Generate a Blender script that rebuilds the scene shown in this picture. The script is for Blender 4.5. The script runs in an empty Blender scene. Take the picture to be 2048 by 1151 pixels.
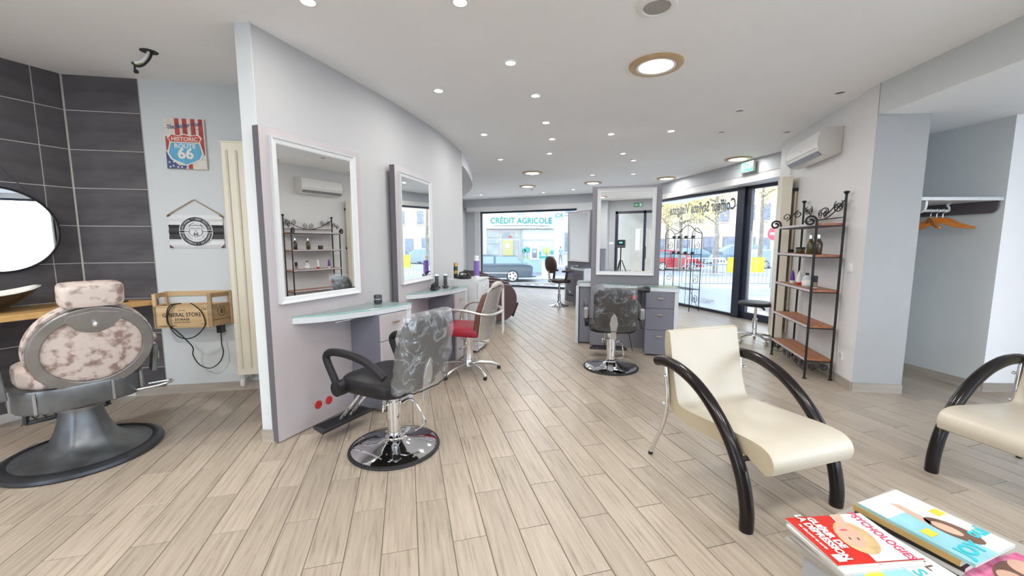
import bpy, bmesh, math, random
from mathutils import Vector, Matrix
random.seed(7)
S = bpy.context.scene
COL = S.collection
PI = math.pi
# ------------------------------------------------------------------ camera, sky, sun, exposure
FPX, CXP, CYP, EYE = 806.0, 1024.0, 575.5, 1.4
PITCH = math.atan(89.5 / 806.0)
cam = bpy.data.objects.new('camera', bpy.data.cameras.new('camera'))
COL.objects.link(cam)
cam.data.sensor_width = 36.0
cam.data.lens = 36.0 * FPX / 2048.0
cam.data.clip_start = 0.02
cam.data.clip_end = 500
cam.location = (0, 0, EYE)
cam.rotation_euler = (PI / 2 - PITCH, 0, 0)
S.camera = cam

S.view_settings.view_transform = 'Standard'
S.view_settings.look = 'None'
S.view_settings.gamma = 1.0
S.view_settings.use_curve_mapping = False
S.view_settings.exposure = 1.02
LAMP = 0.27

W = bpy.data.worlds.new('sky')
S.world = W
W.use_nodes = True
nt = W.node_tree
bg = nt.nodes['Background']
tc = nt.nodes.new('ShaderNodeTexCoord')
sx = nt.nodes.new('ShaderNodeSeparateXYZ')
rp = nt.nodes.new('ShaderNodeValToRGB')
nt.links.new(tc.outputs['Generated'], sx.inputs[0])
nt.links.new(sx.outputs['Z'], rp.inputs[0])
nt.links.new(rp.outputs[0], bg.inputs['Color'])
rp.color_ramp.elements[0].position = 0.0
rp.color_ramp.elements[0].color = (0.86, 0.93, 1.0, 1)
rp.color_ramp.elements[1].position = 0.6
rp.color_ramp.elements[1].color = (0.60, 0.76, 1.0, 1)
bg.inputs['Strength'].default_value = 3.2

sun = bpy.data.objects.new('sun', bpy.data.lights.new('sun', 'SUN'))
COL.objects.link(sun)
sun.data.energy = 3.5
sun.data.color = (1.0, 0.95, 0.86)
sun.data.angle = math.radians(0.6)
sun.rotation_euler = Vector((0.80, -0.10, -0.58)).to_track_quat('-Z', 'Y').to_euler()

S.cycles.max_bounces = 14
S.cycles.diffuse_bounces = 9
S.cycles.glossy_bounces = 5
S.cycles.transparent_max_bounces = 16
S.cycles.transmission_bounces = 8
S.cycles.caustics_reflective = False
S.cycles.caustics_refractive = False
S.cycles.sample_clamp_indirect = 8.0

# ------------------------------------------------------------------ survey helpers (photo pixel -> point at a known plane)
_c, _s = math.cos(PITCH), math.sin(PITCH)
def ray(u, v):
    a, b = (u - CXP) / FPX, (CYP - v) / FPX
    return Vector((a, _c + b * _s, -_s + b * _c))
def FL(u, v, z=0.0):
    r = ray(u, v); p = r * ((z - EYE) / r.z); p.z = z
    return p
def AT(u, v, Y):
    r = ray(u, v); p = r * (Y / r.y); p.z += EYE
    return p
def PROJ(p):
    z = p[2] - EYE
    d = p[1] * _c - z * _s
    if d <= 0.05: return None
    return CXP + FPX * p[0] / d, CYP - FPX * (p[1] * _s + z * _c) / d

# ------------------------------------------------------------------ materials
MATS = {}
def mat(name, col, rough=0.5, metal=0.0, var=0.06, scale=8.0, bump=0.0, spec=0.5, coat=0.0, emit=None, estr=0.0, stretch=None, col2=None, alpha=1.0, detail=4.0, trans=0.0):
    if name in MATS: return MATS[name]
    m = bpy.data.materials.new(name); m.use_nodes = True
    t = m.node_tree; b = t.nodes['Principled BSDF']
    b.inputs['Roughness'].default_value = rough
    b.inputs['Metallic'].default_value = metal
    b.inputs['Specular IOR Level'].default_value = spec
    if coat: b.inputs['Coat Weight'].default_value = coat; b.inputs['Coat Roughness'].default_value = 0.08
    if alpha < 1: b.inputs['Alpha'].default_value = alpha
    if trans: b.inputs['Transmission Weight'].default_value = trans
    co = t.nodes.new('ShaderNodeTexCoord'); mp = t.nodes.new('ShaderNodeMapping')
    t.links.new(co.outputs['Object'], mp.inputs[0])
    if stretch: mp.inputs['Scale'].default_value = stretch
    n = t.nodes.new('ShaderNodeTexNoise'); n.inputs['Scale'].default_value = scale; n.inputs['Detail'].default_value = detail
    t.links.new(mp.outputs[0], n.inputs['Vector'])
    r = t.nodes.new('ShaderNodeValToRGB')
    r.color_ramp.elements[0].position = 0.3; r.color_ramp.elements[1].position = 0.7
    c2 = col2 if col2 else tuple(min(1, c * (1 + var)) for c in col)
    c1 = col if col2 else tuple(c * (1 - var) for c in col)
    r.color_ramp.elements[0].color = (*c1, 1); r.color_ramp.elements[1].color = (*c2, 1)
    t.links.new(n.outputs['Fac'], r.inputs[0]); t.links.new(r.outputs[0], b.inputs['Base Color'])
    if bump:
        bp = t.nodes.new('ShaderNodeBump'); bp.inputs['Strength'].default_value = bump; bp.inputs['Distance'].default_value = 0.004
        t.links.new(n.outputs['Fac'], bp.inputs['Height']); t.links.new(bp.outputs[0], b.inputs['Normal'])
    if emit:
        b.inputs['Emission Color'].default_value = (*emit, 1); b.inputs['Emission Strength'].default_value = estr
    MATS[name] = m
    return m
def glassy(name, tint=(0.97, 0.99, 1.0), refl=0.06, diffuse=0.0, dcol=(0.9, 0.93, 0.97)):
    if name in MATS: return MATS[name]
    m = bpy.data.materials.new(name); m.use_nodes = True; t = m.node_tree
    t.nodes.remove(t.nodes['Principled BSDF']); out = t.nodes['Material Output']
    tr = t.nodes.new('ShaderNodeBsdfTransparent'); tr.inputs[0].default_value = (*tint, 1)
    gl = t.nodes.new('ShaderNodeBsdfGlossy'); gl.inputs['Roughness'].default_value = 0.02
    mx = t.nodes.new('ShaderNodeMixShader'); mx.inputs[0].default_value = refl
    t.links.new(tr.outputs[0], mx.inputs[1]); t.links.new(gl.outputs[0], mx.inputs[2]); last = mx
    if diffuse:
        df = t.nodes.new('ShaderNodeBsdfDiffuse'); df.inputs[0].default_value = (*dcol, 1)
        tl = t.nodes.new('ShaderNodeBsdfTranslucent'); tl.inputs[0].default_value = (*dcol, 1)
        ad = t.nodes.new('ShaderNodeMixShader'); ad.inputs[0].default_value = 0.5
        t.links.new(df.outputs[0], ad.inputs[1]); t.links.new(tl.outputs[0], ad.inputs[2])
        m2 = t.nodes.new('ShaderNodeMixShader'); m2.inputs[0].default_value = diffuse
        t.links.new(mx.outputs[0], m2.inputs[1]); t.links.new(ad.outputs[0], m2.inputs[2]); last = m2
    t.links.new(last.outputs[0], out.inputs[0]); MATS[name] = m
    return m
def mirror_mat():
    m = mat('mirror_silver', (0.93, 0.95, 0.95), 0.0, 1.0, var=0.0)
    return m

M_white = mat('paint_white', (0.66, 0.66, 0.665), 0.6, scale=3, var=0.015)
M_ceil = mat('ceiling_paint', (0.90, 0.915, 0.93), 0.75, scale=2, var=0.012)
M_greyblue = mat('paint_grey_blue', (0.60, 0.63, 0.64), 0.6, scale=3, var=0.02)
M_grey = mat('paint_grey', (0.44, 0.46, 0.49), 0.6, scale=3, var=0.02)
M_part = mat('paint_partition', (0.485, 0.485, 0.49), 0.6, scale=3, var=0.015)
M_pale = mat('paint_pale_grey', (0.385, 0.39, 0.395), 0.6, scale=3, var=0.02)
M_mauve = mat('panel_mauve', (0.46, 0.42, 0.435), 0.38, scale=5, var=0.02)
M_slate = mat('panel_slate', (0.165, 0.165, 0.205), 0.38, scale=5, var=0.02)
M_framewhite = mat('frame_white', (0.63, 0.64, 0.65), 0.35, var=0.02)
M_deskwhite = mat('desk_white', (0.58, 0.61, 0.635), 0.35, var=0.02)
M_mirror = mirror_mat()
M_chrome = mat('chrome', (0.82, 0.83, 0.85), 0.06, 1.0, var=0.0)
M_steel = mat('brushed_steel', (0.62, 0.62, 0.62), 0.28, 1.0, var=0.05, scale=20)
M_alu = mat('cast_aluminium', (0.58, 0.58, 0.57), 0.35, 0.9, var=0.05)
M_blackleather = mat('black_vinyl', (0.013, 0.012, 0.014), 0.48, var=0.2, scale=60, bump=0.1, spec=0.3)
M_brownblack = mat('dark_brown_vinyl', (0.035, 0.024, 0.022), 0.45, var=0.2, scale=60, bump=0.1)
M_blackplastic = mat('black_plastic', (0.02, 0.02, 0.023), 0.35, var=0.1)
M_blackmetal = mat('black_iron', (0.018, 0.018, 0.02), 0.45, 0.4, var=0.2, scale=40)
M_rubber = mat('black_rubber', (0.012, 0.012, 0.013), 0.6, var=0.1)
M_frame = mat('navy_frame', (0.022, 0.028, 0.05), 0.35, var=0.1)
M_cream = mat('cream_vinyl', (0.535, 0.485, 0.395), 0.33, var=0.025, scale=5)
M_creamside = mat('cream_vinyl_side', (0.50, 0.43, 0.30), 0.4, var=0.025, scale=5)
M_espresso = mat('espresso_lacquer', (0.010, 0.007, 0.007), 0.20, var=0.15, spec=0.35)
M_radiator = mat('radiator_cream', (0.78, 0.73, 0.60), 0.35, var=0.01)
M_plastic = mat('white_plastic', (0.80, 0.80, 0.79), 0.3, var=0.01)
M_bottomplastic = mat('grey_plastic', (0.55, 0.53, 0.50), 0.35, var=0.02)
M_redvinyl = mat('red_vinyl', (0.30, 0.012, 0.03), 0.35, var=0.06)
M_red = mat('red_paint', (0.55, 0.02, 0.02), 0.4, var=0.05)
M_burgundy = mat('brown_shell', (0.085, 0.045, 0.048), 0.33, var=0.05)
M_glass = glassy('window_glass')
M_frost = glassy('frosted_film', diffuse=0.62, dcol=(0.80, 0.86, 0.94))
def film_mat(name, base, streak, refl):
    m = bpy.data.materials.new(name); m.use_nodes = True; t = m.node_tree; t.nodes.remove(t.nodes['Principled BSDF']); out = t.nodes['Material Output']; N = t.nodes.new; L = t.links.new
    co = N('ShaderNodeTexCoord'); nz = N('ShaderNodeTexNoise'); nz.inputs['Scale'].default_value = 7; nz.inputs['Detail'].default_value = 5; nz.inputs['Distortion'].default_value = 1.2; L(co.outputs['Object'], nz.inputs['Vector'])
    rp = N('ShaderNodeValToRGB'); e = rp.color_ramp.elements; e[0].position = 0.465; e[0].color = (base,)*3+(1,); e[1].position = 0.535; e[1].color = (base,)*3+(1,); k = e.new(0.50); k.color = (streak,)*3+(1,); L(nz.outputs['Fac'], rp.inputs[0])
    bp = N('ShaderNodeBump'); bp.inputs['Strength'].default_value = 0.9; bp.inputs['Distance'].default_value = 0.02; L(nz.outputs['Fac'], bp.inputs['Height'])
    tr = N('ShaderNodeBsdfTransparent'); tr.inputs[0].default_value = (0.95,0.96,0.97,1); gl = N('ShaderNodeBsdfGlossy'); gl.inputs['Roughness'].default_value = 0.12; L(bp.outputs[0], gl.inputs['Normal'])
    df = N('ShaderNodeBsdfDiffuse'); df.inputs[0].default_value = (0.8,0.82,0.85,1)
    m1 = N('ShaderNodeMixShader'); m1.inputs[0].default_value = refl; L(tr.outputs[0], m1.inputs[1]); L(gl.outputs[0], m1.inputs[2])
    m2 = N('ShaderNodeMixShader'); L(rp.outputs[0], m2.inputs[0]); L(m1.outputs[0], m2.inputs[1]); L(df.outputs[0], m2.inputs[2]); L(m2.outputs[0], out.inputs[0]); MATS[name] = m
    return m
M_film = film_mat('clear_plastic_film', 0.075, 0.26, 0.14)
M_filmlite = film_mat('thin_plastic_film', 0.015, 0.12, 0.08)
M_deskglass = glassy('desk_glass', tint=(0.95, 0.985, 0.978), refl=0.20)
M_glassedge = mat('glass_edge_teal', (0.22, 0.55, 0.48), 0.15, var=0.05)
M_gold = mat('brass_handle', (0.70, 0.58, 0.38), 0.25, 1.0, var=0.02)
M_green = mat('sign_green', (0.01, 0.20, 0.10), 0.4, var=0.03, emit=(0.01, 0.40, 0.18), estr=0.10)
M_signwhite = mat('sign_white', (0.60, 0.66, 0.62), 0.4, var=0.01, emit=(0.8, 0.9, 0.85), estr=0.06)
M_lamp = mat('lamp_glow', (1, 1, 1), 0.4, var=0, emit=(1.0, 0.96, 0.88), estr=5.0)
M_lampring = mat('lamp_wood_ring', (0.50, 0.34, 0.18), 0.4, var=0.1)
M_dark = mat('dark_hollow', (0.02, 0.02, 0.02), 0.6, var=0.1)
M_leaf = mat('leaf_yellow', (0.72, 0.58, 0.18), 0.7, var=0.25, scale=3)
M_bark = mat('bark', (0.20, 0.165, 0.135), 0.8, var=0.3, scale=6, bump=0.3)

def wood_mat(name, c1, c2, rough=0.45, axis=0, scale=10.0, dens=14.0):
    st = [1, 1, 1]; 
    for i in range(3): st[i] = 1.0 if i == axis else dens
    return mat(name, c1, rough, col2=c2, scale=scale / 6, stretch=tuple(st), bump=0.12, detail=6)
M_oak = wood_mat('oak_counter', (0.52, 0.30, 0.10), (0.68, 0.42, 0.17))
M_shelfwood = wood_mat('shelf_wood', (0.24, 0.085, 0.035), (0.42, 0.18, 0.08))
M_shelfedge = wood_mat('shelf_edge', (0.45, 0.40, 0.44), (0.60, 0.55, 0.58))
M_crate = wood_mat('crate_pine', (0.50, 0.33, 0.16), (0.66, 0.47, 0.26))
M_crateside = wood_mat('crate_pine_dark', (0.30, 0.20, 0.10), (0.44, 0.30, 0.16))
M_hanger = wood_mat('hanger_wood', (0.52, 0.15, 0.015), (0.72, 0.26, 0.03))
M_skirt = wood_mat('skirting_tile', (0.30, 0.26, 0.22), (0.46, 0.41, 0.355), axis=0, dens=10)

def mottled(name, c1, c2):
    return mat(name, c1, 0.55, col2=c2, scale=9, bump=0.1, detail=8)
M_cowhide = mat('mottled_leather', (0.25, 0.17, 0.145), 0.55, col2=(0.56, 0.475, 0.43), scale=21, bump=0.15, detail=10)
_r=[n for n in M_cowhide.node_tree.nodes if n.type=='VALTORGB'][0]; _r.color_ramp.elements[0].position=0.36; _r.color_ramp.elements[1].position=0.53
M_agedmetal = mat('aged_metal', (0.17, 0.18, 0.19), 0.38, 0.75, var=0.35, scale=6, detail=8)
M_agedpale = mat('aged_metal_pale', (0.27, 0.26, 0.255), 0.42, 0.7, var=0.2, scale=6, detail=8)
M_slatetile = mat('slate_tile', (0.050, 0.043, 0.048), 0.55, col2=(0.095, 0.085, 0.092), scale=3.2, stretch=(1, 1, 3), bump=0.6, detail=9)
M_grout = mat('grout', (0.52, 0.50, 0.48), 0.8, var=0.05)

# ------------------------------------------------------------------ mesh helpers
class MB:
    def __init__(s): s.v = []; s.f = []; s.m = Matrix.Identity(4)
    def add(s, vs, fs):
        o = len(s.v)
        s.v += [tuple(s.m @ Vector(p)) for p in vs]
        s.f += [tuple(i + o for i in f) for f in fs]
        return s
    def box(s, x0, x1, y0, y1, z0, z1):
        return s.add([(x0,y0,z0),(x1,y0,z0),(x1,y1,z0),(x0,y1,z0),(x0,y0,z1),(x1,y0,z1),(x1,y1,z1),(x0,y1,z1)],
                     [(3,2,1,0),(4,5,6,7),(0,1,5,4),(1,2,6,5),(2,3,7,6),(3,0,4,7)])
    def cbox(s, c, d): return s.box(c[0]-d[0]/2, c[0]+d[0]/2, c[1]-d[1]/2, c[1]+d[1]/2, c[2]-d[2]/2, c[2]+d[2]/2)
    def bar(s, a, b, w, h):   # box from a to b, width w (sideways), height h
        a, b = Vector(a), Vector(b); d = (b - a); L = d.length; d.normalize()
        up = Vector((0,0,1)) if abs(d.z) < 0.95 else Vector((0,1,0))
        sd = d.cross(up).normalized(); up = sd.cross(d)
        vs = [p + sd*i*w/2 + up*j*h/2 for p in (a, b) for i, j in ((-1,-1),(1,-1),(1,1),(-1,1))]
        return s.add(vs, [(3,2,1,0),(4,5,6,7),(0,1,5,4),(1,2,6,5),(2,3,7,6),(3,0,4,7)])
    def prism(s, pts, z0, z1):
        n = len(pts); A = sum(pts[i][0]*pts[(i+1)%n][1]-pts[(i+1)%n][0]*pts[i][1] for i in range(n))
        if A < 0: pts = pts[::-1]
        vs = [(p[0],p[1],z0) for p in pts] + [(p[0],p[1],z1) for p in pts]
        return s.add(vs, [tuple(range(n-1,-1,-1)), tuple(range(n,2*n))] + [(i,(i+1)%n,n+(i+1)%n,n+i) for i in range(n)])
    def sweepx(s, prof, x0, x1):   # profile in (y,z), extruded along x
        n = len(prof); A = sum(prof[i][0]*prof[(i+1)%n][1]-prof[(i+1)%n][0]*prof[i][1] for i in range(n))
        if A < 0: prof = prof[::-1]
        vs = [(x0,p[0],p[1]) for p in prof] + [(x1,p[0],p[1]) for p in prof]
        return s.add(vs, [tuple(range(n-1,-1,-1)), tuple(range(n,2*n))] + [(i,(i+1)%n,n+(i+1)%n,n+i) for i in range(n)])
    def lathe(s, prof, c=(0,0,0), seg=32, sy=1.0, caps=True):
        vs = []; fs = []; n = len(prof)
        for k in range(seg):
            a = 2*PI*k/seg
            vs += [(c[0]+r*math.cos(a), c[1]+r*math.sin(a)*sy, c[2]+z) for r, z in prof]
        for k in range(seg):
            k2 = (k+1) % seg
            for i in range(n-1): fs.append((k*n+i, k2*n+i, k2*n+i+1, k*n+i+1))
        if caps and prof[0][0] > 1e-5: fs.append(tuple(k*n for k in range(seg-1,-1,-1)))
        if caps and prof[-1][0] > 1e-5: fs.append(tuple(k*n+n-1 for k in range(seg)))
        return s.add(vs, fs)
    def tube(s, pts, r, seg=8, closed=False, flat=1.0):
        P = [Vector(p) for p in pts]; n = len(P); vs = []; fs = []; prev = None
        for i in range(n):
            if closed: d = P[(i+1)%n] - P[i-1]
            else: d = P[min(i+1,n-1)] - P[max(i-1,0)]
            if d.length < 1e-9: d = Vector((0,0,1))
            d.normalize()
            if prev is None:
                a = Vector((0,0,1)) if abs(d.z) < 0.9 else Vector((1,0,0))
                nx = d.cross(a).normalized()
            else:
                nx = (prev - d*prev.dot(d))
                nx = nx.normalized() if nx.length > 1e-6 else prev
            prev = nx; ny = d.cross(nx)
            rr = r[i] if isinstance(r, (list, tuple)) else r
            vs += [P[i] + nx*math.cos(2*PI*k/seg)*rr + ny*math.sin(2*PI*k/seg)*rr*flat for k in range(seg)]
        m = n if closed else n-1
        for i in range(m):
            j = (i+1) % n
            fs += [(i*seg+k, i*seg+(k+1)%seg, j*seg+(k+1)%seg, j*seg+k) for k in range(seg)]
        if not closed: fs += [tuple(range(seg-1,-1,-1)), tuple((n-1)*seg+k for k in range(seg))]
        return s.add(vs, fs)
    def sphere(s, c, r, seg=12, rings=8, sc=(1,1,1)):
        vs = [(c[0], c[1], c[2]-r*sc[2])]; fs = []
        for i in range(1, rings):
            t = -PI/2 + PI*i/rings
            vs += [(c[0]+r*sc[0]*math.cos(t)*math.cos(2*PI*k/seg), c[1]+r*sc[1]*math.cos(t)*math.sin(2*PI*k/seg), c[2]+r*sc[2]*math.sin(t)) for k in range(seg)]
        vs.append((c[0], c[1], c[2]+r*sc[2])); L = len(vs)-1
        fs += [(0, 1+(k+1)%seg, 1+k) for k in range(seg)]
        for i in range(rings-2):
            fs += [(1+i*seg+k, 1+i*seg+(k+1)%seg, 1+(i+1)*seg+(k+1)%seg, 1+(i+1)*seg+k) for k in range(seg)]
        fs += [(1+(rings-2)*seg+k, 1+(rings-2)*seg+(k+1)%seg, L) for k in range(seg)]
        return s.add(vs, fs)
    def disc(s, c, r, seg=24, sy=1.0):
        return s.add([(c[0]+r*math.cos(2*PI*k/seg), c[1]+r*sy*math.sin(2*PI*k/seg), c[2]) for k in range(seg)], [tuple(range(seg))])
    def build(s, name, m, parent=None, smooth=False, bevel=0.0, bseg=2, subd=0, solid=0.0):
        me = bpy.data.meshes.new(name); me.from_pydata(s.v, [], s.f); me.update()
        return link(name, me, m, parent, smooth, bevel, bseg, subd, solid)
def link(name, me, m, parent=None, smooth=False, bevel=0.0, bseg=2, subd=0, solid=0.0):
    if m is not None and not me.materials: me.materials.append(m)
    if smooth:
        me.polygons.foreach_set('use_smooth', [True]*len(me.polygons))
        me.set_sharp_from_angle(angle=math.radians(42))
    o = bpy.data.objects.new(name, me); COL.objects.link(o)
    if parent is not None: o.parent = parent
    if solid: md = o.modifiers.new('Thickness', 'SOLIDIFY'); md.thickness = solid; md.offset = 0
    if bevel: md = o.modifiers.new('Bevel', 'BEVEL'); md.width = bevel; md.segments = bseg; md.limit_method = 'ANGLE'
    if subd: md = o.modifiers.new('Subdivision', 'SUBSURF'); md.levels = subd; md.render_levels = subd
    return o
def thing(name, label, cat, loc=(0,0,0), rz=0.0, group=None):
    o = bpy.data.objects.new(name, None); COL.objects.link(o); o.empty_display_size = 0.1
    o.location = loc; o.rotation_euler = (0,0,rz); o['label'] = label; o['category'] = cat
    if group: o['group'] = group
    return o
def tag(o, label, cat, group=None):
    o['label'] = label; o['category'] = cat
    if group: o['group'] = group
    return o
def struct(o, label=None, cat=None):
    o['kind'] = 'structure'
    if label: o['label'] = label
    if cat: o['category'] = cat
    return o
def copy_tree(o, parent=None):
    c = o.copy(); COL.objects.link(c); c.parent = parent
    for ch in list(o.children): copy_tree(ch, c)
    return c
_FONTC = {}
def text_mesh(s, size, ext=0.0006, bold=0.0, sx=1.0, shear=0.0, align='CENTER', space=1.0):
    cu = bpy.data.curves.new('lettering', 'FONT'); cu.body = s; cu.size = size; cu.extrude = ext; cu.align_x = align; cu.align_y = 'CENTER'
    cu.offset = bold; cu.shear = shear; cu.space_character = space; cu.resolution_u = 3
    o = bpy.data.objects.new('lettering', cu); COL.objects.link(o)
    dg = bpy.context.evaluated_depsgraph_get()
    me = bpy.data.meshes.new_from_object(o.evaluated_get(dg)); bpy.data.objects.remove(o); bpy.data.curves.remove(cu)
    if sx != 1.0:
        for v in me.vertices: v.co.x *= sx
    return me
def text_on(name, s, size, m, parent, origin, xdir, updir, **k):
    """flat lettering with reading direction xdir and up direction updir, placed at origin (parent space)"""
    me = text_mesh(s, size, **k); me.materials.clear(); me.materials.append(m)
    X = Vector(xdir).normalized(); Y = Vector(updir).normalized(); Z = X.cross(Y)
    R = Matrix((X, Y, Z)).transposed().to_4x4(); R.translation = Vector(origin); me.transform(R)
    o = bpy.data.objects.new(name, me); COL.objects.link(o)
    if parent is not None: o.parent = parent
    return o
def arc(cx, cy, r, a0, a1, n=12): return [(cx+r*math.cos(a0+(a1-a0)*i/n), cy+r*math.sin(a0+(a1-a0)*i/n)) for i in range(n+1)]
def spiral(cx, cy, r0, r1, a0, turns, n=28):
    return [(cx+(r0+(r1-r0)*i/n)*math.cos(a0+turns*2*PI*i/n), cy+(r0+(r1-r0)*i/n)*math.sin(a0+turns*2*PI*i/n)) for i in range(n+1)]
def catmull(pts, n=6):
    P = [Vector(p) for p in pts]; out = []
    for i in range(len(P)-1):
        p0, p1, p2, p3 = P[max(i-1,0)], P[i], P[i+1], P[min(i+2,len(P)-1)]
        for k in range(n):
            t = k/n
            out.append(0.5*((2*p1)+(p2-p0)*t+(2*p0-5*p1+4*p2-p3)*t*t+(3*p1-p0-3*p2+p3)*t**3))
    out.append(P[-1]); return out
def rrect(w, h, r, n=5):
    pts = []
    for cx, cy, a in ((w/2-r,h/2-r,0),(-w/2+r,h/2-r,PI/2),(-w/2+r,-h/2+r,PI),(w/2-r,-h/2+r,1.5*PI)):
        pts += arc(cx, cy, r, a, a+PI/2, n)
    return pts
def rzof(d): return math.atan2(d[1], d[0])
ZC = 2.8
# ------------------------------------------------------------------ room shell
def seg_poly(P, Q, t):   # quad P->Q thickened by t to the right-hand side of travel
    P, Q = Vector((P[0],P[1])), Vector((Q[0],Q[1])); d = (Q-P).normalized(); n = Vector((d.y,-d.x))*t
    return [tuple(P), tuple(Q), tuple(Q+n), tuple(P+n)]
def wall(name, P, Q, m, z0=0.0, z1=ZC, t=0.12, parent=None):
    o = MB().prism(seg_poly(P, Q, t), z0, z1).build(name, m, parent)
    if parent is None: struct(o)
    return o

# floor: grout bed plus wood-look planks laid in running bond
PD = Vector((-0.252, 0.968)); PW = Vector((0.968, 0.252))          # along / across the planks
PL, PWD, U0, W0 = 0.676, 0.1615, 1.775, 0.174
def floor_mat():
    m = bpy.data.materials.new('wood_look_plank'); m.use_nodes = True; t = m.node_tree; b = t.nodes['Principled BSDF']
    N = t.nodes.new; L = t.links.new
    g = N('ShaderNodeNewGeometry')
    def dot(vec):
        d = N('ShaderNodeVectorMath'); d.operation = 'DOT_PRODUCT'; d.inputs[1].default_value = vec; L(g.outputs['Position'], d.inputs[0]); return d.outputs['Value']
    def mth(op, a, b_=None, c=None):
        d = N('ShaderNodeMath'); d.operation = op
        for i, x in enumerate((a, b_, c)):
            if x is None: continue
            if isinstance(x, (int, float)): d.inputs[i].default_value = x
            else: L(x, d.inputs[i])
        return d.outputs[0]
    u = dot((PD.x, PD.y, 0)); w = dot((PW.x, PW.y, 0))
    row = mth('FLOOR', mth('DIVIDE', mth('SUBTRACT', w, W0), PWD))
    odd = mth('FLOORED_MODULO', row, 2.0)
    ix = mth('FLOOR', mth('DIVIDE', mth('SUBTRACT', mth('SUBTRACT', u, U0), mth('MULTIPLY', odd, PL/2)), PL))
    cb = N('ShaderNodeCombineXYZ'); L(row, cb.inputs[0]); L(ix, cb.inputs[1])
    wn = N('ShaderNodeTexWhiteNoise'); wn.noise_dimensions = '3D'; L(cb.outputs[0], wn.inputs['Vector'])
    uo = mth('MULTIPLY_ADD', wn.outputs['Value'], 37.0, mth('MULTIPLY', u, 1.3))
    c2 = N('ShaderNodeCombineXYZ'); L(uo, c2.inputs[0]); L(mth('MULTIPLY', w, 26.0), c2.inputs[1])
    nz = N('ShaderNodeTexNoise'); nz.inputs['Scale'].default_value = 2.2; nz.inputs['Detail'].default_value = 8; nz.inputs['Roughness'].default_value = 0.62; nz.inputs['Distortion'].default_value = 0.4
    L(c2.outputs[0], nz.inputs['Vector'])
    rp = N('ShaderNodeValToRGB'); e = rp.color_ramp.elements
    e[0].position = 0.28; e[0].color = (0.205, 0.168, 0.132, 1); e[1].position = 0.70; e[1].color = (0.45, 0.385, 0.305, 1)
    k = rp.color_ramp.elements.new(0.44); k.color = (0.355, 0.295, 0.233, 1)
    L(nz.outputs['Fac'], rp.inputs[0])
    hs = N('ShaderNodeHueSaturation'); L(rp.outputs[0], hs.inputs['Color'])
    L(mth('MULTIPLY_ADD', wn.outputs['Value'], 0.22, 0.90), hs.inputs['Value'])
    L(hs.outputs[0], b.inputs['Base Color'])
    L(mth('MULTIPLY_ADD', nz.outputs['Fac'], 0.18, 0.24), b.inputs['Roughness'])
    bp = N('ShaderNodeBump'); bp.inputs['Strength'].default_value = 0.07; bp.inputs['Distance'].default_value = 0.002
    L(nz.outputs['Fac'], bp.inputs['Height']); L(bp.outputs[0], b.inputs['Normal'])
    return m
M_floor = floor_mat()
M_joint = mat('floor_joint', (0.20, 0.165, 0.13), 0.8, var=0.1)
floor = struct(MB().box(-5.6, 6.0, -3.2, 14.4, -0.2, -0.004).build('floor', M_joint), 'pale oak look plank tile floor running through the salon', 'floor')
inside = []
for r in range(-46, 46):
    for k in range(-12, 26):
        u = U0 + (r % 2)*PL/2 + k*PL + PL/2; w = W0 + r*PWD + PWD/2
        c = PD*u + PW*w
        if -4.9 < c.x < 5.2 and -2.7 < c.y < 13.7: inside.append((c.x, c.y))
def plank_size(c):
    p = PROJ((c[0], c[1], 0))
    if p is None or not (-150 < p[0] < 2200 and 480 < p[1] < 1300): return -1.0/(1+math.hypot(*c))
    if c[0] < -1.7 and c[1] > 3.6: return 0
    return 1.0/(c[0]**2+c[1]**2)
inside.sort(key=plank_size, reverse=True)
g = 0.0022
def plank_pts(hl, hw): return [tuple(PD*a*hl + PW*b*hw) for a, b in ((1,1),(-1,1),(-1,-1),(1,-1))]
pmb = MB(); hl, hw = PL/2-g, PWD/2-g
top = plank_pts(hl-0.0015, hw-0.0015); low = plank_pts(hl, hw)
pv = [(p[0],p[1],-0.004) for p in low] + [(p[0],p[1],-0.0012) for p in low] + [(p[0],p[1],0.0) for p in top]
pf = [(8,11,10,9)] if False else []
n_ = 4
A_ = sum(low[i][0]*low[(i+1)%4][1]-low[(i+1)%4][0]*low[i][1] for i in range(4))
quads = [(i,(i+1)%4,4+(i+1)%4,4+i) for i in range(4)] + [(4+i,4+(i+1)%4,8+(i+1)%4,8+i) for i in range(4)] + [(8,9,10,11)]
if A_ < 0: quads = [q[::-1] for q in quads]
pmb.add(pv, quads)
pme = bpy.data.meshes.new('plank'); pme.from_pydata(pmb.v, [], pmb.f); pme.materials.append(M_floor)
for c in inside[:300]:
    o = bpy.data.objects.new('plank', pme); COL.objects.link(o); o.location = (c[0], c[1], 0); o.parent = floor
fld = MB()
for c in inside[300:]:
    fld.m = Matrix.Translation((c[0], c[1], 0)); fld.add(pv, quads)
fo = fld.build('plank_field', M_floor, floor); fo['kind'] = 'stuff'

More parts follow.
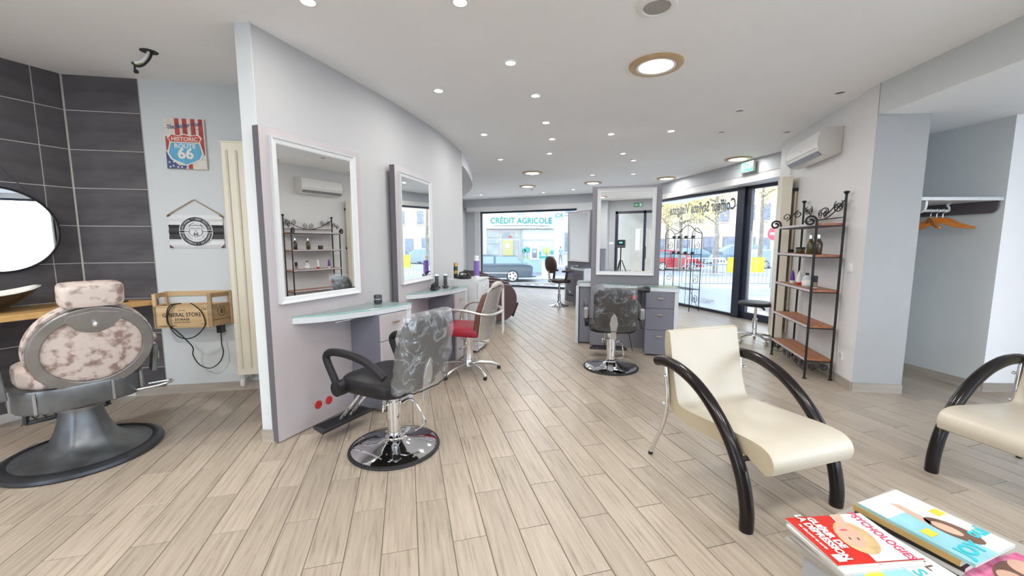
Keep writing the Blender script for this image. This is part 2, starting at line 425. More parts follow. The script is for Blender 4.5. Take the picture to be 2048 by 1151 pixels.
# ceiling and its low part over the coat niche
ceiling = struct(MB().box(-5.6, 6.0, -3.2, 14.6, ZC, ZC+0.15).build('ceiling', M_ceil), 'white plaster ceiling with recessed lamps', 'ceiling')
BM0, BM1 = Vector((3.243, 3.699)), Vector((3.164, 2.631)); bmd = (BM1-BM0).normalized()
BM2 = BM0 + bmd*6.6
low = MB().prism([tuple(BM0-bmd*0.05), tuple(BM2), (6.0, BM2.y), (6.0, 3.66), (4.6, 3.70), (4.47, 3.71), (3.66, 3.74)], 2.53, ZC)
struct(low.build('ceiling_beam', M_greyblue))
struct(MB().prism([tuple(BM0-bmd*0.0+Vector((0.004,-0.005))), tuple(BM2+Vector((0.004,0))), (6.0, BM2.y), (6.0, 3.60), (4.6, 3.63), (4.47, 3.62), (3.66, 3.66)], 2.527, 2.53).build('ceiling_low', M_ceil))

# partition wall: gently curved, carries the first two styling stations
PWALL = [(-1.68,2.74),(-1.555,3.10),(-1.435,3.45),(-1.335,3.75),(-1.235,4.06),(-1.135,4.42),(-1.0,4.96),(-0.915,5.40),(-0.845,5.87),(-0.775,6.40)]
pts = [tuple(p[:2]) for p in catmull([(*p,0) for p in PWALL], 4)]
back = []
for i, p in enumerate(pts):
    a = Vector(pts[max(i-1,0)]); b = Vector(pts[min(i+1,len(pts)-1)]); d = (b-a).normalized()
    back.append(tuple(Vector(p) + Vector((-d.y, d.x))*0.075))
mb = MB(); n = len(pts)
vs = [(p[0],p[1],z) for z in (0,ZC) for p in pts] + [(p[0],p[1],z) for z in (0,ZC) for p in back]
fs = [(i,i+1,n+i+1,n+i) for i in range(n-1)] + [(3*n+i,3*n+i+1,2*n+i+1,2*n+i) for i in range(n-1)] + [(0,n,3*n,2*n),(n-1,3*n-1,4*n-1,2*n-1)]
struct(mb.add(vs, [f[::-1] for f in fs]).build('wall_partition', M_part, smooth=True), 'curved off-white partition wall behind the mirrors', 'wall')
struct(MB().prism(seg_poly((-1.775,2.742),(-1.672,2.735),-0.010), 0, ZC).build('trim_1', M_greyblue))
# bulkhead over the wash area
blk = [(-0.775,6.40),(-0.755,6.9),(-0.765,7.4),(-0.80,8.3),(-0.88,9.0),(-1.0,9.6),(-1.3,10.7),(-1.75,11.3),(-2.3,11.4),(-2.5,6.4)]
struct(MB().prism([tuple(p[:2]) for p in catmull([(*p,0) for p in blk[:8]],4)] + blk[8:], 2.60, ZC).build('ceiling_bulkhead', mat('paint_lavender', (0.70,0.70,0.74),0.7,var=0.01)))
wall('wall_wash', (-2.65,6.3), (-1.52,13.9), M_white, t=-0.1)
wall('wall_wash_end', (-2.65,6.42), (-0.86,6.42), M_white, t=-0.04)
# barber corner
L0 = Vector((-3.759,3.535)); LD = Vector((1.363,0.258)).normalized()
T1D = Vector((-0.394,-0.919)).normalized()
def onL(s, out=0.0, z=0.0):
    n = Vector((LD.y,-LD.x)); p = L0 + LD*s + n*out; return (p.x, p.y, z)
def onT(s, out=0.0, z=0.0):
    n = Vector((-T1D.y, T1D.x)); n = n if n.x > 0 else -n; p = L0 + T1D*s + n*out; return (p.x, p.y, z)
wall('wall_barber', onL(-0.3), onL(2.15), M_greyblue, t=-0.12)
tw = wall('wall_left', onT(-0.2, 0.007), onT(4.2, 0.007), M_grout, t=0.12)
tw['label'] = 'dark slate tiled wall behind the barber basin'; tw['category'] = 'wall'
wall('wall_side', onT(4.1), (onT(4.1)[0], -2.8), M_greyblue, t=0.12)
rows = [(2.512,2.80)] + [(2.512-0.321*(i+1), 2.512-0.321*i) for i in range(7)] + [(0.07, 2.512-0.321*7)]
rz1 = rzof(LD); rzT = rzof(T1D)
grt = MB(); grt.m = Matrix.Translation(onL(0,0.0,0)) @ Matrix.Rotation(rz1,4,'Z'); grt.box(0,0.553,-0.006,0.01,0.07,2.8)
grt.build('grout_bed', M_grout, tw)
tile_me = {}
def tile(parent, origin, rz, s0, s1, z0, z1, flip):
    key = (round(s1-s0,3), round(z1-z0,3), flip)
    gq = 0.0035
    if key not in tile_me:
        b = MB(); w, h = s1-s0-2*gq, z1-z0-2*gq; y0, y1 = (-0.012,-0.001) if not flip else (0.001,0.012)
        ch = 0.002; yo, yi = (y0, y1) if not flip else (y1, y0)
        yo2 = yo + (ch if not flip else -ch)
        v = [(0,yi,0),(w,yi,0),(w,yi,h),(0,yi,h),(0,yo2,0),(w,yo2,0),(w,yo2,h),(0,yo2,h),(ch,yo,ch),(w-ch,yo,ch),(w-ch,yo,h-ch),(ch,yo,h-ch)]
        f = [(0,1,5,4),(1,2,6,5),(2,3,7,6),(3,0,4,7),(4,5,9,8),(5,6,10,9),(6,7,11,10),(7,4,8,11),(8,9,10,11)]
        if flip: f = [q[::-1] for q in f]
        me = bpy.data.meshes.new('tile'); me.from_pydata(v, [], f); me.materials.append(M_slatetile); tile_me[key] = me
    o = bpy.data.objects.new('tile', tile_me[key]); COL.objects.link(o)
    M = Matrix.Translation(origin) @ Matrix.Rotation(rz,4,'Z') @ Matrix.Translation((s0+gq,0,z0+gq))
    o.matrix_world = M; o.parent = parent
for z0, z1 in rows:
    tile(tw, onL(0,0.0), rz1, 0.006, 0.553, z0, z1, False)
    prev = 0.012
    for s in (0.181, 0.72, 1.26, 1.80, 2.34):
        tile(tw, onT(0,0.0), rzT, prev, s, z0, z1, True); prev = s
def skirt(name, P, Q, side, h=0.085):
    P, Q = Vector((P[0],P[1],0)), Vector((Q[0],Q[1],0)); d = (Q-P); L = d.length
    o = bpy.data.objects.new(name, None); 
    me = MB().box(0, L, 0, 0.012*side, 0, h) if side > 0 else MB().box(0, L, 0.012*side, 0, 0, h)
    o = me.build(name, M_skirt); o.location = P; o.rotation_euler = (0,0,rzof(d)); struct(o); return o
skirt('baseboard_barber', onL(0.3), onL(2.1), -1)
skirt('baseboard_partition', (-1.772,2.735), (-1.668,2.728), -1)
# right wall, pillar, coat niche
A0 = Vector((3.237,3.717)); AD = Vector((0.2597,0.9657)); AN = Vector((-0.9657,0.2597))
def onA(s, out=0.0, z=0.0):
    p = A0 + AD*s + AN*out; return (p.x, p.y, z)
struct(MB().prism([tuple(A0),(3.648,3.652),(3.76,4.62),(3.56,4.605),(3.32,3.73)], 0, ZC).build('wall_pillar', M_pale), 'pale grey pillar beside the coat niche', 'wall')
struct(MB().prism([onA(0.0)[:2], onA(2.25)[:2], onA(2.25,-0.1)[:2], onA(0.05,-0.1)[:2]], 0, ZC).build('wall_right', mat('paint_wall_right',(0.74,0.74,0.745),0.6,scale=3,var=0.015)), 'white wall behind the iron shelf', 'wall')
wall('wall_return', onA(2.22), (5.05, 6.15), M_white, t=0.1)
D0, D1 = Vector((4.459,3.704)), Vector((4.29,4.62))
wall('wall_niche', tuple(D0), tuple(D1), M_greyblue, t=0.10)
wall('wall_niche_back', (3.60,4.62), (4.42,4.62), M_greyblue, t=-0.1)
wall('wall_entry', (4.459,3.704), (6.0,3.64), mat('paint_bright_white',(0.88,0.88,0.885),0.6,scale=3,var=0.01), t=-0.1)
struct(MB().prism([(3.60,3.655),(4.62,3.61),(4.62,4.75),(3.66,4.75)], 2.5268, 2.62).build('ceiling_niche', M_ceil))
skirt('baseboard_right', onA(2.2), onA(0.0), -1)
skirt('baseboard_pillar', tuple(A0), (3.648,3.652), -1)
skirt('baseboard_niche', (4.29,4.60), tuple(D0), -1)
skirt('baseboard_entry', tuple(D0), (6.0,3.64), -1)
# walls behind the viewpoint: grey wall with glazed double door, assumed street window in the side wall; rear windows added for daylight
BY = -2.7
def glazed(name, x0, x1, y, n, z0=0.25, z1=2.42):
    b = MB()
    for k in range(n+1): xx = x0+(x1-x0-0.05)*k/n; b.box(xx, xx+0.05, y-0.06, y, z0, z1)
    b.box(x0, x1, y-0.06, y, z0, z0+0.05); b.box(x0, x1, y-0.06, y, z1-0.05, z1)
    o = struct(b.build(name, M_frame)); MB().box(x0, x1, y-0.033, y-0.028, z0, z1).build('pane', M_glass, o)
wall('wall_back', (-5.6,BY+0.25), (-4.9,BY+0.25), M_grey, t=0.2)
wall('wall_back_sill', (-4.9,BY+0.25), (-2.1,BY+0.25), M_grey, z1=0.25, t=0.2)
wall('wall_back_lintel', (-4.9,BY+0.25), (-2.1,BY+0.25), M_grey, z0=2.42, t=0.2)
wall('wall_back_cabinet', (-2.1,BY+0.25), (-1.08,BY+0.25), M_grey, t=0.4)
glazed('added_window_4', -4.9, -2.1, BY+0.2, 2)  # added window, out of view, lets daylight into the barber corner
wall('wall_back_mid', (-1.08,BY), (-0.88,BY), M_grey, t=0.15)
wall('wall_back_over', (-0.88,BY), (1.00,BY), M_grey, z0=2.44, t=0.15)
wall('wall_back_end', (1.00,BY), (1.35,BY), M_grey, t=0.15)
wall('wall_back_street_sill', (1.35,BY), (5.3,BY), M_grey, z1=0.25, t=0.15)
wall('wall_back_street_lintel', (1.35,BY), (5.3,BY), M_grey, z0=2.42, t=0.15)
wall('wall_back_corner', (5.3,BY), (6.0,BY), M_grey, t=0.15)
glazed('added_window_5', 1.35, 5.3, BY-0.04, 3)  # added glazing, out of view, to brighten the room with sky light
struct(MB().box(-40,60,-40,-4.4,-0.7,-0.6).build('street_rear', mat('pavement_rear',(0.55,0.54,0.52),0.85)))
wall('wall_street', (5.4,-2.7), (5.4,-2.2), M_white, t=0.2)
wall('wall_street_sill', (5.4,-2.2), (5.4,2.4), M_white, z0=0, z1=0.25, t=0.2)
wall('wall_street_over', (5.4,-2.2), (5.4,2.4), M_white, z0=2.42, t=0.2)
wall('wall_street_end', (5.4,2.4), (5.4,3.70), M_white, t=0.2)
w5 = MB(); 
for y in (-2.2,-0.67,0.86,2.36): w5.box(5.46,5.52,y,y+0.05,0.25,2.42)
w5.box(5.46,5.52,-2.2,2.4,0.25,0.30); w5.box(5.46,5.52,-2.2,2.4,2.37,2.42)
w5o = struct(w5.build('window_3', M_frame))
MB().box(5.488,5.492,-2.2,2.4,0.3,2.37).build('pane', M_glass, w5o)

# ------------------------------------------------------------------ shop windows
FW0 = Vector((-1.35,13.67)); FWD = Vector((0.909,-0.417)).normalized()      # far window line, left to right
FWN = Vector((-0.417,-0.909)).normalized()
def onF(s, out=0.0, z=0.0):
    p = FW0 + FWD*s + FWN*out; return (p.x, p.y, z)
BW0 = Vector((4.54,6.855)); BWD = Vector((-0.309,0.951)).normalized(); BWN = Vector((-0.951,-0.309))   # side window line, near to far
def onB(s, out=0.0, z=0.0):
    p = BW0 + BWD*s + BWN*out; return (p.x, p.y, z)
def frame_rect(mb, f, s0, s1, z0, z1, wd, dp):
    for a, b, c, d in ((s0,s1,z0,z0+wd),(s0,s1,z1-wd,z1),(s0,s0+wd,z0,z1),(s1-wd,s1,z0,z1)):
        P = f(a,-dp/2); Q = f(b,-dp/2); mb.prism(seg_poly(P,Q,dp) if f is onF else seg_poly(P,Q,-dp), c, d)
fm = MB(); frame_rect(fm, onF, 0.35, 3.72, 0.0, 2.42, 0.055, 0.07)
w1 = struct(fm.build('window_1', M_frame), 'wide dark framed shop window facing the bank', 'window')
MB().prism(seg_poly(onF(0.40,-0.003),onF(3.67,-0.003),0.006), 0.055, 2.365).build('pane', M_glass, w1)
wall('wall_far_left', onF(-0.35,0.0), onF(0.36,0.0), M_greyblue, t=-0.12)
struct(MB().prism(seg_poly(onF(0.16,0.10),onF(0.36,0.10),-0.1), 0, 2.42).build('trim_2', M_white))
wall('wall_far_right', onF(3.70,0.35), onF(4.75,0.35), M_greyblue, t=-0.5)
struct(MB().prism(seg_poly(onF(-0.4,0.35),onF(4.8,0.35),-0.55), 2.55, ZC).build('trim_3', M_grey))
struct(MB().prism(seg_poly(onF(0.0,0.348),onF(3.72,0.348),-0.5), 2.42, 2.552).build('trim_4', M_white))
# side window and glass door
fb = MB(); frame_rect(fb, onB, 0.84, 5.1, 0.0, 2.43, 0.055, 0.07)
w2 = struct(fb.build('window_2', M_frame), 'tall dark framed shop window with salon lettering facing the square', 'window')
MB().prism(seg_poly(onB(0.89,-0.003),onB(5.05,-0.003),-0.006), 0.055, 2.375).build('pane', M_glass, w2)
MB().prism(seg_poly(onB(0.90,0.004),onB(5.04,0.004),-0.002), 0.06, 0.50).build('frosted_band', M_frost, w2)
struct(MB().prism(seg_poly(onB(0.70,-0.06),onB(0.86,-0.06),-0.14), 0, 2.55).build('trim_5', M_frame))
fd = MB(); frame_rect(fd, onB, -0.45, 0.72, 0.0, 2.5, 0.13, 0.07)
dr = struct(fd.build('door_1', M_frame), 'glazed shop door in a dark navy frame', 'door')
MB().prism(seg_poly(onB(-0.32,-0.003),onB(0.59,-0.003),-0.006), 0.13, 2.37).build('pane', M_glass, dr)
ph = MB(); a = onB(0.50,0.08); 
ph.tube([(a[0],a[1],0.42),(a[0],a[1],1.62)], 0.022, 12)
for z in (0.6,1.45): ph.tube([onB(0.50,0.08,z), onB(0.56,0.0,z)], 0.012, 8)
ph.build('pull_handle', M_steel, dr, smooth=True)
# soffit box above side window
SF0, SF1 = Vector((3.46,10.2)), Vector((4.30,5.5)); sfd = (SF1-SF0).normalized(); sfn = Vector((-sfd.y, sfd.x))
struct(MB().prism([tuple(SF0), tuple(SF1), (5.2,5.9), (4.95,6.9), (3.3,12.0), (2.6,12.2)], 2.552, ZC).build('trim_6', M_grey))
struct(MB().prism([(3.47,10.2), (4.30,5.55), (5.2,5.9), (4.95,6.9), (3.3,12.0), (2.62,12.2)], 2.43, 2.553).build('trim_7', M_white))
wall('wall_far_corner', (2.75,12.0), onB(5.05,0.05)[:2], M_pale, t=-0.2)
wall('wall_door_side', onB(-0.45), onB(-1.2), M_frame, t=0.1)

# lettering on the side window (reads from the street, so mirrored from inside)
M_vinyl = mat('vinyl_grey', (0.20, 0.20, 0.22), 0.6, var=0.02)
sd = (-BWD.x, -BWD.y, 0)
text_on('lettering', 'Coiffeur Styliste Visagiste', 0.30, M_vinyl, w2, onB(0.97,-0.012,2.14), (BWD.x,BWD.y,0), (0,0,1), sx=0.60, align='LEFT', bold=0.009)
text_on('lettering', '04 77 40 51 81', 0.15, M_vinyl, w2, onB(1.75,-0.012,1.85), (BWD.x,BWD.y,0), (0,0,1), sx=0.9, align='LEFT')
text_on('lettering', 'MASCULIN  -  FÉMININ  -', 0.16, M_vinyl, w2, onB(1.35,-0.012,0.20), (BWD.x,BWD.y,0), (0,0,1), align='LEFT')
text_on('lettering', '04 77 40 51 81', 0.16, mat('vinyl_white',(0.8,0.78,0.74),0.6,var=0.01), w1, onF(2.3,-0.012,1.86), (-FWD.x,-FWD.y,0), (0,0,1))
# ------------------------------------------------------------------ ceiling lamps
def lamp_light(parent, r, energy, z=-0.016, col=(1.0,0.975,0.945)):
    ld = bpy.data.lights.new('lamp_light', 'AREA'); ld.shape = 'DISK'; ld.size = 2*r; ld.energy = energy*LAMP; ld.color = col
    o = bpy.data.objects.new('lamp_light', ld); COL.objects.link(o); o.parent = parent; o.location = (0,0,z); return o
def spot_proto():
    t = thing('ceiling_spotlight','','light')
    MB().lathe([(0.036,-0.002),(0.040,-0.010),(0.052,-0.008),(0.055,0.0)], seg=24).build('ring', M_plastic, t, smooth=True)
    MB().lathe([(0.0,-0.006),(0.037,-0.006),(0.037,-0.001)], seg=20).build('lens', M_lamp, t)
    return t
sp0 = spot_proto(); lens_off = mat('lamp_unlit', (0.10,0.10,0.105), 0.3, var=0.1)
SPOTS = [((1021,124),'above the aisle, in front of the round wood ringed lamp'),((877,180),'nearest the curved partition wall top'),((1071,190),'second along the aisle line from the viewer'),
 ((1092,244),'third along the aisle line from the viewer'),((968,268),'over the second mirror by the partition'),((1104,277),'fourth along the aisle line from the viewer'),
 ((1099,306),'fifth along the aisle line from the viewer'),((1001,318),'over the purple bottle cabinet'),((1222,267),'to the left in the pair in front of the central mirror'),
 ((1342,261),'to the right in the pair in front of the central mirror'),((1246,306),'just above the central mirror panel, nearer of two'),((1267,320),'just above the central mirror panel, farther of two'),
 ((1185,349),'at the top left corner of the central mirror panel'),((1267,347),'directly above the top edge of the central mirror'),((920,2),'cut by the top edge of the photo above the partition mirrors'),
 ((616,1),'at the top edge left, above the partition wall end'),((962,389),'farthest left, close to the bank window'),((1087,384),'in the middle of the bank window row'),((1147,378),'right in the bank window row')]
OFF = [((1479,220),'in the group of unlit spots nearest the wood ringed lamp'),((1443,263),'in line with the exit sign'),((1574,263),'close to the air conditioner'),((1680,184),'near the grey beam above the air conditioner')]
first = True
for (u,v), d in SPOTS:
    p = FL(u,v,ZC); t = sp0 if first else copy_tree(sp0); first = False
    t.location = p; t['label'] = 'small lit white spotlight ' + d; t['group'] = 'lit ceiling spotlights'
for (u,v), d in OFF:
    p = FL(u,v,ZC); t = copy_tree(sp0); t.location = p; t['label'] = 'small unlit recessed spotlight ' + d; t['group'] = 'unlit ceiling spotlights'
    for ch in list(t.children):
        if ch.type == 'LIGHT': bpy.data.objects.remove(ch)
        elif ch.name.startswith('lens'): ch.data = ch.data.copy(); ch.data.materials.clear(); ch.data.materials.append(lens_off)
for o in [o for o in COL.objects if o.name.startswith('ceiling_spotlight') and o['label'].startswith('small lit')]: lamp_light(o, 0.036, 9.0)
led0 = None
for (u,v), d in [((1312,129),'nearest and largest in view'),((1065,345),'nearer of two over the wash chairs'),((1055,372),'farther of two over the wash chairs'),((1186,365),'at the top left corner of the central mirror'),((1333,356),'right of the central mirror by the window beam'),((1476,317),'beside the green exit sign')]:
    p = FL(u,v,ZC)
    if led0 is None:
        led0 = thing('ceiling_panel_lamp','','light')
        MB().lathe([(0.150,-0.004),(0.158,-0.022),(0.195,-0.020),(0.206,-0.008),(0.206,0.0)], seg=40).build('wood_ring', M_lampring, led0, smooth=True)
        MB().lathe([(0.128,-0.004),(0.131,-0.018),(0.152,-0.020),(0.156,-0.003)], seg=40).build('inner_ring', M_plastic, led0, smooth=True)
        MB().lathe([(0.0,-0.014),(0.130,-0.014),(0.130,-0.002)], seg=40).build('diffuser', M_lamp, led0)
        t = led0
    else: t = copy_tree(led0)
    t.location = p; t['label'] = 'round lit ceiling lamp with wooden ring, ' + d; t['group'] = 'round wood ringed ceiling lamps'
for o in [o for o in COL.objects if o.name.startswith('ceiling_panel_lamp')]: lamp_light(o, 0.125, 20.0 if o.location.x > 3 else 34.0, z=-0.024)
# lamps of the same kind behind the viewpoint, made stronger to add bounce light
for i, (x, y) in enumerate([(-3.2,1.2),(-1.2,0.6),(0.4,0.4),(1.9,0.6),(-3.2,-1.2),(-1.0,-1.4),(0.9,-1.2),(2.3,-1.4)]):
    t = copy_tree(led0); t.location = (x,y,ZC)
    for ch in t.children:
        if ch.type == 'LIGHT': ch.data = ch.data.copy(); ch.data.energy *= (2.2 if x < -2 else 1.3)
    t['label'] = 'round lit ceiling lamp behind the viewer, ' + ('over the barber chair','left of the tripod','over the tripod','over the waiting chairs','by the added rear left window','by the rear cabinet','by the rear glass door','by the added rear street window')[i]; t['group'] = 'round lamps behind the viewer'
# speaker, vent, sensor, wire
t = thing('ceiling_speaker','round white ceiling speaker with grey grille at the top edge','speaker', FL(1314,12,ZC))
MB().lathe([(0.075,-0.004),(0.085,-0.014),(0.11,-0.010),(0.118,0.0)], seg=36).build('ring', M_plastic, t, smooth=True)
MB().lathe([(0.0,-0.010),(0.076,-0.009),(0.076,-0.002)], seg=36).build('grille', mat('grille_grey',(0.36,0.34,0.33),0.7,var=0.15,scale=200), t)
t = thing('smoke_detector','small white smoke detector on the ceiling over the central mirror','detector', FL(1232,287,ZC))
MB().lathe([(0.0,-0.035),(0.035,-0.034),(0.05,-0.022),(0.055,0.0)], seg=28).build('housing', M_plastic, t, smooth=True)
MB().lathe([(0.040,-0.030),(0.044,-0.026),(0.053,-0.014),(0.0535,-0.012)], seg=28).build('slot', M_bottomplastic, t)
tag(MB().lathe([(0.0,-0.02),(0.03,-0.018),(0.035,0.0)], c=tuple(FL(1064,379,ZC)), seg=16).build('ceiling_sensor', M_bottomplastic, smooth=True), 'tiny grey sensor on the far ceiling behind two round lamps','sensor')
t = thing('loose_wiring','loose stripped cable hanging from a dark hole in the ceiling over the barber corner','cable', FL(298,103,ZC))
MB().lathe([(0.0,-0.002),(0.055,-0.002),(0.055,0.0)], seg=20).build('ceiling_hole', M_dark, t)
MB().tube(catmull([(0,0.0,-0.002),(-0.02,-0.01,-0.05),(-0.055,-0.02,-0.085),(-0.085,-0.03,-0.09)],6), 0.011, 8).build('white_sheath', M_plastic, t, smooth=True)
MB().tube(catmull([(0.02,0.0,-0.002),(0.01,-0.01,-0.05),(-0.03,-0.02,-0.10),(-0.07,-0.03,-0.115),(-0.105,-0.03,-0.09)],6), 0.008, 8).build('black_wire', M_rubber, t, smooth=True)
MB().tube(catmull([(-0.04,-0.02,-0.09),(-0.075,-0.03,-0.105),(-0.10,-0.03,-0.085)],5), 0.006, 6).build('green_wire', mat('wire_green',(0.25,0.30,0.08),0.5), t, smooth=True)
MB().tube(catmull([(-0.085,-0.03,-0.10),(-0.09,-0.03,-0.13),(-0.078,-0.03,-0.16)],5), [0.006]*6+[0.008,0.012,0.016,0.016,0.012], 8).build('connector', M_rubber, t, smooth=True)
# ------------------------------------------------------------------ styling stations
M_edge = mat('edge_slate_shaded', (0.13,0.125,0.14), 0.4, var=0.03)  # slate edge colour, darkened for the shade on the panel's side
def desk_outline(out, tip=0.16, end=1.08):
    fr = catmull([(tip,0.0,0),(0.30,out*0.36,0),(0.49,out*0.62,0),(0.75,out*0.86,0),(end,out,0)], 5)
    return [(p.x,p.y) for p in fr] + [(end+0.005,out*0.5),(end-0.05,-0.035)]
def drawer_unit(t, x0, x1, out, zt, mface, mside, hm):
    body = MB().box(x0, x1, 0.002, out-0.02, 0.02, zt).build('drawer_unit', mside, t, bevel=0.002)
    hs = [0.02, 0.33, 0.60, zt]
    for i in range(3):
        d = MB().box(x0+0.003, x1-0.003, out-0.02, out, hs[i]+0.003, hs[i+1]-0.003).build('drawer', mface, t, bevel=0.0015)
        zc = hs[i+1]-0.07
        h = MB(); h.box((x0+x1)/2-0.035,(x0+x1)/2+0.035, out+0.018, out+0.026, zc-0.006, zc+0.006)
        for xx in (-0.028,0.028): h.box((x0+x1)/2+xx-0.004,(x0+x1)/2+xx+0.004, out, out+0.02, zc-0.004, zc+0.004)
        h.build('handle', hm, d, bevel=0.001)
def station(label, origin, d, out=0.33, zt=0.87, mpanel=None, mface=None, ends=True, backdesk=False, red=(), pw=0.885, ph=2.16, double=False, hm=None, mflip=False):
    mpanel = mpanel or M_mauve; mface = mface or M_mauve; hm = hm or M_gold
    d = Vector(d).normalized()
    # local x along the panel seen from the front, local -y is the front; mesh written with +y = front then mirrored
    t = thing('styling_station', label, 'styling station', (origin[0],origin[1],0), rzof(d), 'styling stations')
    F = Matrix.Scale(-1,4,(0,1,0))
    def mk():
        b = MB(); b.m = F; return b
    def done(b, *a, **k):
        b.f = [f[::-1] for f in b.f]; return b.build(*a, **k)
    done(mk().box(0,pw,-0.055,0.0,0.006,ph), 'panel', mpanel, t, bevel=0.002)
    done(mk().box(-0.0025,0,-0.055,0.0,0.006,ph), 'edge_band_shaded', M_edge, t)
    done(mk().box(0.03,0.06,-0.04,-0.01,0,0.006), 'foot_pad', M_plastic, t)
    done(mk().box(pw-0.06,pw-0.03,-0.04,-0.01,0,0.006), 'foot_pad', M_plastic, t)
    # mirror: stepped white frame and silvered glass
    x0,x1,z0,z1 = 0.065,0.805,0.98,2.11
    def mirror(side):
        fr = mk(); y0 = 0.0
        if side < 0: fr.m = Matrix.Translation((pw,0.055,0)) @ Matrix.Rotation(PI,4,'Z') @ F
        steps = [(0.0,0.030),(0.012,0.026),(0.018,0.018),(0.040,0.014)]
        loops = []
        for off, y in [(0.0,0.0)] + steps + [(0.048,0.009)]:
            loops.append([(x0+off,y,z0+off),(x1-off,y,z0+off),(x1-off,y,z1-off),(x0+off,y,z1-off)])
        vs = [p for l in loops for p in l]; fs = []
        for k in range(len(loops)-1):
            for i in range(4): fs.append((k*4+i, k*4+(i+1)%4, (k+1)*4+(i+1)%4, (k+1)*4+i))
        fr.add(vs, [f[::-1] for f in fs]); o = done(fr, 'mirror_frame', M_framewhite, t)
        g = mk(); g.m = fr.m; e = 0.047; g.box(x0+e,x1-e,0.001,0.010,z0+e,z1-e); done(g, 'mirror_glass', M_mirror, o)
    mirror(1)
    # desk: white apron slab with glass on top and a white end panel
    ol = desk_outline(out)
    done(mk().prism(ol, zt-0.055, zt-0.008), 'desk', M_deskwhite, t, bevel=0.003)
    g = done(mk().prism(ol, zt-0.008, zt), 'glass_top', M_deskglass, t)
    eb = mk(); n = len(ol)-2
    q = [(p[0],p[1]) for p in ol[:n]]
    eb.tube([(x,y+0.0012,zt-0.004) for x,y in q], 0.0034, 6); done(eb, 'glass_edge', M_glassedge, g)
    done(mk().prism([(1.04,0.0),(1.08,0.0),(1.075,out-0.005),(1.03,out-0.02)], 0.0, zt-0.055), 'end_panel', M_deskwhite, t, bevel=0.002)
    b0 = MB
    body = done(mk().box(0.70,1.028,0.002,out-0.035,0.02,zt-0.056), 'drawer_unit', M_slate, t, bevel=0.002)
    hs = [0.02,0.33,0.60,zt-0.058]; o2 = out-0.015
    for i in range(3):
        dw = done(mk().box(0.702,1.026,o2-0.02,o2,hs[i]+0.003,hs[i+1]-0.003), 'drawer', mface, t, bevel=0.0015)
        zc = hs[i+1]-0.075; h = mk(); h.box(0.83,0.90,o2+0.016,o2+0.026,zc-0.006,zc+0.006)
        for xx in (0.84,0.89): h.box(xx-0.004,xx+0.004,o2,o2+0.02,zc-0.004,zc+0.004)
        done(h, 'handle', hm, dw, bevel=0.001)
    # small chrome holder rail under the desk
    hd = mk(); hd.tube([(0.45,0.06,zt-0.06),(0.45,0.10,zt-0.085),(0.62,0.12,zt-0.085),(0.62,0.08,zt-0.06)],0.006,6); done(hd,'dryer_rail',M_chrome,t,smooth=True)
    for (rx, rz) in red:
        k = done(mk().tube([(rx,0.0,rz),(rx,0.006,rz)],0.032,20), 'red_socket', M_red, t)
        dd = mk()
        for a in range(6): dd.tube([(rx+0.023*math.cos(a*PI/3+0.4),0.006,rz+0.023*math.sin(a*PI/3+0.4)),(rx+0.023*math.cos(a*PI/3+0.4),0.008,rz+0.023*math.sin(a*PI/3+0.4))],0.0035,8)
        done(dd,'screw',M_gold,k)
    if backdesk:
        bk = mk(); bm = Matrix.Translation((pw,0.055,0)) @ Matrix.Rotation(PI,4,'Z') @ F
        bk.m = bm; bk.prism(ol, zt-0.055, zt-0.008); done(bk,'desk',M_deskwhite,t,bevel=0.003)
        bk = mk(); bk.m = bm; bk.prism(ol, zt-0.008, zt); done(bk,'glass_top',M_deskglass,t)
        bk = mk(); bk.m = bm; bk.prism([(1.04,0.0),(1.08,0.0),(1.075,out-0.005),(1.03,out-0.02)],0,zt-0.055); done(bk,'end_panel',M_deskwhite,t,bevel=0.002)
        bk = mk(); bk.m = bm; bk.box(0.70,1.028,0.002,out-0.035,0.02,zt-0.056); done(bk,'drawer_unit',M_slate,t,bevel=0.002)
        mirror(-1)
    return t
ST1o = (-1.640,2.700); ST1d = (0.397,0.918)
st1 = station('mauve styling station with white framed mirror on the end of the partition', ST1o, ST1d, out=0.345, zt=0.875, red=((0.34,0.155),(0.44,0.155)))
st2 = station('mauve styling station with white framed mirror behind the red chair', (-1.142,4.019), (0.222,0.975), out=0.36, zt=0.87)
st3 = station('freestanding slate grey station whose mirror reflects the tripod', (1.075,5.47), (0.9665,-0.2568), out=0.375, zt=0.862, mpanel=mat('panel_slate_face',(0.20,0.19,0.215),0.38,scale=5,var=0.02), mface=M_slate, backdesk=True, red=((0.36,0.20),), pw=0.875, ph=2.145)
st4 = station('freestanding slate station with tilted mirror farthest back near the bank window', (1.34,9.72), (0.479,-0.878), out=0.36, zt=0.86, mpanel=M_slate, mface=M_slate, backdesk=True, red=((0.55,0.2),), pw=0.90, ph=2.13)
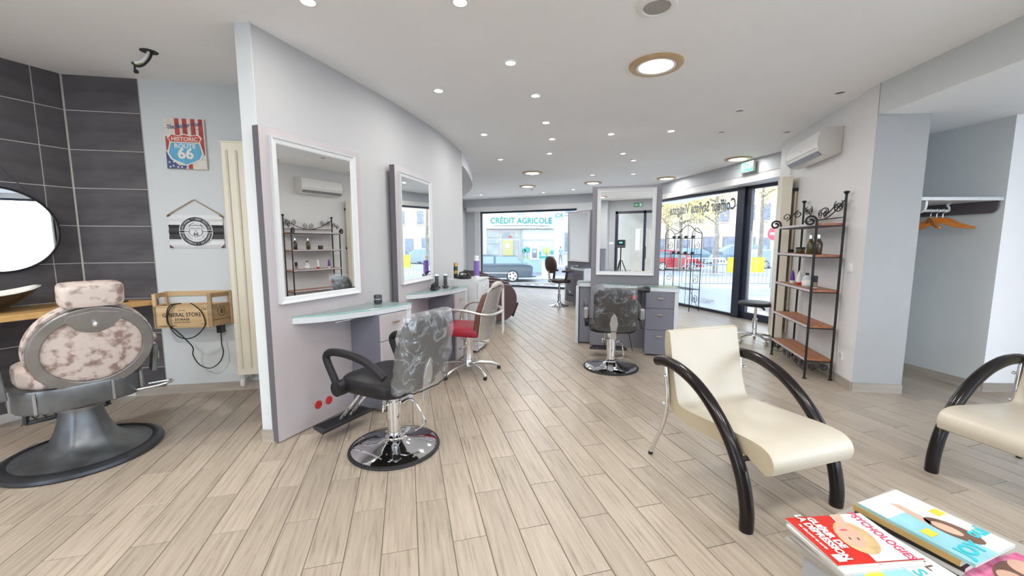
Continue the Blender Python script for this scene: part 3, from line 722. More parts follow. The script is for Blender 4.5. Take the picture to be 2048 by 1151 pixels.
# ------------------------------------------------------------------ styling chairs
def rounded_slab(mb, w, d, z0, z1, r=0.08, n=5, dome=0.012):
    ol = rrect(w, d, r, n); k = len(ol)
    def ring(f, z): return [(p[0]*f, p[1]*f, z) for p in ol]
    rings = [ring(0.93,z0), ring(0.985,z0+0.012), ring(1.0,z0+0.03), ring(1.0,z1-0.03), ring(0.985,z1-0.012), ring(0.93,z1-0.001), ring(0.6,z1+dome*0.7), ring(0.25,z1+dome)]
    vs = [p for q in rings for p in q]; fs = [tuple(range(k-1,-1,-1)), tuple(range((len(rings)-1)*k, len(rings)*k))]
    for a in range(len(rings)-1): fs += [(a*k+i, a*k+(i+1)%k, (a+1)*k+(i+1)%k, (a+1)*k+i) for i in range(k)]
    return mb.add(vs, fs)
def styling_chair(label, loc, front, black=True, wrap=True, film=None, arms='loop', zs=0.44, tilt=0.16):
    """local +y is the front of the chair"""
    rz = math.atan2(front[1], front[0]) - PI/2
    t = thing('styling_chair', label, 'chair', (loc[0],loc[1],0), rz, 'hydraulic styling chairs')
    lm = M_blackleather
    MB().lathe([(0.0,0.0),(0.300,0.0),(0.306,0.008),(0.303,0.016),(0.288,0.020)], seg=56).build('rubber_rim', M_rubber, t, smooth=True)
    MB().lathe([(0.290,0.018),(0.270,0.026),(0.18,0.042),(0.10,0.060),(0.075,0.072),(0.060,0.080)], seg=56).build('base_plate', M_chrome, t, smooth=True)
    MB().lathe([(0.062,0.076),(0.062,0.09),(0.045,0.10),(0.043,0.20),(0.050,0.20),(0.050,0.335),(0.036,0.34),(0.036,zs-0.02)], seg=28).build('column', M_chrome, t, smooth=True)
    MB().box(-0.045,0.045,-0.05,0.05,zs-0.075,zs-0.005).build('column_bracket', M_chrome, t, bevel=0.006)
    pl = MB(); pl.tube(catmull([(0.05,-0.03,0.30),(0.10,-0.08,0.32),(0.12,-0.16,0.20),(0.10,-0.19,0.17),(0.0,-0.19,0.165)],5),0.007,8)
    pl.tube([(-0.05,0,0.32),(-0.095,0.0,0.33),(-0.10,0.0,0.29)],0.007,8); pl.build('pump_lever', M_chrome, t, smooth=True)
    s = MB(); s.m = Matrix.Translation((0,0.02,0)); rounded_slab(s, 0.50, 0.50, zs, zs+0.095, 0.12); s.build('seat', lm, t, smooth=True)
    # back cushion
    b = MB(); b.m = Matrix.Translation((0,-0.235,zs+0.05)) @ Matrix.Rotation(tilt,4,'X') @ Matrix.Translation((0,0,0.235)) @ Matrix.Rotation(PI/2,4,'X')
    rounded_slab(b, 0.425, 0.44, -0.04, 0.035, 0.11, dome=0.015); b.build('backrest', lm, t, smooth=True)
    # back bracket (spoon shaped)
    k = MB(); k.m = Matrix.Translation((0,-0.278,zs)) @ Matrix.Rotation(tilt,4,'X')
    k.add([(x,y,z) for y in (-0.012,0.006) for x,z in ((-0.03,-0.05),(0.03,-0.05),(0.026,0.03),(0.042,0.12),(0.03,0.19),(0.0,0.235),(-0.03,0.19),(-0.042,0.12),(-0.026,0.03))],
          [tuple(range(9)), tuple(range(17,8,-1))] + [(i,9+i,9+(i+1)%9,(i+1)%9) for i in range(9)])
    k.build('back_bracket', M_alu, t, bevel=0.004)
    if wrap:
        w = MB(); w.m = Matrix.Translation((0,-0.235,zs+0.05)) @ Matrix.Rotation(tilt,4,'X')
        N = 64; H = 24; vs = []; rnd = random.Random(5 if label else 1)
        from mathutils import noise
        for j in range(H):
            z = 0.01 + 0.475*j/(H-1)
            for i in range(N):
                a = 2*PI*i/N; ca, sa = math.cos(a), math.sin(a)
                ex = 0.240*abs(ca)**0.45*(1 if ca>=0 else -1)*(1-0.06*(j/(H-1))**4); ey = (0.080 if sa<0 else 0.055)*abs(sa)**0.6*(1 if sa>=0 else -1)*(1-0.45*(j/(H-1))**6)
                cr = 0.016*(abs(noise.noise(Vector((ex*9+3,z*7,ey*4))))-0.2)*2 + 0.006*noise.noise(Vector((ex*30,z*26,7)))
                vs.append((ex*(1+cr), ey+cr*(1 if sa>=0 else -1), z + (0.012*math.sin(i*0.35) if j == 0 else 0)))
        top = len(vs); vs.append((0,0,0.492))
        fs = [(j*N+i, j*N+(i+1)%N, (j+1)*N+(i+1)%N, (j+1)*N+i) for j in range(H-1) for i in range(N)] + [((H-1)*N+i,(H-1)*N+(i+1)%N,top) for i in range(N)]
        w.add(vs, fs); wo = w.build('plastic_cover', film or M_film, t, smooth=True)
        c = MB(); c.m = w.m; c.tube([vs[i] for i in range(N)],0.0045,6,closed=True); c.build('cover_hem', M_rubber, wo)
    for sgn in (-1,1):
        p = [(sgn*0.275,0.20,zs+0.02),(sgn*0.285,0.215,zs+0.09),(sgn*0.29,0.27,zs+0.20),(sgn*0.292,0.275,zs+0.245),(sgn*0.292,0.22,zs+0.275),(sgn*0.29,0.08,zs+0.275),(sgn*0.285,-0.08,zs+0.24),(sgn*0.275,-0.20,zs+0.16)]
        a = MB(); a.tube(catmull(p,5),0.026,12,flat=0.85); a.tube([(sgn*0.23,0.20,zs+0.035),(sgn*0.295,0.20,zs+0.035)],0.05,14)
        a.build('armrest', lm, t, smooth=True)
    f = MB()
    for sgn in (-1,1): f.tube(catmull([(sgn*0.045,0.18,zs-0.01),(sgn*0.045,0.30,zs-0.13),(sgn*0.045,0.46,0.14),(sgn*0.045,0.50,0.09),(sgn*0.045,0.46,0.085)],5),0.010,8)
    f.build('footrest_bar', M_chrome, t, smooth=True)
    fp = MB(); fp.prism([(-0.23,0.44),(0.23,0.44),(0.20,0.58),(-0.20,0.58)],0.085,0.110); fo = fp.build('footrest', M_blackplastic, t, bevel=0.006)
    rb = MB()
    for q in range(5): rb.box(-0.19,0.19,0.458+q*0.022,0.468+q*0.022,0.110,0.114)
    rb.build('tread', M_rubber, fo)
    return t
ch1 = styling_chair('black styling chair with clear plastic over its back, on a chrome disc near the partition', FL(790,893), (-0.89,0.46))
ch3 = styling_chair('black styling chair seen from behind in front of the central mirror', FL(1221,734), (0.17,0.985), film=M_filmlite)
lb = MB(); lb.box(0.175,0.20,-0.335,-0.330,0.83,0.87); lb.build('care_tag', M_red, ch3)
# arm pads of the central chair end in pale padded caps
for sgn in (-1,1):
    MB().box(sgn*0.29-0.028,sgn*0.29+0.028,-0.27,-0.20,0.60,0.72).build('arm_cap', M_agedpale, ch3, bevel=0.02, bseg=3)
# red chair on a five-star base
def star_chair():
    c = FL(937,742); rz = math.atan2(0.30,-0.954) - PI/2
    t = thing('styling_chair','red seated styling chair on a five legged aluminium base beside the second mirror','chair',(c.x,c.y,0),rz,'hydraulic styling chairs')
    for k in range(5):
        a = 2*PI*k/5 + 0.30; d = Vector((math.cos(a),math.sin(a),0))
        l = MB().tube([d*0.03+Vector((0,0,0.10)), d*0.12+Vector((0,0,0.098)), d*0.25+Vector((0,0,0.078)), d*0.345+Vector((0,0,0.045)), d*0.355+Vector((0,0,0.035))],[0.026,0.024,0.022,0.019,0.016],10,flat=0.8).build('leg', M_alu, t, smooth=True)
        MB().lathe([(0.0,0.0),(0.018,0.0),(0.020,0.012),(0.016,0.032)],c=tuple(d*0.347),seg=14).build('glide', M_rubber, l, smooth=True)
    MB().lathe([(0.055,0.07),(0.055,0.10),(0.050,0.11),(0.050,0.36),(0.054,0.365),(0.054,0.39),(0.03,0.395),(0.03,0.44)],seg=28).build('column', M_chrome, t, smooth=True)
    MB().tube(catmull([(0.04,0,0.30),(0.13,-0.02,0.31),(0.20,-0.10,0.29),(0.19,-0.15,0.28),(0.05,-0.06,0.27)],5),0.007,8).build('pump_lever', M_chrome, t, smooth=True)
    MB().tube([(-0.05,0.02,0.29),(-0.16,0.04,0.28)],0.007,8).build('brake_lever', M_chrome, t, smooth=True)
    s = MB(); s.m = Matrix.Translation((0,0.03,0)); rounded_slab(s,0.48,0.48,0.435,0.525,0.05); s.build('seat', M_redvinyl, t, smooth=True)
    # hanging silver shell with brown leather sides
    def shell(x0,x1,y0,dz0,dz1,th,m,name):
        b = MB(); n = 10; vs = []
        for i in range(n+1):
            u = i/n; x = x0+(x1-x0)*u; yy = y0 + 0.07*math.cos((u-0.5)*PI)*-1
            for y in (yy, yy-th):
                for z,sh in ((dz0,0.0),((dz0+dz1)/2,-0.035),(dz1,-0.10)): vs.append((x*(1.0 if z<dz1 else 0.9), y+sh, z-0.05*abs(u-0.5)**2*4*(z==dz1)))
        fs = []
        for i in range(n):
            o, p = i*6, (i+1)*6
            fs += [(o,o+1,p+1,p),(o+1,o+2,p+2,p+1),(o+4,o+3,p+3,p+4),(o+5,o+4,p+4,p+5),(o+2,o+5,p+5,p+2),(o+3,o,p,p+3)]
        fs += [(0,3,4,1),(1,4,5,2),(n*6,n*6+1,n*6+4,n*6+3),(n*6+1,n*6+2,n*6+5,n*6+4)]
        b.add(vs, fs); return b.build(name, m, t, smooth=True)
    shell(-0.23,0.23,-0.15,0.47,0.93,0.045, mat('tan_leather',(0.13,0.045,0.022),0.35,var=0.1),'backrest')
    shell(-0.215,0.215,-0.20,0.40,0.95,0.012, mat('silver_vinyl',(0.50,0.47,0.44),0.25,0.6,var=0.04),'back_shell')
    a = MB(); a.tube(catmull([(-0.29,0.20,0.60),(-0.30,0.10,0.715),(-0.295,-0.08,0.725),(-0.26,-0.27,0.69),(-0.12,-0.345,0.675),(0.12,-0.345,0.675),(0.26,-0.27,0.69),(0.295,-0.08,0.725),(0.30,0.10,0.715),(0.29,0.20,0.60)],5),0.020,10,flat=0.7); a.build('arm_hoop', M_alu, t, smooth=True)
    for sgn in (-1,1): MB().tube(catmull([(sgn*0.29,0.20,0.60),(sgn*0.28,0.20,0.50),(sgn*0.24,0.16,0.46)],4),0.018,8).build('arm_post', M_alu, t, smooth=True)
    # turned down padded neck roll and hanging clear apron
    b = MB(); b.tube(catmull([(-0.20,-0.30,0.90),(-0.10,-0.335,0.965),(0.04,-0.345,0.975),(0.16,-0.335,0.93),(0.215,-0.30,0.84)],5),[0.012]*5+[0.028]*11+[0.014]*5,10); b.build('neck_roll', mat('grey_pad',(0.42,0.39,0.36),0.5), t, smooth=True)
    n = 14; vs = []; r = random.Random(3)
    for j in range(6):
        for i in range(n+1):
            u = i/n - 0.5; vs.append((u*0.50*(1-0.06*j), -0.315+0.10*abs(u)+r.uniform(-0.012,0.012)-0.01*j*0.3+0.09*(j>3)*abs(u), 0.96-0.085*j-0.05*abs(u)+r.uniform(-0.008,0.008)))
    b = MB().add(vs,[(j*(n+1)+i,j*(n+1)+i+1,(j+1)*(n+1)+i+1,(j+1)*(n+1)+i) for j in range(5) for i in range(n)]); b.build('plastic_cover', M_filmlite, t)
    b = MB(); vs = []
    for j in range(5):
        for i in range(5): vs.append((0.13+0.033*i, -0.345-0.012*math.sin(i*1.9)+0.03*(i/4), 0.93-0.13*j))
    b.add(vs,[(j*5+i,j*5+i+1,(j+1)*5+i+1,(j+1)*5+i) for j in range(4) for i in range(4)]); b.build('hanging_cape', mat('pale_cape',(0.62,0.60,0.58),0.5), t, solid=0.004)
    return t
star_chair()
# saddle chair on a trumpet base at the farthest station
c = FL(1118,611)
t = thing('bar_chair','brown swivel chair on a thin chrome trumpet base near the bank window','chair',(c.x,c.y,0),math.atan2(0.5,0.86)-PI/2)
MB().lathe([(0.0,0.0),(0.225,0.0),(0.228,0.008),(0.20,0.016),(0.10,0.035),(0.045,0.07),(0.032,0.12),(0.032,0.26),(0.022,0.265),(0.022,0.53)],seg=36).build('trumpet_base', M_chrome, t, smooth=True)
s = MB(); rounded_slab(s,0.44,0.40,0.53,0.60,0.10); s.build('seat', M_brownblack, t, smooth=True)
b = MB(); b.m = Matrix.Translation((0,-0.24,0.93)) @ Matrix.Rotation(PI/2+0.12,4,'X'); rounded_slab(b,0.40,0.38,-0.03,0.03,0.17); b.build('backrest', mat('brown_leather',(0.06,0.035,0.028),0.4), t, smooth=True)
MB().tube([(0,-0.16,0.55),(0,-0.27,0.60),(0,-0.29,0.80)],0.014,8,flat=2.2).build('back_bar', M_chrome, t, smooth=True)
for sgn in (-1,1):
    MB().tube([(sgn*0.24,0.14,0.78),(sgn*0.24,-0.10,0.79)],0.022,8).build('armrest', M_blackplastic, t, smooth=True)
    MB().tube([(sgn*0.24,0.04,0.78),(sgn*0.22,0.0,0.56)],0.020,8,flat=2).build('arm_post', M_brownblack, t, smooth=True)
MB().tube([(0.03,0.18,0.50),(0.03,0.38,0.22),(-0.03,0.38,0.22),(-0.03,0.18,0.50)],0.010,8).build('footrest_bar', M_chrome, t, smooth=True)
MB().box(-0.16,0.16,0.36,0.46,0.20,0.225).build('footrest', M_blackplastic, t, bevel=0.006)
# shampoo chairs in a row
def wash_proto():
    t = thing('shampoo_chair','','chair')
    ol = [(0.02,0.10),(0.45,0.06),(0.62,0.10),(0.72,0.22),(0.775,0.40),(0.76,0.55),(0.70,0.65),(0.66,0.69),(0.40,0.715),(0.0,0.72),(-0.05,0.5)]
    pr = [(p.x,p.y) for p in catmull([(*p,0) for p in ol],3)]
    for y0 in (-0.32,0.25):
        b = MB(); b.m = Matrix(((1,0,0,0),(0,0,1,0),(0,1,0,0),(0,0,0,1))); b.prism(pr, y0, y0+0.07); b.f=[f[::-1] for f in b.f]
        b.build('side_panel', M_burgundy, t, smooth=True, bevel=0.012)
    s = MB(); s.m = Matrix.Translation((0.36,0,0)); rounded_slab(s,0.60,0.49,0.28,0.44,0.06); s.build('seat', M_brownblack, t, smooth=True)
    b = MB(); b.m = Matrix.Translation((0.02,0,0.62)) @ Matrix.Rotation(-0.45,4,'Y') @ Matrix.Rotation(PI/2,4,'Y'); rounded_slab(b,0.42,0.49,-0.05,0.05,0.06); b.build('backrest', M_brownblack, t, smooth=True)
    MB().box(0.10,0.42,-0.30,0.30,0.0,0.075).build('plinth', M_blackplastic, t, bevel=0.01)
    fr = MB(); fr.m = Matrix.Translation((0.77,0,0.27)) @ Matrix.Rotation(0.35,4,'Y'); fr.box(-0.02,0.02,-0.20,0.20,-0.16,0.10); fr.build('leg_rest', M_blackplastic, t, bevel=0.012)
    return t
wp = wash_proto(); wd = Vector((-0.24,0.97)).normalized()
lab = ['nearest in the row','second in the row','third in the row','fourth in the row','farthest in the row']
for i in range(5):
    t = wp if i == 0 else copy_tree(wp); p = Vector((-0.72,7.12)) + wd*0.70*i
    t.location = (p.x,p.y,0); t.rotation_euler = (0,0,0.10); t['label'] = 'brown rounded shampoo chair beyond the purple bottle, ' + lab[i]; t['group'] = 'shampoo chairs in a row'

# ------------------------------------------------------------------ waiting chairs
def waiting_chair(label, FLp, FRp):
    FLp, FRp = Vector((FLp[0],FLp[1],0)), Vector((FRp[0],FRp[1],0)); w = (FLp-FRp).length/2
    xd = (FLp-FRp).normalized()                      # chair's own +x (viewer's left front leg is at +x)
    fr = Vector((xd.y,-xd.x,0)) * 1.0                # forward
    fr = Vector((-xd.y, xd.x, 0))
    t = thing('waiting_chair', label, 'chair', tuple((FLp+FRp)/2), math.atan2(fr.y,fr.x)-PI/2, 'cream waiting chairs')
    topc = [(-0.66,0.845),(-0.64,0.74),(-0.60,0.56),(-0.565,0.445),(-0.53,0.415),(-0.40,0.415),(-0.18,0.43),(-0.02,0.435),(0.055,0.415),(0.085,0.365),(0.075,0.315)]
    botc = [(0.045,0.30),(0.01,0.315),(-0.08,0.345),(-0.25,0.335),(-0.45,0.325),(-0.58,0.345),(-0.635,0.40),(-0.665,0.56),(-0.70,0.74),(-0.70,0.84),(-0.685,0.855)]
    pr = [(p.x,p.y) for p in catmull([(*p,0) for p in topc],3)] + [(p.x,p.y) for p in catmull([(*p,0) for p in botc],3)]
    hw = w-0.045
    MB().sweepx(pr,-hw+0.004,hw-0.004).build('upholstery', M_cream, t, smooth=True)
    for sgn in (-1,1):
        b = MB(); x = sgn*(hw-0.004); b.sweepx(pr, min(x,x+sgn*0.006), max(x,x+sgn*0.006)); b.build('side_welt', M_creamside, t)
        p = catmull([(-0.715,0.655),(-0.64,0.672),(-0.52,0.665),(-0.38,0.62),(-0.25,0.535),(-0.13,0.41),(-0.045,0.26),(-0.005,0.11),(0.0,0.0)] and [(sgn*w,a,z) for a,z in [(-0.715,0.655),(-0.64,0.672),(-0.52,0.665),(-0.38,0.62),(-0.25,0.535),(-0.13,0.41),(-0.045,0.26),(-0.005,0.11),(0.0,0.0)]],5)
        MB().tube(p,[0.030]+[0.033]*(len(p)-2)+[0.032],14).build('arm_leg', M_espresso, t, smooth=True)
        q = catmull([(sgn*(w-0.012),-0.655,0.65),(sgn*(w-0.016),-0.635,0.52),(sgn*(w-0.016),-0.625,0.40),(sgn*(w-0.014),-0.65,0.26),(sgn*(w-0.012),-0.72,0.10),(sgn*(w-0.012),-0.76,0.012)],4)
        l = MB().tube(q,0.0135,10).build('rear_leg', M_chrome, t, smooth=True)
        MB().tube([q[-1]+Vector((0,0.004,0.01)),(q[-1].x,q[-1].y-0.002,0.0)],0.0145,10).build('foot_cap', M_rubber, l)
        for z in (0.40,0.58): MB().sphere((sgn*(w+0.004),-0.63,z),0.011,10,6).build('bolt', M_chrome, l, smooth=True)
        MB().tube([(sgn*w,-0.06,0.335),(sgn*(hw-0.03),-0.06,0.335)],0.014,10).build('seat_bracket', M_rubber, t)
    return t
waiting_chair('cream waiting chair with black curved arms in the middle of the right foreground', FL(1492,1060), FL(1672,1010))
p = FL(1856,942); waiting_chair('cream waiting chair with black arms cut by the right photo edge', (p.x+0.11,p.y-0.62), (p.x,p.y)) if False else waiting_chair('cream waiting chair with black arms cut by the right photo edge', (p.x+0.02,p.y), (p.x+0.16,p.y-0.60))
# ------------------------------------------------------------------ barber chair
bc = Vector((-2.86,2.57)); bf = Vector((-0.85,0.53)).normalized()
t = thing('barber_chair','vintage barber chair of aged grey metal with mottled beige leather','chair',(bc.x,bc.y,0),math.atan2(bf.y,bf.x)-PI/2)
MB().lathe([(0.0,0.0),(0.392,0.0),(0.402,0.012),(0.398,0.030),(0.375,0.042),(0.345,0.046),(0.335,0.040)],seg=64).build('base_rim', mat('aged_metal_dark',(0.07,0.075,0.085),0.35,0.7,var=0.3,scale=6), t, smooth=True)
n=64; prof=[(0.338,0.040),(0.29,0.050),(0.23,0.066),(0.19,0.090),(0.155,0.13),(0.13,0.19),(0.112,0.25),(0.104,0.31),(0.104,0.33)]
vs=[];fs=[]
for k in range(n):
    a=2*PI*k/n; fl=1+0.045*abs(math.cos(3*a))**6
    for r,z in prof: vs.append((r*math.cos(a)*(fl if 0.06<z<0.30 else 1), r*math.sin(a)*(fl if 0.06<z<0.30 else 1), z))
m=len(prof)
for k in range(n):
    for i in range(m-1): fs.append((k*m+i,((k+1)%n)*m+i,((k+1)%n)*m+i+1,k*m+i+1))
fs.append(tuple(k*m+m-1 for k in range(n)))
MB().add(vs,fs).build('pedestal', M_agedmetal, t, smooth=True)
MB().lathe([(0.110,0.325),(0.112,0.345),(0.085,0.350),(0.080,0.43)],seg=32).build('piston_collar', M_agedpale, t, smooth=True)
# seat frame: rounded metal skirt
ol = rrect(0.60,0.58,0.20,7); k=len(ol); rings=[(0.90,0.395),(0.975,0.40),(1.0,0.415),(0.985,0.50),(1.0,0.525),(0.985,0.54),(0.90,0.54)]
vs=[(p[0]*f,p[1]*f,z) for f,z in rings for p in ol]; fs=[tuple(range(k-1,-1,-1)),tuple(range(6*k,7*k))]
for a in range(6): fs+=[(a*k+i,a*k+(i+1)%k,(a+1)*k+(i+1)%k,(a+1)*k+i) for i in range(k)]
sf=MB().add(vs,fs).build('seat_frame', M_agedmetal, t, smooth=True)
for i in range(0,k,4):
    p=ol[i]; d=Vector((p[0],p[1],0)).normalized(); MB().bar(Vector((p[0],p[1],0.405))*1.0+d*0.001,Vector((p[0],p[1],0.535))+d*0.001,0.016,0.012).build('seat_rib', M_agedpale, sf, bevel=0.003)
s=MB(); rounded_slab(s,0.53,0.54,0.535,0.655,0.19,dome=0.02); s.build('seat_cushion', M_cowhide, t, smooth=True)
# oval back: metal ring with notch plate and leather pads, leaning back
BM = Matrix.Translation((0.03,-0.24,0.50)) @ Matrix.Rotation(0.26,4,'X') @ Matrix.Scale(0.86,4,(1,0,0))
def oval(a,b,n=48,notch=False):
    return [(a*math.cos(2*PI*i/n),b*math.sin(2*PI*i/n)) for i in range(n)]
def ovalslab(name,a,b,y0,y1,m,inner=None,dome=0.0,par=t,zc=0.275):
    o=oval(a,b); k=len(o); B=MB(); B.m=BM
    if inner:
        q=oval(*inner); vs=[(p[0],y,p[1]+zc) for y in (y0,y1) for p in o]+[(p[0],y,p[1]+zc) for y in (y0,y1) for p in q]; fs=[]
        for i in range(k):
            j=(i+1)%k; fs+=[(i,j,k+j,k+i),(2*k+j,2*k+i,3*k+i,3*k+j),(j,i,2*k+i,2*k+j),(k+i,k+j,3*k+j,3*k+i)]
        B.add(vs,fs); return B.build(name,m,par,bevel=0.006)
    s=1 if y1>y0 else -1
    rings=[(1.0,y0),(1.0,y0+(y1-y0)*0.7),(0.97,y0+(y1-y0)*0.93),(0.9,y1),(0.5,y1+s*dome*0.8),(0.12,y1+s*dome)]
    vs=[(p[0]*f,y,p[1]*f+zc) for f,y in rings for p in o]; fs=[tuple(range(k)),tuple(range(6*k-1,5*k-1,-1))]
    for a_ in range(5): fs+=[(a_*k+(i+1)%k,a_*k+i,(a_+1)*k+i,(a_+1)*k+(i+1)%k) for i in range(k)]
    if s<0: fs=[f[::-1] for f in fs]
    B.add(vs,fs); return B.build(name,m,par,smooth=True)
ovalslab('back_ring',0.325,0.275,-0.035,-0.002,M_agedpale,inner=(0.262,0.215))
ovalslab('rear_pad',0.264,0.217,-0.01,-0.024,M_cowhide,dome=0.012)
ovalslab('backrest_cushion',0.335,0.285,0.0,0.085,M_cowhide,dome=0.02)
B=MB(); B.m=BM
np_=[(p.x,p.y) for p in catmull([(-0.15,0.470,0),(-0.115,0.440,0),(-0.08,0.405,0),(0.0,0.385,0),(0.08,0.405,0),(0.115,0.440,0),(0.15,0.470,0)],4)]+[(0.13,0.505),(0.0,0.527),(-0.13,0.505)]
B2=MB(); B2.m=BM@Matrix(((1,0,0,0),(0,0,1,0),(0,1,0,0),(0,0,0,1))); B2.prism(np_,-0.036,-0.022); B2.f=[f[::-1] for f in B2.f]
pl=B2.build('latch_plate',M_agedpale,t,bevel=0.003)
B=MB(); B.m=BM; B.tube([(0,-0.034,0.445),(0,-0.052,0.445)],0.017,14); B.sphere((0,-0.054,0.445),0.016,12,8,(1,0.6,1)); B.build('release_button',M_chrome,pl,smooth=True)
B=MB(); B.m=BM; B.box(-0.026,0.026,-0.012,0.012,0.52,0.58); B.build('headrest_strap',mat('cream_strap',(0.62,0.52,0.38),0.5),t,bevel=0.004)
B=MB(); B.m=BM@Matrix.Translation((0,0.015,0.615))@Matrix.Rotation(-0.10,4,'X'); rounded_slab(B,0.325,0.15,-0.06,0.065,0.05,dome=0.01); B.build('headrest',M_cowhide,t,smooth=True)
# side arms
for sgn in (-1,1):
    a=MB(); a.tube(catmull([(sgn*0.345,-0.22,0.60),(sgn*0.36,-0.16,0.66),(sgn*0.36,0.02,0.70),(sgn*0.36,0.20,0.69),(sgn*0.36,0.27,0.66)],5),[0.018]*6+[0.026]*15,10,flat=1.2); a.build('arm_frame',M_alu,t,smooth=True)
    a=MB(); a.m=Matrix.Translation((sgn*0.36,0.08,0.725)); rounded_slab(a,0.095,0.36,-0.02,0.03,0.04); a.build('arm_pad',M_cowhide,t,smooth=True)
    MB().bar((sgn*0.33,-0.20,0.52),(sgn*0.345,-0.22,0.70),0.03,0.06).build('hinge_bracket',M_agedmetal,t,bevel=0.006)
    MB().tube(catmull([(sgn*0.33,0.18,0.50),(sgn*0.36,0.22,0.58),(sgn*0.36,0.22,0.68)],4),0.020,8).build('arm_post',M_alu,t,smooth=True)
MB().tube(catmull([(0.05,-0.10,0.385),(0.12,-0.16,0.40),(0.30,-0.30,0.43),(0.38,-0.32,0.44),(0.40,-0.27,0.44),(0.30,-0.20,0.43)],5),0.008,8).build('pump_lever',M_steel,t,smooth=True)
fr=MB()
for x in (-0.20,0.20): fr.tube([(x,0.22,0.42),(x,0.34,0.20)],0.016,8)
fr.tube([(-0.2,0.34,0.20),(0.2,0.34,0.20)],0.016,8); frs=fr.build('footrest_frame',M_agedmetal,t,smooth=True)
mg=MB()
for i in range(-4,5): mg.bar((i*0.045-0.04,0.25,0.335),(i*0.045+0.04,0.345,0.19),0.006,0.006); mg.bar((i*0.045+0.04,0.25,0.335),(i*0.045-0.04,0.345,0.19),0.006,0.006)
go=mg.build('footrest_grille',M_agedmetal,t); go['kind']='stuff'
# ------------------------------------------------------------------ barber counter, basin, mirror
CZ=0.90
ct=MB().prism([onT(-0.02,0.013)[:2], onT(2.6,0.013)[:2], onT(2.6,0.54)[:2], onT(-0.25,0.535)[:2]],CZ-0.045,CZ).build('barber_counter',M_oak,bevel=0.004)
tag(ct,'thick honey oak counter board along the slate tiles','counter')
p=onT(0.78,0.26,CZ)
t=thing('vessel_basin','boat shaped basin, black outside and white inside, on the oak counter','basin',p,rzof(T1D))
n=40
def boat(f,z,lift): return [(0.43*f*math.cos(2*PI*i/n),0.20*f*math.sin(2*PI*i/n),z+lift*abs(math.cos(2*PI*i/n))**3) for i in range(n)]
rings=[boat(0.42,0.0,0),boat(0.60,0.02,0.012),boat(0.84,0.075,0.03),boat(1.0,0.125,0.055)]
fs=[tuple(range(n-1,-1,-1))]
for a in range(3): fs+=[(a*n+i,a*n+(i+1)%n,(a+1)*n+(i+1)%n,(a+1)*n+i) for i in range(n)]
MB().add([q for r in rings for q in r],fs).build('outer_bowl',mat('black_ceramic',(0.012,0.012,0.016),0.2,coat=0.4),t,smooth=True)
rings=[boat(1.0,0.126,0.055),boat(0.955,0.128,0.055),boat(0.86,0.085,0.035),boat(0.5,0.03,0.01)]
fs=[tuple(range(4*n-n,4*n))]
for a in range(3): fs+=[(a*n+i,a*n+(i+1)%n,(a+1)*n+(i+1)%n,(a+1)*n+i) for i in range(n)]
MB().add([q for r in rings for q in r],fs).build('inner_bowl',mat('white_ceramic',(0.82,0.80,0.76),0.2,coat=0.4),t,smooth=True)
p=onT(0.475,0.045,1.50)
t=thing('round_mirror','round mirror hung by a black strap on the slate tiles','mirror',p,rzof(T1D)-0.10)
b=MB(); b.m=Matrix.Rotation(-PI/2,4,'X'); b.lathe([(0.0,0.0),(0.315,0.0),(0.315,0.018)],seg=64); b.build('mirror_glass',M_mirror,t)
b=MB(); b.tube([(0.322*math.cos(2*PI*i/64),0.012,0.322*math.sin(2*PI*i/64)) for i in range(64)],0.010,8,closed=True); b.build('rim',M_blackmetal,t,smooth=True)
for sgn in (-1,1): MB().bar((sgn*0.24,0.012,0.21),(0.0,0.012,0.56),0.012,0.004).build('strap',M_blackplastic,t)
MB().tube([(0,0.0,0.56),(0,0.03,0.56)],0.014,10).build('peg',M_blackmetal,t)
def bottle_lathe(name,label,cat,loc,prof,m,capprof=None,mcap=None,group=None,extra=None):
    t=thing(name,label,cat,loc,0,group)
    MB().lathe(prof,seg=24).build('body',m,t,smooth=True)
    if capprof: MB().lathe(capprof,seg=20).build('cap',mcap,t,smooth=True)
    return t
p=onT(-0.09,0.13,CZ)
bottle_lathe('glass_bottle','small round clear bottle with black cap on the oak counter behind the headrest','bottle',(p[0]+0.09,p[1]-0.03,CZ),[(0.0,0.0),(0.03,0.0),(0.034,0.01),(0.034,0.055),(0.024,0.075),(0.011,0.085),(0.011,0.10)],mat('clear_bottle',(0.55,0.60,0.58),0.08,trans=0.7),[(0.0,0.125),(0.015,0.125),(0.016,0.10),(0.0,0.10)],M_blackplastic)
p=onT(0.22,0.34,CZ)
MBx=MB().lathe([(0.0,0.0),(0.042,0.0),(0.045,0.006),(0.045,0.05),(0.040,0.055),(0.0,0.055)],seg=24)
tag(MBx.build('black_jar',mat('gloss_black',(0.01,0.01,0.01),0.1,coat=0.5),smooth=True),'glossy black jar on the oak counter beside the basin','jar').location=p
p=onT(0.05,0.42,CZ); o=MB().box(-0.14,0.14,-0.045,0.045,0,0.012).build('black_tray',M_blackplastic,bevel=0.005); o.location=p; o.rotation_euler=(0,0,rzof(T1D)); tag(o,'flat black tray lying near the front of the oak counter','tray')
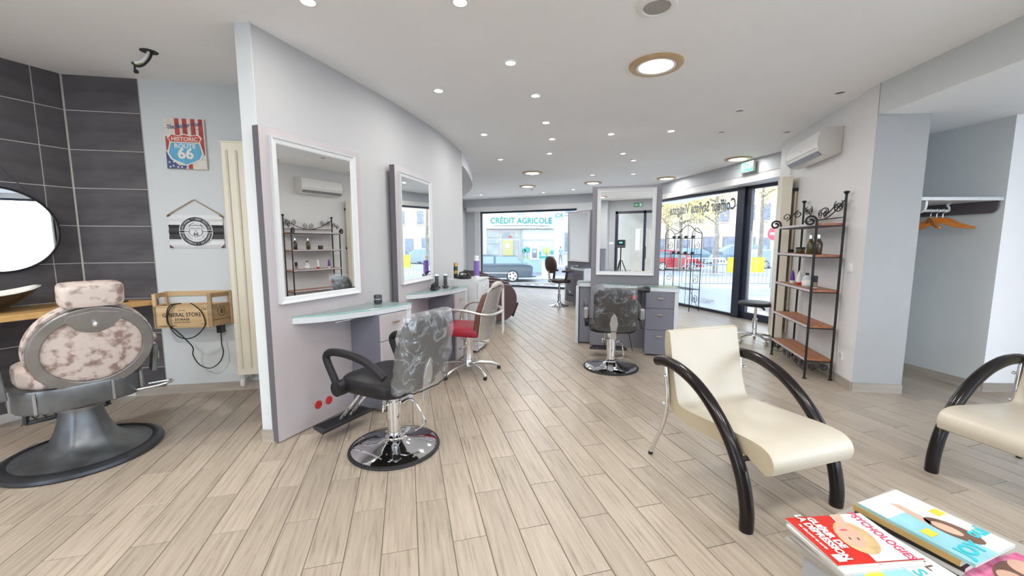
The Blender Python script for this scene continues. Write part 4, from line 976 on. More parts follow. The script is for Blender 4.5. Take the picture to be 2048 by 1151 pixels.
# ------------------------------------------------------------------ wall decorations in the barber corner
M_printw=mat('poster_white',(0.66,0.62,0.55),0.6,var=0.08,scale=12); M_printr=mat('poster_red',(0.42,0.05,0.045),0.6,var=0.3,scale=14); M_printb=mat('poster_blue',(0.10,0.38,0.58),0.6,var=0.15,scale=9); M_navy=mat('poster_navy',(0.05,0.08,0.20),0.6,var=0.2,scale=20)
M_cr=mat('poster_cream',(0.78,0.74,0.66),0.6,var=0.03); M_bk=mat('print_black',(0.02,0.02,0.022),0.5,var=0.1)
def wallpiece(name,label,cat,s,z,out=0.0): return thing(name,label,cat,onL(s,out,z),rz1)
def flat(par,name,pts,y0,y1,m):   # outline in (x,z), front towards -y
    b=MB(); b.m=Matrix(((1,0,0,0),(0,0,1,0),(0,1,0,0),(0,0,0,1))); b.prism(pts,y0,y1); b.f=[f[::-1] for f in b.f]; return b.build(name,m,par)
X3,U3=(1,0,0),(0,0,1)
t=wallpiece('route_poster','wooden plank sign with red stripes and a blue highway shield','sign',0.885,2.27)
PW2,PH2=0.315,0.435
for i in range(5):
    z0=-PH2/2+i*PH2/5; flat(t,'plank',[(-PW2/2,z0+0.001),(PW2/2,z0+0.001),(PW2/2,z0+PH2/5-0.001),(-PW2/2,z0+PH2/5-0.001)],-0.022,-0.004,M_printw)
for i,x in enumerate((-0.125,-0.06,0.0,0.065,0.125)):
    if i in(0,): q=[(-0.150,0.06),(-0.115,0.06),(-0.12,-0.04),(-0.150,-0.06)]
    else: q=[(x-0.012,0.215),(x+0.022,0.215),(x+0.026,0.05 if i<4 else -0.09),(x-0.012,0.05 if i<4 else -0.09)]
    flat(t,'red_stripe',q,-0.0235,-0.0222,M_printr)
flat(t,'red_stripe',[(0.015,-0.17),(0.045,-0.17),(0.045,-0.215),(0.010,-0.215)],-0.0235,-0.0222,M_printr)
flat(t,'star_field',[(-0.155,-0.06),(-0.125,-0.13),(-0.06,-0.185),(0.0,-0.185),(-0.01,-0.215),(-0.155,-0.215)],-0.0235,-0.0222,M_navy)
for i,(x,z) in enumerate(((-0.135,-0.16),(-0.105,-0.19),(-0.07,-0.2),(-0.13,-0.2),(-0.04,-0.2),(-0.10,-0.155))):
    flat(t,'star',[(x+(0.011 if q%2==0 else 0.0045)*math.sin(q*PI/5),z+(0.011 if q%2==0 else 0.0045)*math.cos(q*PI/5)) for q in range(10)],-0.0245,-0.0236,M_cr)
shield=[(0.0,0.078),(0.045,0.065),(0.10,0.075),(0.125,0.045),(0.108,0.015),(0.118,-0.03),(0.130,-0.08),(0.105,-0.13),(0.055,-0.155),(0.0,-0.178)]
sh=[(p[0],p[1]) for p in shield]+[(-p[0],p[1]) for p in shield[::-1][1:-1]]
flat(t,'shield_border',[(x*1.09,(z+0.04)*1.07-0.04) for x,z in sh],-0.0275,-0.0236,M_cr)
flat(t,'shield_red',[q for q in sh if q[1]>0.0],-0.030,-0.0276,mat('shield_red',(0.50,0.06,0.04),0.5,var=0.1))
flat(t,'shield_blue',[(0.108,0.006)]+[q for q in sh if q[1]<0.0]+[(-0.108,0.006)],-0.030,-0.0276,M_printb)
text_on('lettering','HISTORIC',0.047,M_cr,t,(0,-0.031,0.038),X3,U3,bold=0.0008)
text_on('lettering','ROUTE',0.052,M_cr,t,(0,-0.031,-0.022),X3,U3,bold=0.0012)
text_on('lettering','66',0.125,M_cr,t,(0,-0.031,-0.088),X3,U3,bold=0.004)
text_on('lettering','The Mother Road',0.052,M_navy,t,(0.0,-0.0255,0.155),(1,0,0.16),(-0.16,0,1),bold=0.0003,shear=0.25,sx=0.72)
t=wallpiece('metal_sign','corrugated black and white metal sign with a round highway badge hung on a cord','sign',0.908,1.505)
SW,SH=0.44,0.295; n=30
vs=[];fs=[]
for i in range(n+1):
    z=-SH/2+SH*i/n; y=-0.010+0.0035*math.cos(2*PI*i/n*5)
    vs+=[(-SW/2,y,z),(SW/2,y,z),(-SW/2,y+0.002,z),(SW/2,y+0.002,z)]
def band(i0,i1,m,name):
    f=[]
    for i in range(i0,i1): f+=[(i*4,i*4+1,i*4+5,i*4+4),(i*4+3,i*4+2,i*4+6,i*4+7)]
    MB().add(vs,f).build(name,m,t)
M_enam=mat('enamel_white',(0.66,0.67,0.68),0.35,var=0.03)
band(0,8,M_enam,'white_band'); band(8,21,M_bk,'black_band'); band(21,30,M_enam,'white_band')
def ring2(par,r0,r1,y0,y1,m,name,n=40):
    b=MB(); vs=[];fs=[]
    for k in range(n):
        a=2*PI*k/n
        for r,y in((r0,y0),(r1,y0),(r0,y1),(r1,y1)): vs.append((r*math.cos(a),y,r*math.sin(a)))
    for k in range(n):
        o,p=k*4,((k+1)%n)*4; fs+=[(o,p,p+1,o+1),(o+3,o+1,p+1,p+3),(o+2,o+3,p+3,p+2),(o,o+2,p+2,p)]
    return b.add(vs,fs).build(name,m,par)
def disk2(par,r,y0,y1,m,name,n=40): return flat(par,name,[(r*math.cos(2*PI*k/n),r*math.sin(2*PI*k/n)) for k in range(n)],y0,y1,m)
disk2(t,0.136,-0.0165,-0.008,M_enam,'badge_rim'); disk2(t,0.129,-0.0175,-0.0166,M_bk,'badge_ring'); disk2(t,0.093,-0.0185,-0.0176,M_enam,'badge_face')
for k,z in enumerate((-0.012,0.0,0.012)):
    for sx_ in (-1,1): flat(t,'badge_bar',[(sx_*0.052,z-0.0025),(sx_*0.134,z-0.0025),(sx_*0.134,z+0.0025),(sx_*0.052,z+0.0025)],-0.0192,-0.0186,M_enam if k%2==0 else M_bk)
sm=[(x*0.40,(z+0.05)*0.40+0.004) for x,z in sh]
flat(t,'badge_shield',[(x*1.1,z*1.1) for x,z in sm],-0.0196,-0.0186,M_bk); flat(t,'badge_shield_face',sm,-0.0203,-0.0197,M_enam)
text_on('lettering','ROUTE',0.022,M_bk,t,(0,-0.0208,0.026),X3,U3); text_on('lettering','US',0.020,M_bk,t,(0,-0.0208,0.006),X3,U3); text_on('lettering','66',0.042,M_bk,t,(0,-0.0208,-0.024),X3,U3,bold=0.001)
def arc_text(par,s,r,a_mid,size,m,y,up=True,step=None):
    step=step or size*0.78/r; N=len(s)
    for i,ch in enumerate(s):
        if ch==' ': continue
        a=a_mid+(-(i-(N-1)/2)*step if up else (i-(N-1)/2)*step)
        rad=(math.cos(a),0,math.sin(a)); tan=(math.sin(a),0,-math.cos(a))
        if up: text_on('letter',ch,size,m,par,(r*rad[0],y,r*rad[2]),tan,rad)
        else: text_on('letter',ch,size,m,par,(r*rad[0],y,r*rad[2]),(-tan[0],0,-tan[2]),(-rad[0],0,-rad[2]))
arc_text(t,'ARIZONA * NEW MEXICO',0.111,PI/2,0.021,M_enam,-0.0180,True,0.137); arc_text(t,'CALIFORNIA * OKLAHOMA',0.111,-PI/2,0.021,M_enam,-0.0180,False,0.131)
arc_text(t,'MISSOURI * TEXAS',0.075,PI/2,0.017,M_bk,-0.0190,True,0.165); arc_text(t,'KANSAS * ILLINOIS',0.075,-PI/2,0.017,M_bk,-0.0190,False,0.16)
M_cord=mat('jute_cord',(0.32,0.22,0.12),0.8,var=0.2,scale=60)
MB().tube([(-0.225,-0.012,0.135),(-0.21,-0.014,0.15),(-0.0,-0.012,0.285),(0.21,-0.014,0.15),(0.232,-0.012,0.13)],0.0045,6).build('cord',M_cord,t)
for sgn in(-1,1):
    flat(t,'rust_corner',[(sgn*0.22,-SH/2),(sgn*0.19,-SH/2),(sgn*0.22,-SH/2+0.03)],-0.0165,-0.0145,mat('rust',(0.15,0.05,0.03),0.8,var=0.3,scale=30))
    flat(t,'rust_corner',[(sgn*0.22,SH/2),(sgn*0.19,SH/2),(sgn*0.22,SH/2-0.02)],-0.0165,-0.0145,MATS['rust'])
MB().tube([(0,0.0,0.287),(0,-0.016,0.287)],0.005,8).build('nail',M_steel,t)
# tall panel radiator behind the partition
t=wallpiece('panel_radiator','tall cream panel radiator beside the partition in the barber corner','radiator',1.42,0.0,0.03)
RW=0.235
vs=[];fs=[];xs=[]
b=MB().box(-RW,RW,-0.05,0.0,0.165,2.29); b.build('panel',M_radiator,t,bevel=0.006)
for i in range(6):
    x=-RW+0.045+i*0.077; MB().tube([(x,-0.048,0.23),(x,-0.052,0.26),(x,-0.052,2.19),(x,-0.048,2.22)],0.012,8,flat=1.0).build('rib',M_radiator,t,smooth=True)
MB().box(-RW-0.004,RW+0.004,-0.055,0.004,2.285,2.30).build('top_cover',M_radiator,t,bevel=0.003)
MB().tube([(-0.14,-0.02,0.165),(-0.14,-0.02,0.13),(-0.17,-0.05,0.115)],0.012,8).build('valve_pipe',M_steel,t,smooth=True)
MB().lathe([(0.0,-0.035),(0.018,-0.033),(0.022,-0.01),(0.020,0.03),(0.0,0.032)],c=(-0.185,-0.075,0.105),seg=16).build('valve_knob',M_plastic,t,smooth=True)
# crate shelf with cable
t=wallpiece('wooden_crate','pine storage crate printed GENERAL STORE, used as a wall shelf','crate',0.875,0.655)
cw,cd,chh=0.27,0.17,0.30   # half width, depth, height
def slat(par,a,b,c,d,e,f,m,name='slat'): return MB().box(a,b,c,d,e,f).build(name,m,par,bevel=0.002)
fp=slat(t,-cw,cw-0.10,-cd-0.012,-cd,0.0,0.20,M_crate,'front_board')
slat(t,-cw,cw-0.1,-cd+0.0,-0.012,0.0,0.012,M_crate,'bottom_board')
slat(t,-cw,cw,-0.012,0.0,0.0,0.20,M_crate,'back_board'); slat(t,-cw,cw,-0.012,0.0,0.265,0.31,M_crate,'top_rail')
for x in(-cw,cw-0.022): slat(t,x,x+0.022,-0.02,0.0,0.0,0.31,M_crate,'post')
# left end and angled right end
slat(t,-cw,-cw+0.012,-cd,-0.012,0.0,0.20,M_crate,'end_board'); slat(t,-cw,-cw+0.014,-cd,-0.012,0.265,0.305,M_crate,'top_rail'); slat(t,-cw,-cw+0.028,-cd-0.012,-cd+0.012,0.0,0.305,M_crate,'post')
a0=Vector((cw-0.10,-cd-0.006,0)); a1=Vector((cw-0.006,-0.006,0))
for z0,z1,nm,mm in((0.0,0.055,'end_board',M_crateside),(0.06,0.20,'end_panel',M_crateside),(0.262,0.302,'top_rail',M_crateside)):
    MB().bar(a0+Vector((0,0,(z0+z1)/2)),a1+Vector((0,0,(z0+z1)/2)),0.014,z1-z0).build(nm,mm,t,bevel=0.002)
MB().bar(a0+Vector((0.004,0,0.0)),a0+Vector((0.004,0,0.303)),0.032,0.020).build('post',M_crateside,t,bevel=0.002)
MB().bar(a1+Vector((0,-0.004,0.0)),a1+Vector((0,-0.004,0.303)),0.034,0.024).build('post',M_crateside,t,bevel=0.002)
yF=-cd-0.0128
text_on('lettering','GENERAL STORE',0.050,M_bk,fp,(-0.05,yF,0.115),X3,U3,sx=0.80,bold=0.0006); text_on('lettering','STORAGE',0.026,M_bk,fp,(-0.05,yF,0.075),X3,U3,bold=0.0006)
text_on('lettering','SUPPLIES & PROVISIONS',0.012,M_bk,fp,(-0.05,yF,0.05),X3,U3); text_on('lettering','THE OLD',0.014,M_bk,fp,(-0.05,yF,0.155),X3,U3)
text_on('lettering','10¢',0.032,M_bk,fp,(0.125,yF,0.165),X3,U3); text_on('lettering','FARMER\'S MARKET',0.018,M_bk,fp,(-0.165,yF,0.018),X3,U3,sx=0.95); text_on('lettering','EST. 1885',0.012,M_bk,fp,(0.12,yF,0.03),X3,U3)
fr=MB(); 
for q in((-0.255,0.155,0.012,0.0132),(-0.255,0.155,0.187,0.1882)): fr.box(q[0],q[1],yF-0.0004,yF+0.0004,q[2],q[3])
for x in(-0.255,0.154): fr.box(x,x+0.0014,yF-0.0004,yF+0.0004,0.012,0.188)
fr.build('printed_border',M_bk,fp)
dirn=(a1-a0).normalized(); nrm=Vector((dirn.y,-dirn.x,0)); mid=(a0+a1)/2+nrm*0.008
b=MB(); b.tube([mid+dirn*0.034*math.cos(2*PI*i/24)+Vector((0,0,0.13+0.045*math.sin(2*PI*i/24))) for i in range(24)],0.0018,5,closed=True); bo=b.build('printed_badge',M_bk,t)
b=MB()
for k in range(8): b.bar(mid+Vector((0,0,0.13)),mid+dirn*0.018*math.cos(k*PI/4)+Vector((0,0,0.13+0.026*math.sin(k*PI/4))),0.004,0.002)
b.build('printed_star',M_bk,bo)
sk=wallpiece('wall_socket','white double wall socket half hidden below the wooden crate','socket',1.00,0.635); MB().box(-0.085,0.085,-0.012,0.0,-0.042,0.042).build('plate',M_plastic,sk,bevel=0.004)
MB().lathe([(0.0,0.0),(0.02,0.0),(0.02,0.004)],seg=18).build('outlet',M_bottomplastic,sk).matrix_local=Matrix.Translation((-0.04,-0.012,0.0))@Matrix.Rotation(PI/2,4,'X')
t=wallpiece('charger_cable','black charger plugged below the crate with its cable looped over the front','cable',1.06,0.62)
MB().box(-0.026,0.026,-0.075,-0.013,-0.045,0.045).build('plug',M_blackplastic,t,bevel=0.006)
cb=[(0.0,-0.05,-0.045),(0.0,-0.055,-0.15),(0.01,-0.06,-0.24),(-0.03,-0.065,-0.33),(-0.11,-0.07,-0.375),(-0.19,-0.075,-0.33),(-0.23,-0.08,-0.24),(-0.22,-0.09,-0.17),(-0.25,-0.11,-0.10),(-0.295,-0.16,0.0),(-0.335,-0.205,0.08),(-0.33,-0.21,0.19),(-0.30,-0.205,0.245),(-0.26,-0.16,0.25)]
MB().tube(catmull(cb,6),0.0048,6).build('cable_tail',M_rubber,t,smooth=True)
lp=[(-0.25,-0.15,0.25),(-0.29,-0.205,0.24),(-0.325,-0.212,0.16),(-0.32,-0.212,0.06),(-0.27,-0.205,-0.03),(-0.20,-0.20,-0.06),(-0.12,-0.195,-0.03),(-0.055,-0.19,0.06),(-0.07,-0.195,0.17),(-0.12,-0.20,0.235),(-0.17,-0.16,0.25)]
MB().tube(catmull(lp,6),0.0048,6).build('cable_loop',M_rubber,t,smooth=True)
# ------------------------------------------------------------------ iron shelf with products
RF,RB,LF=Vector((3.047,4.075,0)),Vector((3.265,3.998,0)),Vector((3.293,4.99,0))
ex=(LF-RF); EW=ex.length; ex.normalize(); ey=(RB-RF); ED=ey.length; ey.normalize()
# local frame: x from near end to far end along the front, y from front to wall
t=thing('iron_shelf','black wrought iron shelf with five wooden boards against the white wall','shelf',tuple(RF),rzof(ex)); EM=t
def loc2(x,y,z): return (x,-y,z)
for (x,y,h,nm) in ((0,0,1.62,'front_post'),(EW,0,1.62,'front_post'),(0,ED,1.885,'back_post'),(EW,ED,1.885,'back_post')):
    p=MB().tube([loc2(x,y,0),loc2(x,y,h)],0.0115,8).build(nm,M_blackmetal,t,smooth=True)
    MB().lathe([(0.0,0.0),(0.024,0.0),(0.018,0.008),(0.0115,0.012)],c=loc2(x,y,0),seg=12).build('foot',M_blackmetal,p)
    if nm=='back_post': MB().lathe([(0.0,0.035),(0.022,0.03),(0.026,0.02),(0.014,0.006),(0.0115,0.0)],c=loc2(x,y,h-0.01),seg=12).build('finial',M_blackmetal,p,smooth=True)
    else:
        sp=spiral(0.0,0.0,0.055,0.016,0.0,1.35)      # curl at the top of the front posts, turning outwards
        MB().tube([loc2(x,y-0.055+q[0],h+q[1]) for q in sp],0.011,7).build('curl',M_blackmetal,p,smooth=True)
SHZ=[1.60,1.285,0.93,0.56,0.215]
for z in SHZ:
    b=MB().box(0.004,EW-0.004,-ED+0.002,0.012,z-0.024,z).build('board',M_shelfwood,t,bevel=0.002)
    MB().box(0.004,EW-0.004,0.012,0.0145,z-0.024,z-0.001).build('front_edge',M_shelfedge,b)
    MB().box(0.0,EW,-ED,0.006,z-0.034,z-0.024).build('board_frame',M_blackmetal,b)
# scroll work: side brackets on the top and bottom, back crest
def scroll_s(P,Q,up,r,name,parent=t,th=0.0055):     # S-scroll from P to Q, spirals at both ends
    P,Q,up=Vector(P),Vector(Q),Vector(up); d=(Q-P); L=d.length; d.normalize()
    s1=spiral(r,0,0.010,r,0.0,-1.25)          # ends at angle
    a=[(r+q[0]-r,q[1]) for q in []]
    def sp(cx,cy,rr,a1,turn): return spiral(cx,cy,0.012,rr,a1-turn*2*PI,turn)
    left=sp(r,0,r,-PI*0.5,-1.3); right=sp(L-r,0,r,PI*0.5,-1.3)
    pts=left+[(r+(L-2*r)*k/8, -r+2*r*(0.5-0.5*math.cos(PI*k/8))) for k in range(1,8)]+right[::-1]
    MB().tube([P+d*q[0]+up*q[1] for q in pts],th,6).build(name,M_blackmetal,parent,smooth=True)
for x in(0.0,EW):
    scroll_s(loc2(x,0.01,1.70),loc2(x,ED-0.01,1.76),(0,0,1),0.045,'side_scroll')
    scroll_s(loc2(x,0.02,0.125),loc2(x,ED-0.02,0.135),(0,0,1),0.036,'side_scroll')
b=MB().tube(catmull([loc2(0.01,ED,1.83),loc2(EW*0.22,ED,1.72),loc2(EW*0.40,ED,1.665),loc2(EW*0.5,ED,1.66),loc2(EW*0.60,ED,1.665),loc2(EW*0.78,ED,1.72),loc2(EW-0.01,ED,1.83)],5),0.006,6).build('crest_curve',M_blackmetal,t,smooth=True)
MB().tube([loc2(0,ED,1.655),loc2(EW,ED,1.655)],0.006,6).build('crest_bar',M_blackmetal,t)
for cx,dr in((0.09,1),(0.19,-1),(0.42,1),(0.53,-1),(0.78,1),(0.88,-1)):
    MB().tube([loc2(cx*EW/0.975+q[0],ED,(1.775 if (cx<0.25 or cx>0.7) else 1.715)+q[1]) for q in spiral(0,0,0.048,0.010,PI/2 if dr>0 else PI/2,1.6*dr)],0.0045,6).build('crest_scroll',M_blackmetal,t,smooth=True)
for cx,dr in((0.10,1),(0.22,-1),(0.44,1),(0.55,-1),(0.78,1),(0.90,-1)):
    MB().tube([loc2(cx*EW/0.975+q[0],0.0,0.14+q[1]) for q in spiral(0,0,0.045,0.010,PI/2,1.5*dr)],0.0045,6).build('apron_scroll',M_blackmetal,t,smooth=True)
MB().tube(catmull([loc2(0,0,0.08),loc2(EW*0.25,0,0.10),loc2(EW*0.5,0,0.175),loc2(EW*0.75,0,0.10),loc2(EW,0,0.08)],6),0.0055,6).build('apron_curve',M_blackmetal,t,smooth=True)
def onS(x,y,z):
    p=RF+ex*x+Vector((ex.y,-ex.x,0))*y; return (p.x,p.y,z)
M_oil=mat('olive_oil_glass',(0.07,0.055,0.008),0.12,coat=0.6,var=0.2); M_brownglass=mat('brown_glass',(0.045,0.018,0.008),0.12,coat=0.6,var=0.2)
oil=[(0.0,0.0),(0.030,0.0),(0.033,0.01),(0.038,0.09),(0.036,0.115),(0.020,0.145),(0.014,0.16),(0.014,0.165)]; oc=[(0.0155,0.163),(0.0155,0.20),(0.0,0.20)]
bottle_lathe('oil_bottle','olive green bottle with silver cap on the second board, nearer the window','bottle',onS(0.36,0.10,1.286),oil,M_oil,oc,M_chrome,'glass bottles on the second board')
bottle_lathe('oil_bottle','dark brown bottle with silver cap on the second board, nearer the viewer','bottle',onS(0.10,0.07,1.286),oil,M_brownglass,oc,M_chrome,'glass bottles on the second board')
t=thing('pomade_jar','low dark jar with black lid on the second board','jar',onS(0.60,0.10,1.286)); MB().lathe([(0.0,0.0),(0.042,0.0),(0.044,0.005),(0.044,0.045),(0.0,0.045)],seg=24).build('body',M_oil,t,smooth=True); MB().lathe([(0.045,0.045),(0.046,0.05),(0.046,0.068),(0.042,0.070),(0.0,0.070)],seg=24).build('lid',M_blackplastic,t,smooth=True)
def tube_product(label,loc,m,mc,h,w,cap_low=True):
    t=thing('cosmetic_tube',label,'tube',loc,0.9,'cosmetic tubes on the third board'); n=16; rings=[(1,1,0.03),(1,0.95,h*0.4),(0.97,0.55,h*0.8),(0.95,0.08,h)]
    vs=[(w*a*math.cos(2*PI*i/n),w*b_*math.sin(2*PI*i/n),z) for a,b_,z in rings for i in range(n)]
    fs=[tuple(range(n-1,-1,-1)),tuple(range(3*n,4*n))]+[(k*n+i,k*n+(i+1)%n,(k+1)*n+(i+1)%n,(k+1)*n+i) for k in range(3) for i in range(n)]
    MB().add(vs,fs).build('tube',m,t,smooth=True); MB().lathe([(0.0,0.0),(w*0.97,0.0),(w,0.003),(w,0.03),(0.0,0.031)],seg=16).build('cap',mc,t,smooth=True); return t
tube_product('purple cosmetic tube with white cap on the third board',onS(0.76,0.10,0.931),mat('purple_plastic',(0.13,0.03,0.30),0.3),M_plastic,0.155,0.026)
tube_product('white cosmetic tube with red cap on the third board',onS(0.52,0.08,0.931),M_plastic,M_red,0.165,0.025)
t=thing('spray_bottle','grey white bottle with black cap on the third board','bottle',onS(0.30,0.07,0.931)); MB().lathe([(0.0,0.0),(0.040,0.0),(0.043,0.006),(0.043,0.085),(0.041,0.095),(0.017,0.125),(0.015,0.13)],seg=24).build('body',mat('pale_bottle',(0.50,0.53,0.56),0.25),t,smooth=True); MB().lathe([(0.0435,0.02),(0.0437,0.02),(0.0437,0.075),(0.0435,0.075)],seg=24).build('paper_label',M_plastic,t); MB().lathe([(0.017,0.126),(0.017,0.15),(0.0,0.151)],seg=16).build('cap',M_blackplastic,t,smooth=True)
t=thing('hair_dye_can','slim black can with grey print on the third board, nearest the viewer','can',onS(0.09,0.06,0.931)); MB().lathe([(0.0,0.0),(0.0235,0.0),(0.025,0.003),(0.025,0.135),(0.0,0.136)],seg=20).build('body',mat('can_navy',(0.012,0.013,0.03),0.3),t,smooth=True); MB().lathe([(0.0252,0.02),(0.0254,0.02),(0.0254,0.07),(0.0252,0.07)],seg=20).build('print_band',mat('can_tan',(0.22,0.16,0.10),0.4),t); MB().lathe([(0.0252,0.008),(0.0254,0.008),(0.0254,0.016),(0.0252,0.016)],seg=20).build('print_line',M_plastic,t)
# ------------------------------------------------------------------ air conditioner, switches, pipes
t=thing('air_conditioner','white wall air conditioner above the iron shelf','air conditioner',onA(0.99,0.002,2.30),rzof(AD)); AL=0.83
pr=[(0.0,0.03),(0.0,0.29),(0.14,0.285),(0.19,0.262),(0.215,0.20),(0.218,0.12),(0.205,0.06),(0.16,0.015),(0.06,0.0)]
mm=Matrix.Identity(4)
def acprof(x0,x1,sc=1.0): 
    b=MB(); b.sweepx([(p[0],p[1]) for p in pr],x0,x1); return b
acprof(-AL/2,AL/2).build('body',M_plastic,t,bevel=0.008,smooth=True)
for x in(-AL/2-0.014,AL/2): acprof(x,x+0.014).build('end_cap',M_bottomplastic,t,bevel=0.004)
b=MB(); b.add([(-AL/2+0.02,0.1645,0.016),(AL/2-0.02,0.1645,0.016),(AL/2-0.02,0.2035,0.055),(-AL/2+0.02,0.2035,0.055)],[(0,1,2,3)]); b.add([(-AL/2+0.02,0.166,0.012),(AL/2-0.02,0.166,0.012),(AL/2-0.02,0.206,0.051),(-AL/2+0.02,0.206,0.051)],[(3,2,1,0)]); b.build('louvre',mat('louvre_grey',(0.25,0.26,0.30),0.3),t)
MB().box(-AL/2+0.02,AL/2-0.02,0.2175,0.2195,0.088,0.092).build('front_seam',M_bottomplastic,t)
MB().box(-0.03,0.03,0.2175,0.2195,0.13,0.14).build('maker_badge',M_bottomplastic,t)
t.rotation_euler=(0,0,rzof(AD))
t=thing('light_switch','white light switch on the wall to the right of the iron shelf','switch',onA(0.20,0.0,1.164),rzof(AD)); MB().box(-0.042,0.042,0.0,0.010,-0.042,0.042).build('plate',M_plastic,t,bevel=0.003); b=MB(); b.m=Matrix.Translation((0,0.010,0))@Matrix.Rotation(-PI/2,4,'X'); b.lathe([(0.0,0.004),(0.027,0.004),(0.030,0.0)],seg=24); b.build('dial',M_plastic,t,smooth=True)
def socket(label,loc,rz,sgn):
    t=thing('wall_socket',label,'socket',loc,rz); b=MB(); b.box(-0.042,0.042,min(0,sgn*0.010),max(0,sgn*0.010),-0.042,0.042); b.build('plate',M_plastic,t,bevel=0.003)
    b=MB(); b.m=Matrix.Translation((0,sgn*0.0105,0))@Matrix.Rotation(-sgn*PI/2,4,'X'); b.lathe([(0.0,-0.001),(0.021,-0.001),(0.023,0.002),(0.026,0.0)],seg=24); b.build('outlet',M_bottomplastic,t,smooth=True)
socket('white wall socket low on the wall behind the iron shelf',onA(0.23,0.0,0.285),rzof(AD),1)
socket('white wall socket low on the white wall at the right edge',(4.60,3.697,0.30),-0.04,-1)
# cream radiator by the door, seen end on
rd=Vector((0.43,0.903,0)).normalized(); rp=Vector((3.565,5.235,0))
t=thing('panel_radiator','tall cream radiator seen edge on beside the glass door','radiator',tuple(rp),rzof(rd))
MB().box(0,0.36,0.0,0.035,0.16,2.235).build('panel',M_radiator,t,bevel=0.004); MB().box(0,0.36,0.075,0.11,0.16,2.235).build('panel',M_radiator,t,bevel=0.004)
MB().box(-0.004,0.36,-0.002,0.112,2.23,2.243).build('top_cover',M_radiator,t); MB().box(-0.005,0.0,-0.002,0.112,0.155,2.24).build('end_cover',M_radiator,t,bevel=0.002)
for z in(0.17,2.225):
    for y in(0.02,0.09): MB().tube([(-0.0075,y,z),(-0.005,y,z)],0.004,8).build('screw',M_bottomplastic,t)
MB().tube([(0.05,-0.05,0.22),(0.05,-0.05,2.10)],0.013,8).build('riser_pipe',mat('pipe_cream',(0.62,0.52,0.40),0.5),t,smooth=True)
for z in(0.5,1.3,2.08): MB().box(0.03,0.07,-0.10,0.0,z-0.02,z+0.02).build('bracket',M_blackmetal,t)
MB().tube(catmull([(0.03,0.06,0.16),(0.03,0.06,0.10),(-0.03,0.02,0.10),(-0.08,-0.03,0.10),(-0.09,-0.05,0.0)],5),0.011,8).build('valve_pipe',M_steel,t,smooth=True)
MB().tube([(0.03,0.07,0.11),(0.03,0.19,0.115)],0.017,12).build('valve_knob',M_steel,t,smooth=True)
tag(MB().lathe([(0.0,0.0),(0.028,0.0),(0.03,0.01),(0.03,0.10),(0.0,0.11)],c=tuple(AT(1583,349,5.5)),seg=16).build('pipe_cover',M_plastic,smooth=True),'small white pipe cover between the air conditioner and radiator top','pipe cover')
# ------------------------------------------------------------------ stool by the door
c=FL(1507,682); sz=0.575
t=thing('work_stool','round black work stool on chrome castors beside the glass door','stool',(c.x,c.y,0))
MB().lathe([(0.0,sz-0.055),(0.19,sz-0.055),(0.215,sz-0.045),(0.225,sz-0.025),(0.215,sz-0.005),(0.17,sz+0.003),(0.0,sz)],seg=40).build('seat',M_blackleather,t,smooth=True)
MB().lathe([(0.036,0.10),(0.036,0.13),(0.030,0.14),(0.030,0.33),(0.018,0.335),(0.018,sz-0.055)],seg=20).build('column',M_chrome,t,smooth=True)
MB().tube(catmull([(0.03,0,sz-0.07),(0.09,0,sz-0.085),(0.13,0.0,sz-0.12)],4),0.008,8,flat=1.8).build('height_lever',M_blackplastic,t,smooth=True)
for k in range(5):
    a=2*PI*k/5+1.0; d=Vector((math.cos(a),math.sin(a),0))
    l=MB().tube([d*0.03+Vector((0,0,0.11)),d*0.15+Vector((0,0,0.10)),d*0.26+Vector((0,0,0.075))],[0.018,0.015,0.012],8).build('leg',M_chrome,t,smooth=True)
    w=MB(); w.m=Matrix.Translation(d*0.26+Vector((0,0,0.027)))@Matrix.Rotation(a,4,'Z')@Matrix.Rotation(PI/2,4,'X'); w.lathe([(0.0,-0.018),(0.024,-0.018),(0.027,-0.01),(0.027,0.01),(0.024,0.018),(0.0,0.018)],seg=16); w.build('castor',M_chrome,l,smooth=True)
    MB().tube([d*0.26+Vector((0,0,0.075)),d*0.26+Vector((0,0,0.05))],0.010,8).build('castor_stem',M_chrome,l)
# ------------------------------------------------------------------ wrought iron display stand at the side window
f1=FL(1377.5,623); sdn=Vector((BWD.x,BWD.y,0))
f2=FL(1404,621)
t=thing('display_stand','black wrought iron display stand with four tiers in front of the side window','stand',(f1.x,f1.y,0),rzof(sdn)); SWd=0.80; SD=0.24
P4=[(0,0),(SWd,0),(SWd,-SD),(0,-SD)]
def st_post(x,y,h): MB().tube([(x,y,0),(x,y,h)],0.009,6).build('post',M_blackmetal,t)
for x,y in P4: st_post(x,y,1.60)
for x in(0.2,0.4,0.6): MB().tube([(x,-SD,0.10),(x,-SD,1.60+0.17*math.sin(PI*x/SWd))],0.005,6).build('back_rod',M_blackmetal,t)
MB().tube(catmull([(0,-SD,1.60),(0.15,-SD,1.64),(0.4,-SD,1.78),(0.65,-SD,1.64),(SWd,-SD,1.60)],6),0.008,6).build('crest',M_blackmetal,t,smooth=True)
for z in(1.50,1.17,0.84,0.45):
    b=MB(); b.tube([(p[0],p[1],z) for p in P4],0.006,6,closed=True)
    o=b.build('tier_frame',M_blackmetal,t)
    if z<1.0 and z>0.5: MB().box(0,SWd,-SD,0,z-0.008,z).build('tier_shelf',mat('tier_glass_grey',(0.10,0.11,0.12),0.3),o)
    else:
        for k in range(1,5): MB().tube([(0,-SD*k/5,z),(SWd,-SD*k/5,z)],0.003,5).build('tier_wire',M_blackmetal,o)
